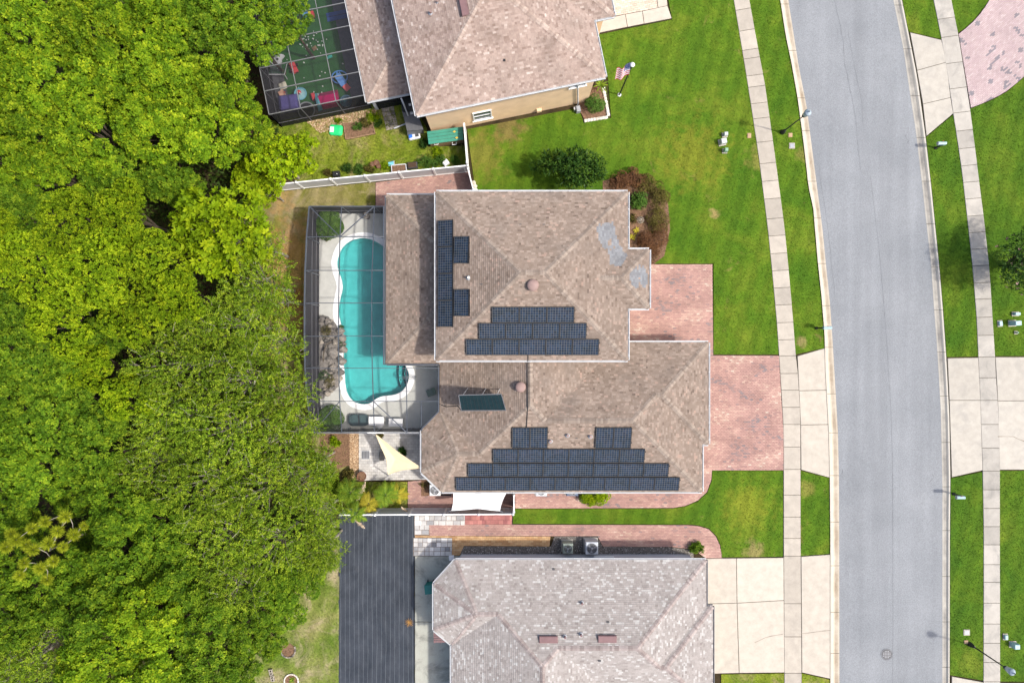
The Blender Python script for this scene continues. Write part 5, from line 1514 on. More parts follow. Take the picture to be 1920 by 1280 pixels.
# shade sails
def sail(corners, sag, label, mat, posts, n=14):
    c = sum(corners, Vector()) / len(corners)
    rt = empty('shade_sail', (c.x, c.y, 0), label, 'shade sail')
    m_ = len(corners); rim = []
    for k in range(m_):
        a, b = corners[k], corners[(k + 1) % m_]
        for i in range(n):
            t = i / n; q = a.lerp(b, t); q += (c - q).normalized() * (sag[k] if isinstance(sag, tuple) else sag) * 4 * t * (1 - t) * (b - a).length; rim.append(q)
    rings = [rim]
    for s in (.75, .5, .25): rings.append([c + (q - c) * s - Vector((0, 0, .10 * (1 - s))) for q in rim])
    V = [q for r in rings for q in r] + [c - Vector((0, 0, .12))]; N_ = len(rim); F = []
    for r in range(3):
        for k in range(N_): F.append((r * N_ + k, r * N_ + (k + 1) % N_, (r + 1) * N_ + (k + 1) % N_, (r + 1) * N_ + k))
    for k in range(N_): F.append((3 * N_ + k, 3 * N_ + (k + 1) % N_, 4 * N_))
    MB().faces(V, F).build('cloth', mat, rt, smooth=True)
    MB().tube(rim + [rim[0]], .022, 6, cap=False).build('hem', mat, rt)
    for p, q in posts: MB().tube([p, q], .04, 8).build('post', MT['bronze'], rt)
    for k in range(m_):
        d = (corners[k] - c).normalized(); MB().tube([corners[k], corners[k] + d * .25], .015, 6).build('tie', MT['mid_grey'], rt)
s1, s2, s3 = P(705, 814.5, 2.55), P(790, 877, 2.6), P(728, 889.5, 2.2)
sail([s1, s3, s2], (.075, .055, .02), 'cream triangular shade sail over the grey patio', MT['sail_cream'], [(P(727.8, 890.5, 0), s3 + Vector((-.02, -.1, 0)))])
w1, w2, w3, w4 = P(850, 921, 2.5), P(950, 921.5, 2.5), P(937, 957, 2.1), P(847, 956.5, 2.1)
sail([w1, w4, w3, w2], .05, 'white rectangular shade sail between the house and the southern fence', MT['sail_white'], [])

# pool deck furniture
def planter(px, py, r, h, label, mat=None):
    b = P(px, py); rt = empty('plant_pot', b, label, 'plant pot')
    MB().lathe(b, [(r * .7, .08), (r * .98, h * .8), (r * 1.06, h), (r * .92, h), (r * .88, h - .06)], 20).build('pot', mat or MT['terracotta'], rt)
    MB().lathe(b, [(r * .88, h - .08), (r * .86, h - .05)], 16).build('soil', MT['mulch'], rt)
    return rt
planter(681, 890, .32, .5, 'brown round pot on the lower left corner of the grey patio')
b = P(686, 852); dr = empty('drain_grate', b, 'square dark grate set in the grey patio pavers', 'grate')
MB().box((b.x, b.y, .07), (.58, .62, .10)).build('frame', MT['mid_grey'], dr)
for k in range(5): MB().box((b.x - .2 + .1 * k, b.y, .125), (.05, .5, .02)).build('slat', MT['dark_grey'], dr)
b = P(718, 853); st = empty('stone_bench', b, 'small grey stone block beside the cream shade sail', 'bench')
MB().box((b.x, b.y, .42), (.34, .62, .1), bev=.03).build('seat', MT['stone'], st)
for dy in (-.2, .2): MB().box((b.x, b.y + dy, .22), (.26, .1, .36)).build('leg', MT['stone'], st)
# dark tub, two white side tables
b = P(675, 786); tb = empty('spa_tub', b, 'dark green oblong tub with rim at the bottom of the pool deck', 'tub')
def rr_poly(c, w, d, r=.25, n=5):
    out = []
    for sx, sy, a0 in ((1, -1, -90), (1, 1, 0), (-1, 1, 90), (-1, -1, 180)):
        for k in range(n + 1):
            t = math.radians(a0 + 90 * k / n); out.append((c[0] + sx * (w / 2 - r) + r * math.cos(t), c[1] + sy * (d / 2 - r) + r * math.sin(t)))
    return out
dg = plain('dark_green_shell', (.035, .06, .065), .3, .5, .2)
o1, o2 = rr_poly(b, 1.38, .82), rr_poly(b, 1.22, .68)
mb = MB(); nn = len(o1)
for k in range(nn):
    k2 = (k + 1) % nn
    mb.face([(*o1[k], .09), (*o1[k2], .09), (*o1[k2], .5), (*o1[k], .5)]); mb.face([(*o1[k], .5), (*o1[k2], .5), (*o2[k2], .5), (*o2[k], .5)]); mb.face([(*o2[k], .5), (*o2[k2], .5), (*o2[k2], .38), (*o2[k], .38)])
mb.build('shell', dg, tb); MB().face([(x, y, .38) for x, y in o2]).build('cover', plain('tub_cover', (.05, .085, .09), .35, .4, .2), tb)
MB().bar((b.x, b.y - .32, .395), (b.x, b.y + .32, .395), .05, .02).build('seam', MT['dark_grey'], tb)
for px, py, w, d, lb in ((708.5, 787, 1.08, .62, 'white low table nearest the dark tub on the pool deck'), (744.5, 790, 1.0, .56, 'white low table nearest the house on the pool deck')):
    b = P(px, py); t = empty('low_table', b, lb, 'table', 'white tables on the pool deck')
    MB().box((b.x, b.y, .60), (w, d, .07), bev=.015).build('tabletop', MT['coping'], t)
    for sx in (-1, 1):
        for sy in (-1, 1): MB().box((b.x + sx * (w / 2 - .08), b.y + sy * (d / 2 - .08), .33), (.07, .07, .48)).build('leg', MT['mid_grey'], t)
b = P(713, 796); ot = empty('garden_stool', b, 'small pale rounded stool by the lower wall of the pool cage', 'stool')
MB().lathe(b, [(.16, .09), (.2, .3), (.24, .42), (.2, .5), (.1, .53)], 14, sx=1.4).build('seat', MT['pale_alu'], ot, smooth=True)
# deck chair under the eave
b = P(808, 735); ch = empty('patio_chair', b, 'dark green patio chair in the shade by the house wall', 'chair')
gmat = plain('chair_green', (.05, .11, .09), .5, .3, .1)
MB().box((b.x, b.y, .42), (.5, .5, .06), .4, bev=.02).build('seat', gmat, ch)
MB().bar((b.x + .22, b.y + .1, .45), (b.x + .42, b.y + .18, 1.0), .5, .05, up=(1, .4, 0)).build('backrest', gmat, ch)
for sx in (-.2, .2):
    for sy in (-.2, .2): MB().bar((b.x + sx, b.y + sy, .09), (b.x + sx, b.y + sy, .42), .04, .04).build('leg', MT['dark_grey'], ch)
# birdbath at the cage's upper wall
b = P(690, 407); bb = empty('garden_statue', b, 'grey stone bird statue on a pedestal at the top of the pool deck', 'statue')
MB().lathe(b, [(.2, .09), (.2, .16), (.09, .22), (.07, .55), (.2, .62), (.24, .68), (.18, .66)], 14).build('pedestal', MT['stone'], bb, smooth=True)
MB().lathe(b + Vector((0, 0, .66)), [(.05, 0), (.11, .12), (.09, .3), (.04, .42), (.05, .5), (.02, .56)], 10, sx=1.3).build('bird', MT['stone'], bb, smooth=True)
# rock waterfall beside the pool
rk = empty('rock_waterfall', P(620, 670), 'stacked grey and tan rock waterfall on the left side of the pool', 'rockery')
MB().prism(PL([(600, 590), (612, 592), (628, 604), (640, 616), (646, 630), (645, 700), (636, 724), (604, 748), (600, 746)]), .05, .13).build('bed', MT['stone'], rk)
def boulder(c, r, h, parent, mat, tint):
    mb = MB(); n = 9; sd = rnd.random() * 9
    rings = []
    for zf, rf in ((0, 1), (.35, 1.04), (.7, .82), (.93, .5)):
        rings.append([(c.x + r * rf * math.cos(t) * (1 + .22 * math.sin(t * 2 + sd) + rnd.uniform(-.1, .1)), c.y + r * rf * math.sin(t) * (1 + .22 * math.cos(t * 3 + sd) + rnd.uniform(-.1, .1)), c.z + h * zf + rnd.uniform(-.03, .03) * (zf > 0)) for t in np.linspace(0, 2 * math.pi, n, endpoint=False)])
    V = [q for r_ in rings for q in r_] + [(c.x, c.y, c.z + h)]
    F = [(a * n + k, a * n + (k + 1) % n, (a + 1) * n + (k + 1) % n, (a + 1) * n + k) for a in range(3) for k in range(n)] + [(3 * n + k, 3 * n + (k + 1) % n, 4 * n) for k in range(n)]
    mb.faces(V, F, tint).build('stone', mat, parent)
for k in range(80):
    y = rnd.uniform(594, 742); xm = 646 if y < 705 else 646 - (y - 705) * .9
    xl = 602; xh = min(xm, 606 + (y - 590) * 1.5)
    x = rnd.uniform(xl, max(xl + 3, xh))
    boulder(P(x, y, .1), rnd.uniform(.08, .24), rnd.uniform(.1, .4), rk, MT['stone'], rnd.random())
for x, y, r, h in ((642, 634, .3, .5), (644, 655, .28, .45), (643, 677, .26, .45), (639, 620, .26, .4), (624, 662, .42, .4), (628, 690, .32, .3), (640, 698, .24, .3)):
    boulder(P(x, y, .08), r, h, rk, MT['stone'], rnd.uniform(.2, .75))
pts = [(622, 640), (612, 646), (607, 660), (606, 678)]
MB().tube([P(x, y, .55) for x, y in pts], .05, 6).build('driftwood', MT['trunk'], rk)
gv = pebbles('gravel', [(640, 401), (672, 401), (684, 404), (660, 414), (640, 424)], MT['gravel_tan'], 160, .05, 'pinkish pebbles beside the round shrub in the pool cage')

# ---- toys in the northern enclosure
def crop1(cx, cy, h=0.075): return P(460 + cx * .1406, 60 + cy * .1406, h)
def toy(name, c, label, cat='toy'): return empty(name, c, label, cat, 'toys on the green turf')
red, blue, cyan, mag, purp, peach, cream, teal, yel = (colour('toy_' + n_, c_) for n_, c_ in (('red', (.62, .07, .08)), ('blue', (.10, .27, .62)), ('cyan', (.18, .50, .62)), ('magenta', (.62, .01, .16)), ('purple', (.10, .085, .27)), ('peach', (.74, .42, .30)), ('cream', (.66, .62, .50)), ('teal', (.06, .42, .36)), ('yellow', (.65, .55, .05))))
c = crop1(655, 490); t = toy('toy_car', c, 'red ride-on toy car on the green turf')
MB().box((c.x, c.y, .28), (.42, .78, .24), .45, bev=.09).build('body', red, t); MB().box((c.x - .03, c.y + .08, .46), (.34, .3, .2), .45, bev=.08).build('seat', red, t)
for sx, sy in ((-1, -1), (1, -1), (-1, 1), (1, 1)): MB().tube([(c.x + sx * .2 - .03 * sx, c.y + sy * .25, .18), (c.x + sx * .27, c.y + sy * .25, .18)], .11, 10).build('wheel', MT['black'], t)
c = crop1(505, 725); t = toy('cushion', c, 'cream square cushion on the green turf', 'cushion')
q = rr_poly((0, 0), .58, .52, .1); mb = MB(); ca, sa = math.cos(.4), math.sin(.4)
rot = lambda p, s: (c.x + (p[0] * ca - p[1] * sa) * s, c.y + (p[0] * sa + p[1] * ca) * s)
for (s0, z0), (s1, z1) in zip(((.8, .08), (1, .16), (.7, .25), (.25, .28)), ((1, .16), (.7, .25), (.25, .28), (.01, .285))):
    for k in range(len(q)): k2 = (k + 1) % len(q); mb.face([(*rot(q[k], s0), z0), (*rot(q[k2], s0), z0), (*rot(q[k2], s1), z1), (*rot(q[k], s1), z1)])
mb.build('pad', cream, t, smooth=True)
c = crop1(515, 860); t = toy('toy_crate', c, 'peach toy bench beside the purple play tent')
MB().box((c.x, c.y, .3), (.42, .75, .06), .55, bev=.02).build('seat', peach, t)
for s in (-.28, .28): MB().box((c.x - math.sin(.55) * s, c.y + math.cos(.55) * s, .17), (.38, .06, .2), .55).build('leg', peach, t)
MB().lathe(Vector((c.x + .12, c.y + .2, .33)), [(.06, 0), (.05, .03)], 8).build('knob', red, t)
c = crop1(620, 960); t = toy('play_tent', c, 'purple box-shaped play tent in the corner of the turf')
MB().box((c.x, c.y - .1, .5), (1.25, 1.0, .85), .12, bev=.12).build('cover', purp, t); MB().box((c.x - .5, c.y - .1, .45), (.5, .9, .7), .12, bev=.1).build('porch', plain('toy_dark_purple', (.05, .05, .13), .7), t)
c = crop1(765, 860); t = toy('water_table', c, 'pale blue round water table beside the pink play tent')
MB().lathe(c, [(.1, 0), (.1, .4), (.42, .45), (.46, .56), (.42, .57), (.38, .5)], 20).build('basin', cyan, t); MB().lathe(c, [(.37, .5), (.36, .52)], 20).build('water', colour('toy_water', (.3, .55, .6), .1), t)
MB().lathe(c + Vector((-.1, .1, .5)), [(.17, 0), (.15, .12), (.06, .16)], 10).build('tower', red, t); MB().lathe(c + Vector((.02, -.03, .5)), [(.05, 0), (.05, .28), (.02, .3)], 8).build('spout', MT['white'], t)
c = crop1(1110, 880, .07); t = toy('play_tent', c, 'bright pink ridge play tent at the lower screen wall')
a, d = Vector((math.cos(.2), math.sin(.2), 0)), Vector((-math.sin(.2), math.cos(.2), 0))
def ten(u, v, z): return c + a * u + d * v + Vector((0, 0, z))
MB().faces([ten(-.55, -.75, 0), ten(.75, -.75, 0), ten(.75, .45, 0), ten(-.55, .45, 0), ten(-.55, -.15, .95), ten(.75, -.15, .95)], [(0, 1, 5, 4), (2, 3, 4, 5), (1, 2, 5), (3, 0, 4)]).build('roof', mag, t)
MB().faces([ten(-.9, -.8, 0), ten(-.56, -.76, 0), ten(-.56, -.15, .93), ten(-.56, .46, 0), ten(-.9, .5, 0), ten(-.8, -.15, .7)], [(0, 1, 2, 5), (5, 2, 3, 4)]).build('door_flap', cyan, t)
MB().bar(ten(-.6, -.5, .42), ten(-.6, .28, .42), .12, .03, up=tuple(-a)).build('trim', MT['white'], t)
MB().box(tuple(ten(-1.0, .2, .2)), (.25, .5, .35), .3, bev=.05).build('bag', red, t)
c = crop1(1275, 630); t = toy('toy_slide', c, 'blue toy slide with red end and blue hoop')
q = [(c.x + .55 * math.cos(s), c.y + .45 * math.sin(s), .45) for s in np.linspace(0, 2 * math.pi, 25)]
MB().tube(q, .045, 6, cap=False).build('hoop', blue, t)
e = crop1(1370, 760)
f0, f1 = c + Vector((-.1, .05, .75)), e + Vector((-.2, .18, .3)); MB().bar(f0, f1, .42, .06).build('chute', blue, t)
for s in (-1, 1): MB().bar(f0 + Vector((.17 * s, .15 * s, .07)), f1 + Vector((.17 * s, .15 * s, .07)), .05, .14).build('side_rail', blue, t)
MB().bar(f1, e + Vector((.08, -.1, .1)), .42, .07).build('run_out', red, t); MB().bar(f0 + Vector((0, 0, -.7)), f0, .36, .08).build('ladder', blue, t)
c = crop1(825, 1060); t = toy('trampoline', c, 'small round black trampoline with grey rim behind the screen wall', 'trampoline')
q = [(c.x + .58 * math.cos(s), c.y + .58 * math.sin(s), .3) for s in np.linspace(0, 2 * math.pi, 29)]
MB().tube(q, .05, 6, cap=False).build('rim', MT['mid_grey'], t); MB().lathe(c, [(.52, .2), (.5, .21)], 24).build('mat', MT['black'], t)
for k in range(6): s = k * math.pi / 3; MB().tube([(c.x + .56 * math.cos(s), c.y + .56 * math.sin(s), .06), (c.x + .56 * math.cos(s), c.y + .56 * math.sin(s), .3)], .03, 6).build('leg', MT['mid_grey'], t)
c = crop1(1370, 960); t = toy('storage_tub', c, 'steel blue round tub behind the lower screen wall', 'tub')
MB().lathe(c, [(.33, 0), (.4, .55), (.43, .6), (.38, .6), (.34, .1)], 20).build('tub', plain('tub_blue', (.10, .20, .28), .4), t)
c = crop1(410, 350); t = toy('plush_cow', c, 'white and black spotted play mat at the left of the turf')
q = [(c.x + (.55 + .12 * math.sin(5 * s)) * math.cos(s), c.y + (.5 + .1 * math.cos(4 * s)) * math.sin(s)) for s in np.linspace(0, 2 * math.pi, 26, endpoint=False)]
MB().prism(q, .07, .17).build('pad', colour('toy_white', (.60, .60, .62), .8), t)
for dx, dy, r in ((-.22, .02, .09), (.12, -.12, .1), (.1, .25, .12)): MB().lathe(Vector((c.x + dx, c.y + dy, .168)), [(r, 0), (r * .9, .006)], 9).build('spot', MT['dark_grey'], t)
c = crop1(430, 530); t = toy('toy_goal', c, 'green netted toy goal frame beside the spotted mat')
for s in ((-.7, -.55), (.7, -.55)): MB().bar((c.x + s[0], c.y + s[1], .08), (c.x + s[0], c.y + s[1] + .1, .7), .05, .05).build('upright', MT['fence'], t); MB().bar((c.x + s[0], c.y + s[1] + .1, .7), (c.x + s[0], c.y + .6, .1), .04, .04).build('stay', MT['fence'], t)
MB().bar((c.x - .7, c.y - .45, .7), (c.x + .7, c.y - .45, .7), .05, .05).build('crossbar', MT['fence'], t)
mb = MB()
for k in range(9): mb.bar((c.x - .7 + .175 * k, c.y - .45, .7), (c.x - .7 + .175 * k, c.y + .6, .1), .012, .012)
for k in range(7): mb.bar((c.x - .7, c.y - .45 + .15 * k, .7 - .0857 * k), (c.x + .7, c.y - .45 + .15 * k, .7 - .0857 * k), .012, .012)
mb.build('net', plain('net_green', (.06, .2, .1), .8), t, kind='stuff')
c = crop1(1125, 340); t = toy('toy_boat', c, 'small teal oblong toy on the turf below the beams')
MB().box((c.x, c.y, .14), (.42, .16, .12), .45, bev=.05).build('hull', teal, t); MB().box((c.x, c.y, .22), (.14, .12, .08), .45, bev=.02).build('cabin', teal, t)
c = P(632, 30, .06); t = toy('play_mat', c, 'blue rectangular play mat at the top of the turf')
MB().box((c.x, c.y, .1), (1.5, .62, .07), .2, bev=.03).build('pad', plain('mat_blue', (.03, .08, .25), .7), t); MB().bar((c.x - .7, c.y - .14, .14), (c.x + .7, c.y + .14, .14), .03, .01).build('seam', MT['black'], t)
c = P(580, 33, .06); t = toy('toy_trough', c, 'rainbow coloured toy box near the overhanging tree')
for k, mm in enumerate((cyan, blue, yel, red)): MB().box((c.x - .3 + .2 * k, c.y + .04 * k, .25), (.19, .4, .34), .2, bev=.03).build('block', mm, t)
c = crop1(925, 225); t = toy('toy_log', c, 'small brown toy block among the scattered balls')
MB().box((c.x, c.y, .15), (.34, .26, .12), .6, bev=.04).build('block', MT['wood'], t); MB().box((c.x + .1, c.y - .05, .23), (.14, .12, .06), .2, bev=.02).build('knob', MT['wood'], t)
ball = MB().lathe((0, 0, 0), [(.012, -.04), (.035, -.025), (.042, 0), (.035, .025), (.012, .04)], 8).mesh('play_ball', colour('ball_white', (.62, .64, .60)), True)
for k in range(58):
    x, y = (rnd.gauss(870, 95), rnd.gauss(110, 75)) if k < 38 else (rnd.uniform(350, 1330), rnd.uniform(150, 960))
    o = link_mesh('play_ball', ball, at=crop1(x, y, .115)); s_ = rnd.uniform(.8, 1.5); o.scale = (s_, s_, s_)
    tag(o, 'tiny pale play ball lying on the green turf', 'ball', 'play balls scattered over the turf')

# ---- things in the northern back yard
def crop5(cx, cy, h=0.06): return P(600 + cx * .15625, 180 + cy * .15625, h)
a0 = TH
q = [crop5(980, 165, 1.15), crop5(1145, 150, 1.15), crop5(1240, 400, 1.15), crop5(1045, 420, 1.15)]
c = sum(q, Vector()) / 4
t = empty('garden_shed', (c.x, c.y, 0), 'low dark grey storage shed at the peach house corner', 'shed')
base = [(v.x, v.y) for v in q]; base = base if area(base) > 0 else base[::-1]
MB().prism(offset_poly(base, -.05), 0, 1.0).build('body', MT['dark_grey'], t)
MB().prism(base, 1.0, 1.12).build('lid', plain('shed_grey', (.10, .10, .105), .6, .3, .15), t)
fr_ = [crop5(1045, 420, 1.0), crop5(1235, 400, 1.0), crop5(1210, 450, .35), crop5(1050, 470, .35)]
MB().face(fr_[::-1] if False else fr_).build('front_panel', plain('shed_front', (.17, .17, .175), .6), t)
for cx, cy in ((1100, 203),): p = crop5(cx, cy, 1.13); MB().box((p.x, p.y, 1.14), (.2, .2, .04), a0).build('vent_cap', MT['pale_alu'], t)
q = [crop5(975, 20, 1.7), crop5(1090, 20, 1.7), crop5(1140, 160, 1.7), crop5(985, 160, 1.7)]
c = sum(q, Vector()) / 4; t = empty('utility_cabinet', (c.x, c.y, 0), 'tall black cabinet between the shed and the peach house', 'cabinet')
base = [(v.x, v.y) for v in q]; base = base if area(base) > 0 else base[::-1]
MB().prism(base, 0, 1.66).build('body', MT['black'], t); MB().prism(offset_poly(base, .03), 1.66, 1.7).build('lid', MT['black'], t)
p = crop5(1080, 105, 1.72); MB().box((p.x, p.y, 1.72), (.18, .16, .04), a0).build('vent_cap', MT['pale_alu'], t)
# green storage box with ribbed lid
A, Bq, C, D = crop5(1285, 430, 1.15), crop5(1715, 370, 1.15), crop5(1722, 530, 1.0), crop5(1305, 585, 1.0)
c = (A + Bq + C + D) / 4; t = empty('storage_bench', (c.x, c.y, 0), 'green ribbed metal roofed storage bench by the white fence', 'storage box')
gmt = plain('green_metal', (.035, .21, .145), .45, .4, .15)
ang = math.atan2((Bq - A).y, (Bq - A).x)
MB().box((c.x, c.y, .5), ((Bq - A).length * .92, (A - D).length * .8, 1.0), ang).build('body', MT['wood'], t)
for k in range(4):
    f0, f1 = k / 4, (k + 1) / 4 - .02
    up_ = Vector((0, 0, .035))
    qd = [A.lerp(D, f1), Bq.lerp(C, f1), Bq.lerp(C, f0), A.lerp(D, f0)]
    mb = MB().faces([v for v in qd] + [v + up_ for v in qd], [(4, 5, 6, 7), (0, 1, 5, 4), (1, 2, 6, 5), (2, 3, 7, 6), (3, 0, 4, 7)])
    mb.build('roof_panel', gmt, t)
for cx, cy in ((1612, 430), (1640, 503)):
    p = crop5(cx, cy, 1.16); l_ = tag(MB().faces([(p.x - .12, p.y, p.z), (p.x, p.y - .07, p.z + .01), (p.x + .13, p.y + .02, p.z + .03), (p.x, p.y + .08, p.z)], [(0, 1, 2, 3)]).build('fallen_leaf', colour('leaf_orange', (.65, .42, .06), .8)), ('upper' if cy < 470 else 'lower') + ' orange fallen leaf on the green storage bench', 'leaf', 'fallen leaves on the green bench')
for cx in (1400, 1615):
    p = crop5(cx, 585, .5); MB().tube([(p.x - .14, p.y + .1, .75), (p.x - .14, p.y - .08, .75), (p.x + .14, p.y - .05, .75), (p.x + .14, p.y + .12, .75)], .025, 6).build('handle', MT['white'], t)
# sack by the shed, green fertiliser bag
def sack(c, w, d, h, rz, mats_, label, name):
    t = empty(name, c, label, 'bag')
    mb = MB(); q = rr_poly((0, 0), w, d, min(w, d) * .25, 4); ca, sa = math.cos(rz), math.sin(rz)
    for (s0, z0), (s1, z1) in zip(((.85, 0), (1, h * .4), (.9, h * .75), (.55, h), (.02, h * 1.03)), ((1, h * .4), (.9, h * .75), (.55, h), (.02, h * 1.03), (0.0, h * 1.03))):
        for k in range(len(q)):
            k2 = (k + 1) % len(q); f = lambda p, s, z: (c.x + (p[0] * ca - p[1] * sa) * s, c.y + (p[0] * sa + p[1] * ca) * s, c.z + z)
            mb.face([f(q[k], s0, z0), f(q[k2], s0, z0), f(q[k2], s1, z1), f(q[k], s1, z1)])
    mb.build('sack', mats_[0], t, smooth=True)
    for i, mm in enumerate(mats_[1:]):
        dx = (-.28 + .5 * i) * w
        MB().box((c.x + dx * ca, c.y + dx * sa, c.z + h * .98), (w * .3, d * .5, .05), rz, bev=.02).build('print_patch', mm, t)
    return t
sack(crop5(1135, 490, .06), .9, .5, .3, .2, (colour('sack_white', (.62, .62, .64), .6), colour('sack_blue', (.03, .14, .50), .5), MT['dark_grey']), 'white sack with blue print below the grey shed', 'soil_bag')
sack(crop5(195, 415, .06), .98, .78, .2, -.08, (colour('bag_green', (.02, .50, .16), .35), colour('bag_white', (.7, .72, .7), .4)), 'bright green and white fertiliser bag beside the raised bed', 'fertiliser_bag')
# raised bed
t = empty('raised_bed', crop5(470, 420, 0), 'wooden framed raised bed with plants in the northern yard', 'raised bed')
q = [crop5(285, 330, .2), crop5(620, 300, .2), crop5(660, 450, .2), crop5(310, 520, .2)]
for a, b in zip(q, q[1:] + q[:1]): MB().bar(a - Vector((0, 0, .07)), b - Vector((0, 0, .07)), .06, .22).build('board', MT['wood'], t)
MB().prism([v.xy for v in q], 0, .17).build('soil', MT['mulch'], t)
# stepping path slab
q = [crop5(735, 145, .0), crop5(885, 125, 0), crop5(945, 395, 0), crop5(800, 420, 0)]
sp_ = tag(MB().prism([v.xy for v in q], -.01, .06).build('stepping_path', MT['joint']), kind='structure')
for i in range(3):
    for j in range(5):
        f = lambda u, v: q[0].lerp(q[1], u).lerp(q[3].lerp(q[2], u), v)
        z = .085 + rnd.uniform(0, .01)
        r4 = [f(i / 3 + .012, j / 5 + .01), f((i + 1) / 3 - .012, j / 5 + .01), f((i + 1) / 3 - .012, (j + 1) / 5 - .01), f(i / 3 + .012, (j + 1) / 5 - .01)]
        MB().prism([v.xy for v in r4], 0, z, rnd.uniform(.5, 1)).build('stone', MT['stone'], sp_)
# pots and boxes along the fence
for cx, cy, r, lb in ((640, 830, .17, 'round clay pot, left one of three along the white fence'), (690, 815, .2, 'round clay pot, middle one of three along the white fence'), (715, 855, .16, 'round clay pot, right one of three along the white fence')):
    planter(*[(600 + cx * .15625), (180 + cy * .15625)], r, .32, lb)
b = crop5(860, 825, .06); t = empty('bucket', b, 'pale blue bucket lying on the grass by the fence pots', 'bucket')
MB().tube([(b.x - .2, b.y, .2), (b.x + .2, b.y + .05, .2)], [.14, .19], 14).build('shell', cyan, t); MB().tube([(b.x + .2, b.y + .05, .2), (b.x + .22, b.y + .05, .2)], .2, 14).build('rim', MT['pale_alu'], t)
b = crop5(955, 880, .06); t = empty('planter_box', b, 'brown rectangular planter tray with pale rim along the white fence', 'planter')
MB().box((b.x, b.y, .2), (1.0, .45, .3), .1).build('soil', MT['mulch'], t)
for sx, sy, w, d in ((-.52, 0, .05, .5), (.52, 0, .05, .5), (0, -.25, 1.0, .05), (0, .25, 1.0, .05)): MB().box((b.x + sx * math.cos(.1) - sy * math.sin(.1), b.y + sx * math.sin(.1) + sy * math.cos(.1), .21), (w, d, .36), .1).build('board', MT['fence'], t)
b = crop5(1115, 845, .06); t = empty('plastic_tub', b, 'dark brown square tub beside the planter tray', 'tub')
MB().box((b.x, b.y, .25), (.72, .45, .4), .1, bev=.05).build('body', MT['dark_grey'], t); MB().box((b.x, b.y, .46), (.6, .34, .05), .1).build('lid', MT['soil'], t)
b = crop5(1515, 815, .06); t = empty('watering_can', b, 'white board and jug in the corner of the northern yard', 'watering can')
MB().box((b.x, b.y, .3), (.42, .34, .4), .7, bev=.06).build('body', MT['white'], t); MB().tube([(b.x, b.y + .1, .35), (b.x, b.y + .26, .42)], .03, 6).build('spout', MT['white'], t); MB().tube([(b.x - .1, b.y - .1, .45), (b.x, b.y, .62), (b.x + .1, b.y + .1, .45)], .02, 6).build('handle', MT['white'], t)
b = crop5(205, 945, .06); t = empty('plant_pot', b, 'black square pot with a red and white tag by the fence', 'plant pot', None)
MB().box((b.x, b.y, .22), (.5, .4, .38), .1, bev=.04).build('pot', MT['black'], t); MB().box((b.x + .1, b.y - .05, .5), (.06, .02, .2), .1).build('plant_tag', MT['white'], t)
# stones beside the fence end
for k, (x, y) in enumerate(((885, 343), (887, 349), (888, 356))):
    t = empty('field_stone', P(x + 3, y), ['uppermost', 'middle', 'lowest'][k] + ' white stone beside the short fence near the brown house', 'stone', 'white stones at the fence')
    boulder(P(x + 3, y, .05), .16, .18, t, MT['stone_white'], rnd.random())
# stone-edged bed of the peach house
t = empty('stone_border', P(1112, 200), 'white stone border round the shrub bed at the peach house corner', 'bed border')
MB().prism(PL([(1085, 170), (1130, 160), (1141, 217), (1096, 226), (1085, 205)]), -.01, .09).build('soil', MT['mulch'], t)
ln = [(1131, 164), (1141, 218)]; l2 = [(1139, 220), (1095, 227)]
for (a, b, n_) in ((*ln, 9), (*l2, 8)):
    for k in range(n_):
        f = (k + .5) / n_; MB().box(tuple(P(a[0] + (b[0] - a[0]) * f, a[1] + (b[1] - a[1]) * f, .11)), (.19 + rnd.uniform(0, .05), .21, .2), .2 + rnd.uniform(-.2, .2), tint=rnd.random(), bev=.04).build('stone', MT['stone_white'], t)
b = P(1083, 208); t = empty('splash_box', b, 'grey utility meter box at the foot of the downspout', 'meter box')
MB().box((b.x, b.y, .3), (.3, .42, .5), TH, bev=.04).build('body', MT['mid_grey'], t); MB().box((b.x - .22, b.y + .05, .25), (.16, .2, .3), TH).build('valve', MT['pale_alu'], t)
# teal bin beside the southern house
b = P(808, 1095); t = empty('rubbish_bin', b, 'teal wheeled bin beside the bay of the mauve-roofed house', 'bin')
tm = plain('bin_teal', (.01, .15, .13), .45, .4, .1)
MB().lathe(b, [(.36, .12), (.42, .95), (.40, 1.0)], 4, rz=math.pi / 4 + .1).build('body', tm, t); MB().box((b.x, b.y, 1.03), (.66, .66, .08), .1, bev=.04).build('lid', tm, t)
for s in (-.2, .2): MB().tube([(b.x + s - .03, b.y + .3, .12), (b.x + s + .03, b.y + .3, .12)], .1, 10).build('wheel', MT['black'], t)
b = P(847, 1044); t = empty('step_stool', b, 'small white square block at the corner of the grey flagstones', 'block')
MB().box((b.x, b.y, .16), (.36, .36, .2), .05, bev=.03).build('top', MT['coping'], t); MB().box((b.x, b.y, .04), (.3, .3, .1), .05).build('foot', MT['walk'], t)
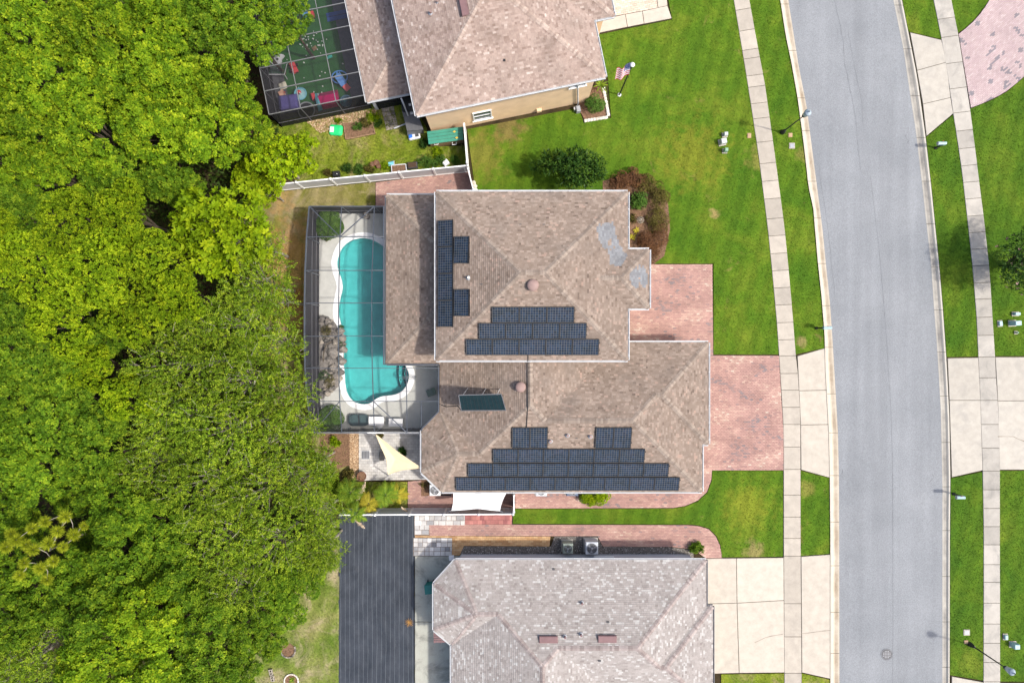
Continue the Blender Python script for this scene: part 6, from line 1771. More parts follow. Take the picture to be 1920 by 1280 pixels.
# vent pipe fence at southern house, tree rings, edging blocks in the dry lawn
def tree_ring(px, py, r, full, label):
    b = P(px, py); t = empty('tree_ring', b, label, 'tree ring')
    MB().lathe(b, [(r * .92, .04), (r * .9, .085)], 20).build('soil', MT['mulch'], t)
    n_ = 18
    for k in range(n_):
        s = 2 * math.pi * k / n_
        if not full and .45 < s < 2.6: continue
        MB().box((b.x + r * math.cos(s), b.y + r * math.sin(s), .09), (.09, r * 2 * math.pi / n_ * .92, .16), s, tint=rnd.random(), bev=.02).build('edging_stone', MT['stone_white'] if full else MT['stone'], t)
tree_ring(541, 1217, .52, False, 'half ring of brown edging with soil in the dry grass')
tree_ring(547, 1275, .50, True, 'white stone tree ring with a plant at the bottom edge')
for k, (x, y) in enumerate(((508, 1259), (511, 1271))):
    t = empty('concrete_block', P(x, y), ('upper' if k == 0 else 'lower') + ' pale hollow block lying in the dry grass', 'block', 'hollow blocks in the dry grass')
    c = P(x, y, .16)
    for s in (-1, 1): MB().box((c.x + s * .09, c.y, c.z), (.04, .4, .2), .2).build('side', MT['walk'], t)
    for s in (-1, 0, 1): MB().box((c.x - s * .18 * math.sin(.2), c.y + s * .18 * math.cos(.2), c.z), (.14, .04, .196), .2).build('web', MT['walk'], t)
# ------------------------------------------------------------------ plants
def unit(v): return v / np.maximum(np.linalg.norm(v, axis=-1, keepdims=True), 1e-9)
def leaf_mesh(name, base, d, nrm, L, W, tint, mat):
    """diamond leaves: base (n,3), direction d, normal nrm, lengths L, widths W"""
    s = unit(np.cross(d, nrm)) * (W[:, None] / 2)
    tip = base + d * L[:, None]
    mid = base + d * (L * .5)[:, None] + nrm * (L * .06)[:, None]
    V = np.stack([base, mid + s, tip, mid - s], 1).reshape(-1, 3)
    F = np.arange(len(V)).reshape(-1, 4)
    return fast_mesh(name, V, F, mat, tint)
def lobes_crown(rg, R, H, z0, nl, rl, squash=.8):
    """lobe centres and radii over a dome of radius R, height H above z0"""
    C, Rr = [], []
    for k in range(nl):
        best = None
        for _ in range(12):
            d = R * math.sqrt(rg.random()) * .86; a = rg.random() * 6.283
            c = np.array([d * math.cos(a), d * math.sin(a), z0 + H * math.sqrt(max(0, 1 - (d / R) ** 2)) * rg.uniform(.55, 1.0)])
            m = min([np.linalg.norm(c[:2] - q[:2]) for q in C] + [9])
            if best is None or m > best[0]: best = (m, c)
        C.append(best[1]); Rr.append(rl * rg.uniform(.7, 1.3))
    return np.array(C), np.array(Rr)
def surface_pts(rg, C, Rr, dens, squash=.85, low=-.35, jit=.16):
    Ps, Ns = [], []
    for i, (c, r) in enumerate(zip(C, Rr)):
        n = int(dens * r * r * 9)
        v = unit(rg.normal(size=(n * 2, 3))); v = v[v[:, 2] > low][:n]
        p = c + v * np.array([1, 1, squash]) * (r * (1 - jit + 2 * jit * rg.random(len(v))))[:, None]
        keep = np.ones(len(p), bool)
        for j in range(len(C)):
            if j != i: keep &= np.linalg.norm((p - C[j]) / np.array([1, 1, squash]), axis=1) > Rr[j] * .78
        Ps.append(p[keep]); Ns.append(v[keep])
    return np.concatenate(Ps), np.concatenate(Ns)
def frame(n):
    h = np.where(np.abs(n[:, 2:3]) > .9, np.array([[1., 0, 0]]), np.array([[0, 0, 1.]]))
    t = unit(np.cross(n, h)); return t, np.cross(n, t)
def rosettes(rg, P_, N_, m_, L, W, tilt=(.9, 1.45), upw=.35, tvar=.25):
    n = unit(N_ + np.array([0, 0, upw])); t, b = frame(n)
    k = len(P_); rt = rg.random(k)
    cell = np.sin(P_[:, 0] * 3.1 + np.sin(P_[:, 1] * 2.3) * 1.5) * np.sin(P_[:, 1] * 2.9 + P_[:, 2])
    rt = np.clip(rt * .75 + .12 + .22 * cell, 0, 1)
    B_, D_, NN, T_ = [], [], [], []
    ph0 = rg.random(k) * 6.283
    for j in range(m_):
        ph = ph0 + 6.283 * j / m_ + rg.normal(0, .25, k); th = rg.uniform(*tilt, k)
        d = n * np.cos(th)[:, None] + (t * np.cos(ph)[:, None] + b * np.sin(ph)[:, None]) * np.sin(th)[:, None]
        B_.append(P_ + d * .02); D_.append(d); NN.append(unit(n + .3 * rg.normal(size=n.shape))); T_.append(np.clip(rt * (1 - tvar) + tvar * rg.random(k) + .0, 0, 1))
    B_, D_, NN, T_ = map(np.concatenate, (B_, D_, NN, T_))
    q = len(B_)
    return B_, D_, NN, L * rg.uniform(.7, 1.25, q), W * rg.uniform(.75, 1.2, q), T_
def filler(rg, C, Rr, n, L, W):
    i = rg.integers(0, len(C), n)
    p = C[i] + unit(rg.normal(size=(n, 3))) * (Rr[i] * .85 * rg.random(n) ** .5)[:, None] - np.array([0, 0, .15])
    d = unit(rg.normal(size=(n, 3)) + np.array([0, 0, .2])); nn = unit(rg.normal(size=(n, 3)) + np.array([0, 0, .8]))
    return p, d, nn, L * rg.uniform(.7, 1.3, n), W * rg.uniform(.7, 1.3, n), rg.random(n) * .5
def cat(*sets): return [np.concatenate([s[k] for s in sets]) for k in range(6)]
def branch_mb(rg, C, z0, R, base_r=.16, lean=0, mi=0):
    mb = MB(); rr = random.Random(int(rg.integers(1e9)))
    fork = z0 * .62
    mb.tube([(0, 0, -.1), (rr.uniform(-.15, .15), rr.uniform(-.15, .15), fork * .5), (lean, 0, fork)], [base_r * 1.25, base_r, base_r * .8], 8)
    for c in C:
        m1 = Vector((lean * .6 + c[0] * .35, c[1] * .35, fork + (c[2] - fork) * .5))
        mb.tube([(lean, 0, fork - .1), m1, Vector(c)], [base_r * .5, base_r * .32, base_r * .12], 5, cap=False)
    return mb
TREES = {}
def tree_kind(kind, i):
    """crown and trunk meshes of one variant; nominal radius 2.4 m, crown top about 9 m"""
    key = (kind, i)
    if key in TREES: return TREES[key]
    rg = np.random.default_rng(100 * ord(kind[0]) + i)
    tw = None
    if kind == 'a':
        C, Rr = lobes_crown(rg, 2.4, 2.4, 5.9, 18, .58)
        p, n = surface_pts(rg, C, Rr, 31, jit=.13, low=0.0)
        s = cat(rosettes(rg, p, n, 6, .19, .105), filler(rg, C, Rr, 700, .22, .12)); mat = MT['leaf_a']; tr = MT['trunk']
    elif kind == 'e':
        C, Rr = lobes_crown(rg, 2.4, 2.3, 5.9, 19, .55)
        p, n = surface_pts(rg, C, Rr, 32, jit=.14, low=0.0)
        s = cat(rosettes(rg, p, n, 6, .17, .095), filler(rg, C, Rr, 700, .2, .11)); mat = MT['leaf_a2']; tr = MT['trunk']
    elif kind == 'b':
        C, Rr = lobes_crown(rg, 2.4, 1.9, 6.3, 8, .88)
        p, n = surface_pts(rg, C, Rr, 31, jit=.06, low=-.1)
        s = cat(rosettes(rg, p, n, 7, .135, .085, tilt=(.6, 1.3), upw=.5), filler(rg, C, Rr, 1200, .2, .12)); mat = MT['leaf_b']; tr = MT['trunk']
    elif kind == 'c':
        C, Rr = lobes_crown(rg, 2.4, 2.2, 6.0, 22, .50)
        p, n = surface_pts(rg, C, Rr, 11, jit=.22)
        s = cat(rosettes(rg, p, n, 8, .26, .13, tilt=(.8, 1.4), upw=.6), filler(rg, C, Rr, 1800, .24, .13)); mat = MT['leaf_c']; tr = MT['pale_bark']
    else:                                   # 'd' feathery, with pale twigs
        C, Rr = lobes_crown(rg, 2.4, 2.2, 5.8, 16, .62)
        p, n = surface_pts(rg, C, Rr, 9, jit=.2, low=0.0)
        k = len(p); d0 = unit(n * .7 + .75 * rg.normal(size=n.shape) + np.array([0, 0, .15])); ln = rg.uniform(.35, .85, k)
        B_, D_, NN, T_ = [], [], [], []; rt = rg.random(k)
        t, b = frame(d0)
        for j in range(13):
            f = (j + 1) / 13; ph = j * 2.4 + rg.random(k)
            dd = unit(d0 * .75 + (t * np.cos(ph)[:, None] + b * np.sin(ph)[:, None]) * .8)
            B_.append(p + d0 * (ln * f)[:, None]); D_.append(dd); NN.append(unit(np.array([0, 0, 1.]) + .6 * rg.normal(size=dd.shape))); T_.append(np.clip(rt * .6 + .4 * rg.random(k), 0, 1))
        B_, D_, NN, T_ = map(np.concatenate, (B_, D_, NN, T_)); q = len(B_)
        s = cat((B_, D_, NN, (.14) * rg.uniform(.7, 1.3, q), .066 * rg.uniform(.7, 1.3, q), T_), filler(rg, C, Rr, 900, .17, .08)); mat = MT['leaf_d']; tr = MT['pale_bark']
        tw = MB()
        for q in range(0, k, 11):
            e = p[q] + d0[q] * ln[q] * 1.12
            tw.tube([tuple(p[q] - n[q] * .3), tuple(p[q] + d0[q] * ln[q] * .3), tuple(e)], [.017, .012, .005], 3, cap=False)
    crown = leaf_mesh('crown', *s, mat)
    mb = branch_mb(rg, C, 6.2, 2.4)
    if tw is not None:
        i0 = len(mb.v); mb.v += tw.v; mb.f += [tuple(a + i0 for a in f) for f in tw.f]; mb.t += tw.t; mb.m += tw.m
    TREES[key] = (crown, mb.mesh('trunk', tr))
    return TREES[key]
def put_tree(kind, i, px, py, r_px, zc, label, group, rot=None):
    s = r_px * (CAM_H - zc) / FOCAL / 2.4
    b = P(px, py, zc); b.z = 0
    rt = empty('tree', b, label, 'tree', group)
    rt.scale = (s, s, zc / 8.0); rt.rotation_euler = (0, 0, rnd.random() * 6.283 if rot is None else rot)
    crown, trunk = tree_kind(kind, i)
    for nm, me in (('crown', crown), ('trunk', trunk)):
        o = bpy.data.objects.new(nm, me); COL.objects.link(o); o.parent = rt
NV = {'a': 4, 'e': 3, 'b': 3, 'c': 1, 'd': 4}
WOOD = [ # kind, px, py, radius px, crown height
 ('a', 35, 35, 78, 9.0), ('a', 150, 45, 80, 9.6), ('a', 262, 25, 74, 9.2), ('e', 365, 60, 76, 8.4), ('e', 455, 45, 68, 8.0), ('e', 528, 22, 52, 7.4),
 ('a', 55, 135, 76, 9.4), ('a', 175, 140, 80, 9.8), ('a', 285, 130, 76, 9.2), ('a', 395, 155, 70, 8.6),
 ('a', 45, 235, 76, 9.2), ('a', 155, 240, 78, 9.6), ('a', 268, 225, 74, 9.4), ('a', 375, 245, 70, 8.8), ('a', 455, 235, 48, 7.2), ('c', 505, 292, 50, 5.6), ('c', 556, 282, 42, 4.6), ('c', 470, 330, 40, 5.0), ('c', 490, 352, 34, 4.6), ('d', 488, 462, 42, 5.2),
 ('a', 80, 320, 66, 8.8), ('e', 195, 325, 62, 8.4), ('e', 290, 318, 58, 8.0),
 ('e', 40, 395, 60, 8.0), ('b', 120, 420, 66, 9.4), ('b', 215, 400, 62, 9.6), ('b', 40, 495, 70, 9.6), ('b', 155, 505, 74, 10.2), ('b', 265, 480, 70, 10.0), ('b', 250, 585, 66, 9.8), ('b', 105, 605, 62, 9.2), ('b', 330, 555, 48, 9.0),
 ('c', 392, 420, 98, 9.2),
 ('d', 462, 525, 66, 8.2), ('d', 508, 560, 46, 7.0), ('d', 430, 610, 74, 8.6), ('d', 505, 645, 58, 7.4), ('b', 165, 690, 46, 8.4), ('d', 315, 680, 80, 9.0), ('d', 425, 715, 80, 9.0), ('d', 520, 735, 57, 7.6),
 ('e', 45, 690, 66, 8.6), ('e', 55, 790, 70, 8.8), ('e', 160, 780, 66, 8.6), ('b', 235, 745, 52, 8.8), ('d', 300, 785, 72, 8.8), ('d', 400, 815, 78, 9.0), ('d', 500, 830, 70, 8.2), ('d', 558, 800, 42, 6.6),
 ('e', 150, 870, 66, 8.6), ('e', 45, 890, 64, 8.2), ('d', 260, 880, 66, 8.4), ('d', 360, 915, 76, 9.0), ('d', 470, 930, 78, 8.6), ('d', 560, 905, 58, 7.2), ('d', 600, 965, 44, 5.6),
 ('e', 200, 965, 58, 8.0), ('e', 290, 1000, 64, 8.4), ('d', 395, 1020, 72, 8.6), ('d', 495, 1030, 70, 8.0), ('d', 580, 1035, 46, 6.0),
 ('e', 200, 1075, 68, 8.6), ('e', 310, 1090, 66, 8.4), ('e', 60, 1130, 70, 8.6), ('d', 420, 1110, 66, 7.8), ('e', 510, 1105, 48, 6.2), ('e', 140, 1170, 68, 8.6), ('a', 250, 1175, 72, 8.8), ('e', 360, 1180, 68, 8.2), ('e', 450, 1190, 50, 6.4),
 ('a', -30, 90, 60, 8.6), ('a', -25, 290, 60, 8.4), ('e', 8, 350, 48, 8.0), ('a', -20, 185, 55, 8.6), ('e', 5, 590, 58, 8.2), ('b', -25, 450, 55, 9.0), ('e', -25, 740, 55, 8.4), ('e', -20, 950, 60, 8.2), ('e', 120, 935, 46, 6.0), ('e', 30, 1000, 50, 5.0), ('e', 130, 1085, 55, 7.4), ('e', 320, -12, 60, 7.8), ('e', 405, -15, 56, 7.6), ('d', 350, 625, 55, 8.2), ('e', 190, 625, 45, 7.0), ('e', 100, 700, 50, 7.6), ('e', 330, 345, 40, 7.0), ('d', 590, 870, 40, 5.8), ('e', 150, 1030, 40, 5.0),
 ('e', -10, 665, 52, 8.0), ('e', -8, 850, 55, 8.0), ('e', -20, 1065, 58, 8.2), ('e', -8, 1180, 60, 8.4), ('d', -20, 1290, 60, 8.0), ('e', 562, 1085, 46, 5.4), ('d', 598, 1040, 44, 5.2), ('e', 530, 1150, 44, 5.2), ('e', 495, 1205, 40, 5.0),
 ('d', 40, 1235, 66, 8.2), ('a', 150, 1262, 70, 8.4), ('a', 270, 1270, 70, 8.6), ('e', 370, 1270, 62, 7.6), ('e', 440, 1262, 42, 5.4)]
KW = {'a': 'mid-green tree', 'e': 'deep green tree', 'b': 'round yellow-green tree', 'c': 'bright yellow-green tree', 'd': 'feathery olive tree'}
ORD = ['first', 'second', 'third', 'fourth', 'fifth', 'sixth', 'seventh', 'eighth', 'ninth', 'tenth', 'eleventh', 'twelfth', 'thirteenth', 'fourteenth']
BANDS = [(-100, 'along the top edge'), (90, 'in the band level with the flag'), (190, 'in the band level with the green bench'), (300, 'in the band level with the northern fence'), (375, 'level with the upper end of the pool'), (460, 'level with the upper roof ridge'), (545, 'level with the middle of the pool'), (650, 'level with the rock waterfall'), (765, 'level with the lower end of the pool'), (855, 'level with the cream sail'), (945, 'level with the southern fence'), (1060, 'level with the teal bin'), (1150, 'level with the awning'), (1225, 'along the bottom edge')]
def band(py): return max(k for k, (y, _) in enumerate(BANDS) if py >= y)
cnt = {}
for kind, px, py, r, zc in WOOD:
    k = cnt.get(kind, 0); cnt[kind] = k + 1
    bi = band(py); row = sorted((q[1], q[2]) for q in WOOD if band(q[2]) == bi)
    lb = f"{KW[kind]}, {ORD[row.index((px, py))]} crown from the left {BANDS[bi][1]}"
    if (px, py) == (392, 420): lb = 'large bright yellow-green tree, the brightest crown in the wood'
    put_tree(kind, k % NV[kind], px, py, r * .95, zc + rnd.uniform(-.9, .7), lb, 'trees of the wood on the left')

# pine with needle tufts
b = P(70, 1040, 8.5); b.z = 0
pt_ = empty('pine_tree', b, 'yellow-green pine with round needle tufts near the left edge', 'tree')
rg = np.random.default_rng(5)
tuft = []
mbp = MB().tube([(0, 0, -.1), (.2, .1, 4), (.1, 0, 7.6)], [.15, .11, .05], 8)
tips = []
for px, py, h, r in ((122, 968, 8.8, .42), (84, 978, 9.0, .38), (138, 1002, 8.6, .42), (108, 995, 9.1, .42), (60, 990, 8.9, .38), (30, 1012, 8.9, .48), (90, 1018, 9.3, .45), (12, 1025, 8.7, .45), (62, 1030, 9.2, .42), (100, 1052, 8.9, .38), (75, 1065, 9.0, .42), (45, 1055, 8.8, .36), (36, 1078, 8.6, .36), (88, 1086, 8.5, .38), (158, 985, 8.2, .3), (20, 1000, 8.7, .36), (48, 1020, 9.0, .36), (118, 1025, 8.9, .34)):
    q = P(px, py, h) - b; q.z = h
    tips.append(q)
    near = min([Vector((.1, 0, 7.6))] + [t - Vector((0, 0, .35)) for t in tips[:-1]], key=lambda t: (t - q).length + (0 if t.z < q.z else .5))
    mid = near.lerp(q, .5) + Vector((rg.uniform(-.12, .12), rg.uniform(-.12, .12), -.12))
    mbp.tube([near, mid, q], [.035, .022, .012], 5, cap=False)
    n = 420; d = unit(rg.normal(size=(n, 3)) * np.array([1, 1, .8]) + np.array([0, 0, .15]))
    nn = unit(rg.normal(size=(n, 3))); tuft.append((np.tile(np.array(q), (n, 1)) + d * .04, d, nn, r * rg.uniform(.75, 1.1, n), np.full(n, .024), rg.random(n)))
link_mesh('crown', leaf_mesh('crown', *cat(*tuft), MT['leaf_pine']), pt_, at=None).matrix_parent_inverse = Matrix.Identity(4)
o = mbp.build('trunk', MT['pale_bark'], pt_); o.matrix_parent_inverse = Matrix.Identity(4)

# shaded undergrowth of the wood: uncountable low leaves
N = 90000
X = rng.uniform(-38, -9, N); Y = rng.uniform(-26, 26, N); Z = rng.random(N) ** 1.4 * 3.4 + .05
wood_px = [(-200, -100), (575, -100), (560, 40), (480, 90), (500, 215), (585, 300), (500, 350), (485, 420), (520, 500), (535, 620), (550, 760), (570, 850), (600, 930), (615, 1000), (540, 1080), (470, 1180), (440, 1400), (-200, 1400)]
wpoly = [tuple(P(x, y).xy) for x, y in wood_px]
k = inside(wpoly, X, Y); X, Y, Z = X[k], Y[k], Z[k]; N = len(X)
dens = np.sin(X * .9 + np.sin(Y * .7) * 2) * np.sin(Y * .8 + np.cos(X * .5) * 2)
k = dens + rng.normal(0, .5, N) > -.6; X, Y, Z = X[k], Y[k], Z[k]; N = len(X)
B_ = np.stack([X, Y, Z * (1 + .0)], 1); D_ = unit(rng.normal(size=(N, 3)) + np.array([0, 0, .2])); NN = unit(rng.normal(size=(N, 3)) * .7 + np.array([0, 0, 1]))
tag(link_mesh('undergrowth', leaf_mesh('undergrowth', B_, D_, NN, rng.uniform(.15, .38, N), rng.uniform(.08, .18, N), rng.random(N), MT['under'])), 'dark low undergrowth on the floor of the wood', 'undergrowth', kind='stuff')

# shrubs
def shrub(px, py, rx, ry, h, mat, label, group=None, L=.10, W=.05, dens=40, nl=10, cat_='shrub', m_=5, name='shrub', rz=0.0, z0=.05, jit=.12):
    """dense shrub: rx, ry, h in metres, leaves over overlapping lobes"""
    rg = np.random.default_rng(int(px * 13 + py))
    b = P(px, py); rt = empty(name, b, label, cat_, group)
    C = []; Rr = []
    for k in range(nl):
        d = math.sqrt(rg.random()) * .66; a = rg.random() * 6.283
        C.append([rx * d * math.cos(a), ry * d * math.sin(a), h * .5 * (1 - .35 * d * d)]); Rr.append(min(rx, ry, h * 1.1) * rg.uniform(.42, .58))
    C, Rr = np.array(C), np.array(Rr)
    p, n = surface_pts(rg, C, Rr, dens, .95, -.6, jit)
    s = cat(rosettes(rg, p, n, m_, L, W, upw=.3, tvar=.4), filler(rg, C, Rr, 500, L * 1.3, W * 1.3))
    c_, s_ = math.cos(rz), math.sin(rz); R3 = np.array([[c_, -s_, 0], [s_, c_, 0], [0, 0, 1]])
    off = np.array([b.x, b.y, z0])
    me = leaf_mesh('foliage', s[0] @ R3.T + off, s[1] @ R3.T, s[2] @ R3.T, s[3], s[4], s[5], mat)
    link_mesh('foliage', me, rt)
    mb = MB()
    for c in C[:5]:
        cc = Vector((c[0] * c_ - c[1] * s_ + b.x, c[0] * s_ + c[1] * c_ + b.y, c[2] + z0))
        mb.tube([(b.x, b.y, -.05), cc], [.03, .012], 5, cap=False)
    mb.build('stem', MT['trunk'], rt)
    return rt
shrub(620, 423, 1.0, 1.02, 1.35, MT['leaf_bush'], 'round clipped green shrub in the upper corner of the pool cage', None, .085, .04, 110, 18, jit=.05)
shrub(615, 447, .3, .28, .5, MT['leaf_brown'], 'small brownish plant just below the upper round shrub', None, .07, .03, 90, 5)
shrub(623, 782, .98, .86, 1.1, MT['leaf_bush'], 'round clipped green shrub in the lower corner of the pool cage', None, .085, .04, 110, 18, jit=.05)
shrub(612, 622, .42, .45, .5, MT['leaf_brown'], 'olive spiky plant in the upper part of the rock waterfall', None, .12, .03, 60, 6)
shrub(609, 703, .36, .36, .55, MT['leaf_dk'], 'dark round plant in the lower part of the rock waterfall', None, .1, .04, 70, 6)
shrub(622, 714, .46, .5, .4, MT['leaf_brown'], 'dry ochre plant below the rock waterfall', None, .12, .03, 60, 6)
shrub(638, 612, .32, .2, .4, MT['leaf_bush'], 'small green tuft where the rocks meet the pool edge', None, .1, .03, 70, 4)
shrub(643, 642, .22, .5, .5, MT['leaf_dk'], 'dark trailing plant along the pool edge of the rocks', None, .1, .04, 70, 5)
shrub(1112, 198, .72, .70, 1.3, MT['leaf_bush'], 'round green shrub inside the white stone border', None, .09, .045, 70, 10)
# dark pointed-leaf tree north of the house
b = P(1062, 326); dk_t = empty('broadleaf_shrub', b, 'large dark glossy shrub against the top wall of the brown house', 'shrub')
rg = np.random.default_rng(77)
C, Rr = [], []
for k in range(34):
    a = rg.random() * 6.283; d = math.sqrt(rg.random())
    C.append([2.35 * d * math.cos(a), 1.2 * d * math.sin(a) - .15, 1.5 + 1.5 * (1 - d * d) + rg.uniform(-.2, .2)]); Rr.append(rg.uniform(.3, .5))
C, Rr = np.array(C), np.array(Rr)
p, n = surface_pts(rg, C, Rr, 12, .9, -.4, .3)
s = cat(rosettes(rg, p, n, 5, .30, .085, tilt=(.5, 1.2), upw=.3, tvar=.5), filler(rg, C, Rr, 1500, .3, .1))
link_mesh('foliage', leaf_mesh('foliage', s[0] + np.array([b.x, b.y, 0]), *s[1:], MT['leaf_dk']), dk_t)
mb = MB()
for c in C[::3]: mb.tube([(b.x, b.y, 0), (b.x + c[0] * .4, b.y + c[1] * .4, c[2] * .5), (b.x + c[0], b.y + c[1], c[2])], [.06, .04, .015], 5, cap=False)
mb.build('stem', MT['trunk'], dk_t)
# red-brown hedge bed at the house's upper right corner
shrub(1158, 341, .95, .7, .9, MT['leaf_red'], 'red-brown shrub nearest the dark glossy shrub', 'red-brown hedge shrubs', .085, .04, 75, 8)
shrub(1186, 336, .85, .75, .9, MT['leaf_red'], 'red-brown shrub at the top of the hedge arc', 'red-brown hedge shrubs', .085, .04, 75, 8)
shrub(1214, 348, 1.1, .8, .8, MT['leaf_brown'], 'yellow-brown shrub at the upper bend of the hedge arc', 'red-brown hedge shrubs', .085, .04, 75, 8, rz=-.5)
shrub(1234, 382, .8, 1.05, .9, MT['leaf_brown'], 'dull brown-green shrub on the right side of the hedge arc', 'red-brown hedge shrubs', .08, .035, 80, 9)
shrub(1232, 416, .9, .85, .8, MT['leaf_brown'], 'brown-green shrub below the dull one in the hedge arc', 'red-brown hedge shrubs', .08, .035, 80, 8)
shrub(1222, 448, 1.35, .95, .95, MT['leaf_red'], 'clipped dark red shrub at the lower end of the hedge arc', 'red-brown hedge shrubs', .07, .03, 100, 12, rz=.55, jit=.05)
shrub(1214, 474, .75, .85, .8, MT['leaf_red'], 'dark red shrub beside the bump of the brown house', 'red-brown hedge shrubs', .07, .03, 90, 8)
shrub(1196, 378, .58, .62, 1.2, MT['leaf_bush'], 'bright green leafy shrub inside the red-brown hedge arc', None, .13, .075, 45, 9)
shrub(1186, 408, .35, .4, .4, MT['leaf_brown'], 'low brownish plant between the green shrub and the house wall', None, .1, .04, 60, 5)
b = P(1199, 414); t = empty('wire_globe', b, 'round woven wire globe on the mulch within the hedge arc', 'garden globe')
for k in range(4):
    aa = k * math.pi / 4
    MB().tube([(b.x + .24 * math.cos(s_) * math.cos(aa), b.y + .24 * math.cos(s_) * math.sin(aa), .35 + .24 * math.sin(s_)) for s_ in np.linspace(0, 2 * math.pi, 17)], .018, 5, cap=False).build('hoop', MT['pale_bark'], t)
MB().tube([(b.x + .24 * math.cos(s_), b.y + .24 * math.sin(s_), .35) for s_ in np.linspace(0, 2 * math.pi, 17)], .018, 5, cap=False).build('hoop', MT['pale_bark'], t)
def rosette_plant(px, py, n_, L, W, mat, label, cat_='plant', z=.15, name='rosette_plant', tilt=(.7, 1.3)):
    b = P(px, py); rt = empty(name, b, label, cat_)
    for k in range(n_):
        a = 6.283 * k / n_ + rnd.uniform(-.2, .2); th = rnd.uniform(*tilt); l_ = L * rnd.uniform(.8, 1.15)
        mb = MB(); prev = None
        for i in range(6):
            f = i / 5; w = W * (math.sin(math.pi * min(1, f * .85 + .15)) ** .8) * .5
            rad = l_ * f * math.sin(th); zz = z + l_ * f * math.cos(th) * (1 - .7 * f)
            c = Vector((b.x + rad * math.cos(a), b.y + rad * math.sin(a), zz)); sd = Vector((-math.sin(a), math.cos(a), 0)) * w
            cur = (c + sd, c - sd)
            if prev: mb.face([prev[0], prev[1], cur[1], cur[0]], rnd.uniform(.3, 1))
            prev = cur
        mb.build('leaf', mat, rt)
    return rt
rosette_plant(1192, 433, 8, .33, .10, MT['leaf_palm_y'], 'pale yellow-green star-leaved plant, upper one by the house wall')
rosette_plant(1185, 445, 8, .36, .10, MT['leaf_palm_y'], 'pale yellow-green star-leaved plant, lower one by the house wall')
rosette_plant(1124, 165, 12, .75, .10, MT['leaf_palm'], 'spiky green palm-like plant at the peach house corner', z=.6)
# hedge block under the southern eave
b = P(1110, 931)
shrub(1099, 932, .62, .62, .95, MT['leaf_c'], 'left half of the clipped bright green hedge below the solar panels', 'clipped hedge', .10, .065, 75, 8, 'hedge', name='hedge')
shrub(1126, 932, .62, .62, .95, MT['leaf_c'], 'right half of the clipped bright green hedge below the solar panels', 'clipped hedge', .10, .065, 75, 8, 'hedge', name='hedge')
shrub(1303, 1027, .55, .42, .8, MT['leaf_palm'], 'yellow-green bush at the upper right corner of the mauve roof', None, .2, .06, 22, 7)
shrub(714, 813, .3, .25, .5, MT['leaf_brown'], 'small yellowish plant at the lower wall of the pool cage', None, .1, .05, 60, 4)
shrub(754, 846, .34, .3, .6, MT['leaf_dk'], 'dark leafy plant beside the cream shade sail', None, .2, .05, 20, 4)
shrub(632, 826, .42, .38, .6, MT['leaf_c'], 'yellow-green plant in the mulch bed left of the patio', None, .14, .06, 30, 5)
shrub(606, 890, .5, .55, .9, MT['leaf_dk'], 'dark glossy plant in the scrub left of the patio', None, .26, .1, 14, 6)
shrub(630, 905, .9, .7, .9, MT['leaf_d'], 'loose olive scrub left of the brown pot', None, .16, .05, 26, 9)
shrub(585, 860, .8, .7, 1.0, MT['leaf_d'], 'loose olive scrub against the lower left cage wall', None, .16, .05, 26, 9)
shrub(655, 890, .45, .45, .4, MT['leaf_brown'], 'dry low plant beside the tan gravel strip', None, .14, .05, 30, 5)
shrub(796, 908, .35, .28, .3, MT['leaf_brown'], 'small brown plant in the bed by the white condenser', None, .1, .04, 50, 4)
# yard plants north
for cx, cy, r, h, mt_, lb in ((460, 370, .42, .5, 'leaf_bush', 'green leafy plant in the middle of the raised bed'), (560, 330, .45, .6, 'leaf_brown', 'brownish plant at the upper end of the raised bed'), (640, 270, .55, .5, 'leaf_c', 'yellow-green weeds beside the white downspout'), (700, 330, .4, .4, 'leaf_bush', 'green weeds left of the stepping path'), (330, 870, .42, .5, 'leaf_dk', 'dark plant, second along the white northern fence'), (110, 940, .4, .5, 'leaf_brown', 'brownish potted plant at the left of the northern fence'), (450, 880, .5, .5, 'leaf_bush', 'green plant, third along the white northern fence'), (590, 890, .4, .4, 'leaf_brown', 'orange-brown plant between the fence pots'), (800, 850, .4, .4, 'leaf_c', 'light green weeds beside the pale blue bucket'), (1260, 800, .65, .5, 'leaf_bush', 'dense green plant right of the dark tub'), (1420, 790, .55, .5, 'leaf_bush', 'dense green plant left of the white watering can'), (1620, 780, .4, .6, 'leaf_bush', 'round green plant right of the white watering can'), (1250, 580, .45, .5, 'leaf_dk', 'dark weeds in the shade of the green bench'), (1400, 660, .7, .4, 'leaf_c', 'tall light green weeds below the green storage bench'), (220, 310, .3, .3, 'leaf_c', 'green weeds above the fertiliser bag')):
    q = crop5(cx, cy); shrub(600 + cx * .15625, 180 + cy * .15625, r, r * .8, h, MT[mt_], lb, None, .13, .045, 34, 6)
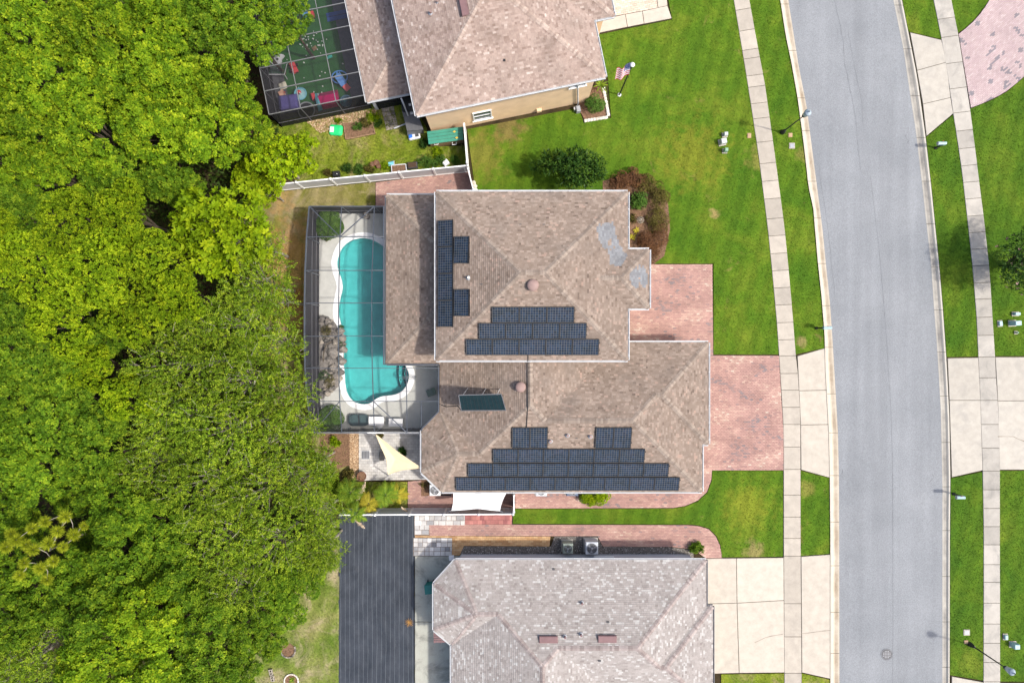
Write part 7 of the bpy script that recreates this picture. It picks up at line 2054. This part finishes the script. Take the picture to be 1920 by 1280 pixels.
# palms and plumes along the southern fence
def palm(px, py, n_, L, h, mat, label, seed):
    rr = random.Random(seed); b = P(px, py, h); b.z = 0
    rt = empty('palm', b, label, 'palm', 'small palms along the southern fence')
    MB().tube([b, b + Vector((.05, 0, h * .6)), b + Vector((0, 0, h))], [.1, .075, .06], 8).build('trunk', MT['pale_bark'], rt)
    for k in range(n_):
        a = 6.283 * k / n_ + rr.uniform(-.25, .25); l_ = L * rr.uniform(.75, 1.15); lift = rr.uniform(.15, .75)
        mb = MB(); pts = []
        for i in range(13):
            f = i / 12; rad = l_ * f * (1 - .12 * f); z = h + l_ * (lift * f - (lift * .6 + .55) * f * f)
            pts.append(b + Vector((rad * math.cos(a), rad * math.sin(a), z)))
        mb.tube(pts, [.014 * (1 - .8 * i / 12) + .003 for i in range(13)], 3, .2, cap=False)
        sd = Vector((-math.sin(a), math.cos(a), 0))
        for i in range(2, 13):
            for e in (-1, 1):
                for sub in (0, .5):
                    p = pts[i] if sub == 0 else pts[i].lerp(pts[i - 1], .5)
                    ll = l_ * .34 * math.sin(math.pi * min(.97, (i / 13) ** .8 + .02)) * rr.uniform(.85, 1.15)
                    d = (sd * e + Vector((math.cos(a), math.sin(a), 0)) * .7).normalized(); tip = p + d * ll + Vector((0, 0, -.25 * ll))
                    w = Vector((math.cos(a), math.sin(a), 0)) * .022
                    mb.face([p - w, p + w, tip], rr.uniform(.2, 1))
        mb.build('frond', mat, rt)
palm(655, 925, 11, 1.15, 1.6, MT['leaf_palm'], 'green feathery palm by the pale plume left of the fence end', 1)
palm(722, 928, 12, 1.15, 1.7, MT['leaf_palm'], 'green feathery palm in the middle behind the southern fence', 2)
palm(745, 925, 8, .95, 1.4, MT['leaf_palm_y'], 'yellowing palm nearest the red paver path', 3)
palm(668, 962, 9, .95, 1.9, MT['leaf_palm'], 'green palm leaning over the southern fence above the weed fabric', 4)
palm(690, 945, 9, 1.0, 1.5, MT['leaf_palm_y'], 'yellow-green palm between the green ones at the southern fence', 5)
def plume(pts, r, label):
    b = Vector((pts[0].x, pts[0].y, 0)); rt = empty('dead_frond', b, label, 'dead frond', 'pale dead fronds')
    a, c = pts[0], pts[-1]
    MB().tube([a, a.lerp(c, .5) + Vector((0, 0, .05)), c], [.02, .03, .01], 5).build('stalk', MT['plume'], rt)
    rg = np.random.default_rng(int(abs(a.x * 100))); n = 420; f = rg.random(n) ** .8
    p = np.array(a)[None] + (np.array(c) - np.array(a))[None] * f[:, None]; ax = np.array((c - a).normalized())
    d = unit(ax[None] * .9 + rg.normal(size=(n, 3)) * .45); ll = r * np.sin(np.pi * np.clip(.15 + f * .8, 0, 1)) * rg.uniform(.6, 1.2, n)
    link_mesh('hair', leaf_mesh('hair', p, d, unit(rg.normal(size=(n, 3))), ll, np.full(n, .03), rg.random(n), MT['plume']), rt)
plume([P(686, 902, 1.4), P(675, 922, 1.5), P(669, 938, 1.3)], .32, 'pale dead frond below the brown pot')
plume([P(664, 972, 1.5), P(672, 984, 1.2), P(684, 990, .9)], .22, 'pale dead frond hanging over the weed fabric')
plume([P(752, 950, 1.2), P(760, 956, 1.1), P(766, 961, .9)], .18, 'pale dead frond by the red paver path')
# tree at the right edge with pale pink blossom
b = P(1880, 498); rt = empty('blossom_tree', b, 'dark green tree with pale pink blossom cut off by the right edge', 'tree')
rg = np.random.default_rng(9)
C, Rr = lobes_crown(rg, 2.2, 1.9, 2.6, 22, .66); C[:, 0] -= .35
p, n = surface_pts(rg, C, Rr, 20, .85, -.6, .25)
s = cat(rosettes(rg, p, n, 5, .17, .075), filler(rg, C, Rr, 1800, .18, .09)); off = np.array([b.x, b.y, 0])
link_mesh('crown', leaf_mesh('crown', s[0] + off, *s[1:], MT['leaf_dk']), rt)
k = rg.random(len(p)) < .05; s = rosettes(rg, p[k] + n[k] * .05, n[k], 8, .09, .06)
link_mesh('blossom', leaf_mesh('blossom', s[0] + off, *s[1:], MT['flower']), rt, kind='stuff')
mb = MB()
for c in C: mb.tube([(b.x, b.y, 0), (b.x + c[0] * .3, b.y + c[1] * .3, 1.6), (b.x + c[0], b.y + c[1], c[2])], [.07, .05, .015], 5, cap=False)
mb.build('trunk', MT['trunk'], rt)
rosette_plant(549, 1272, 14, .35, .06, MT['leaf_palm'], 'small green tuft inside the white stone tree ring', z=.1, tilt=(.4, 1.2))
# dead brown weed on the fabric
rosette_plant(768, 1166, 16, .38, .03, colour('dry_weed', (.32, .17, .05), .9), 'dry orange-brown weed lying on the weed fabric edge', z=.08, tilt=(1.1, 1.5), name='dry_weed')
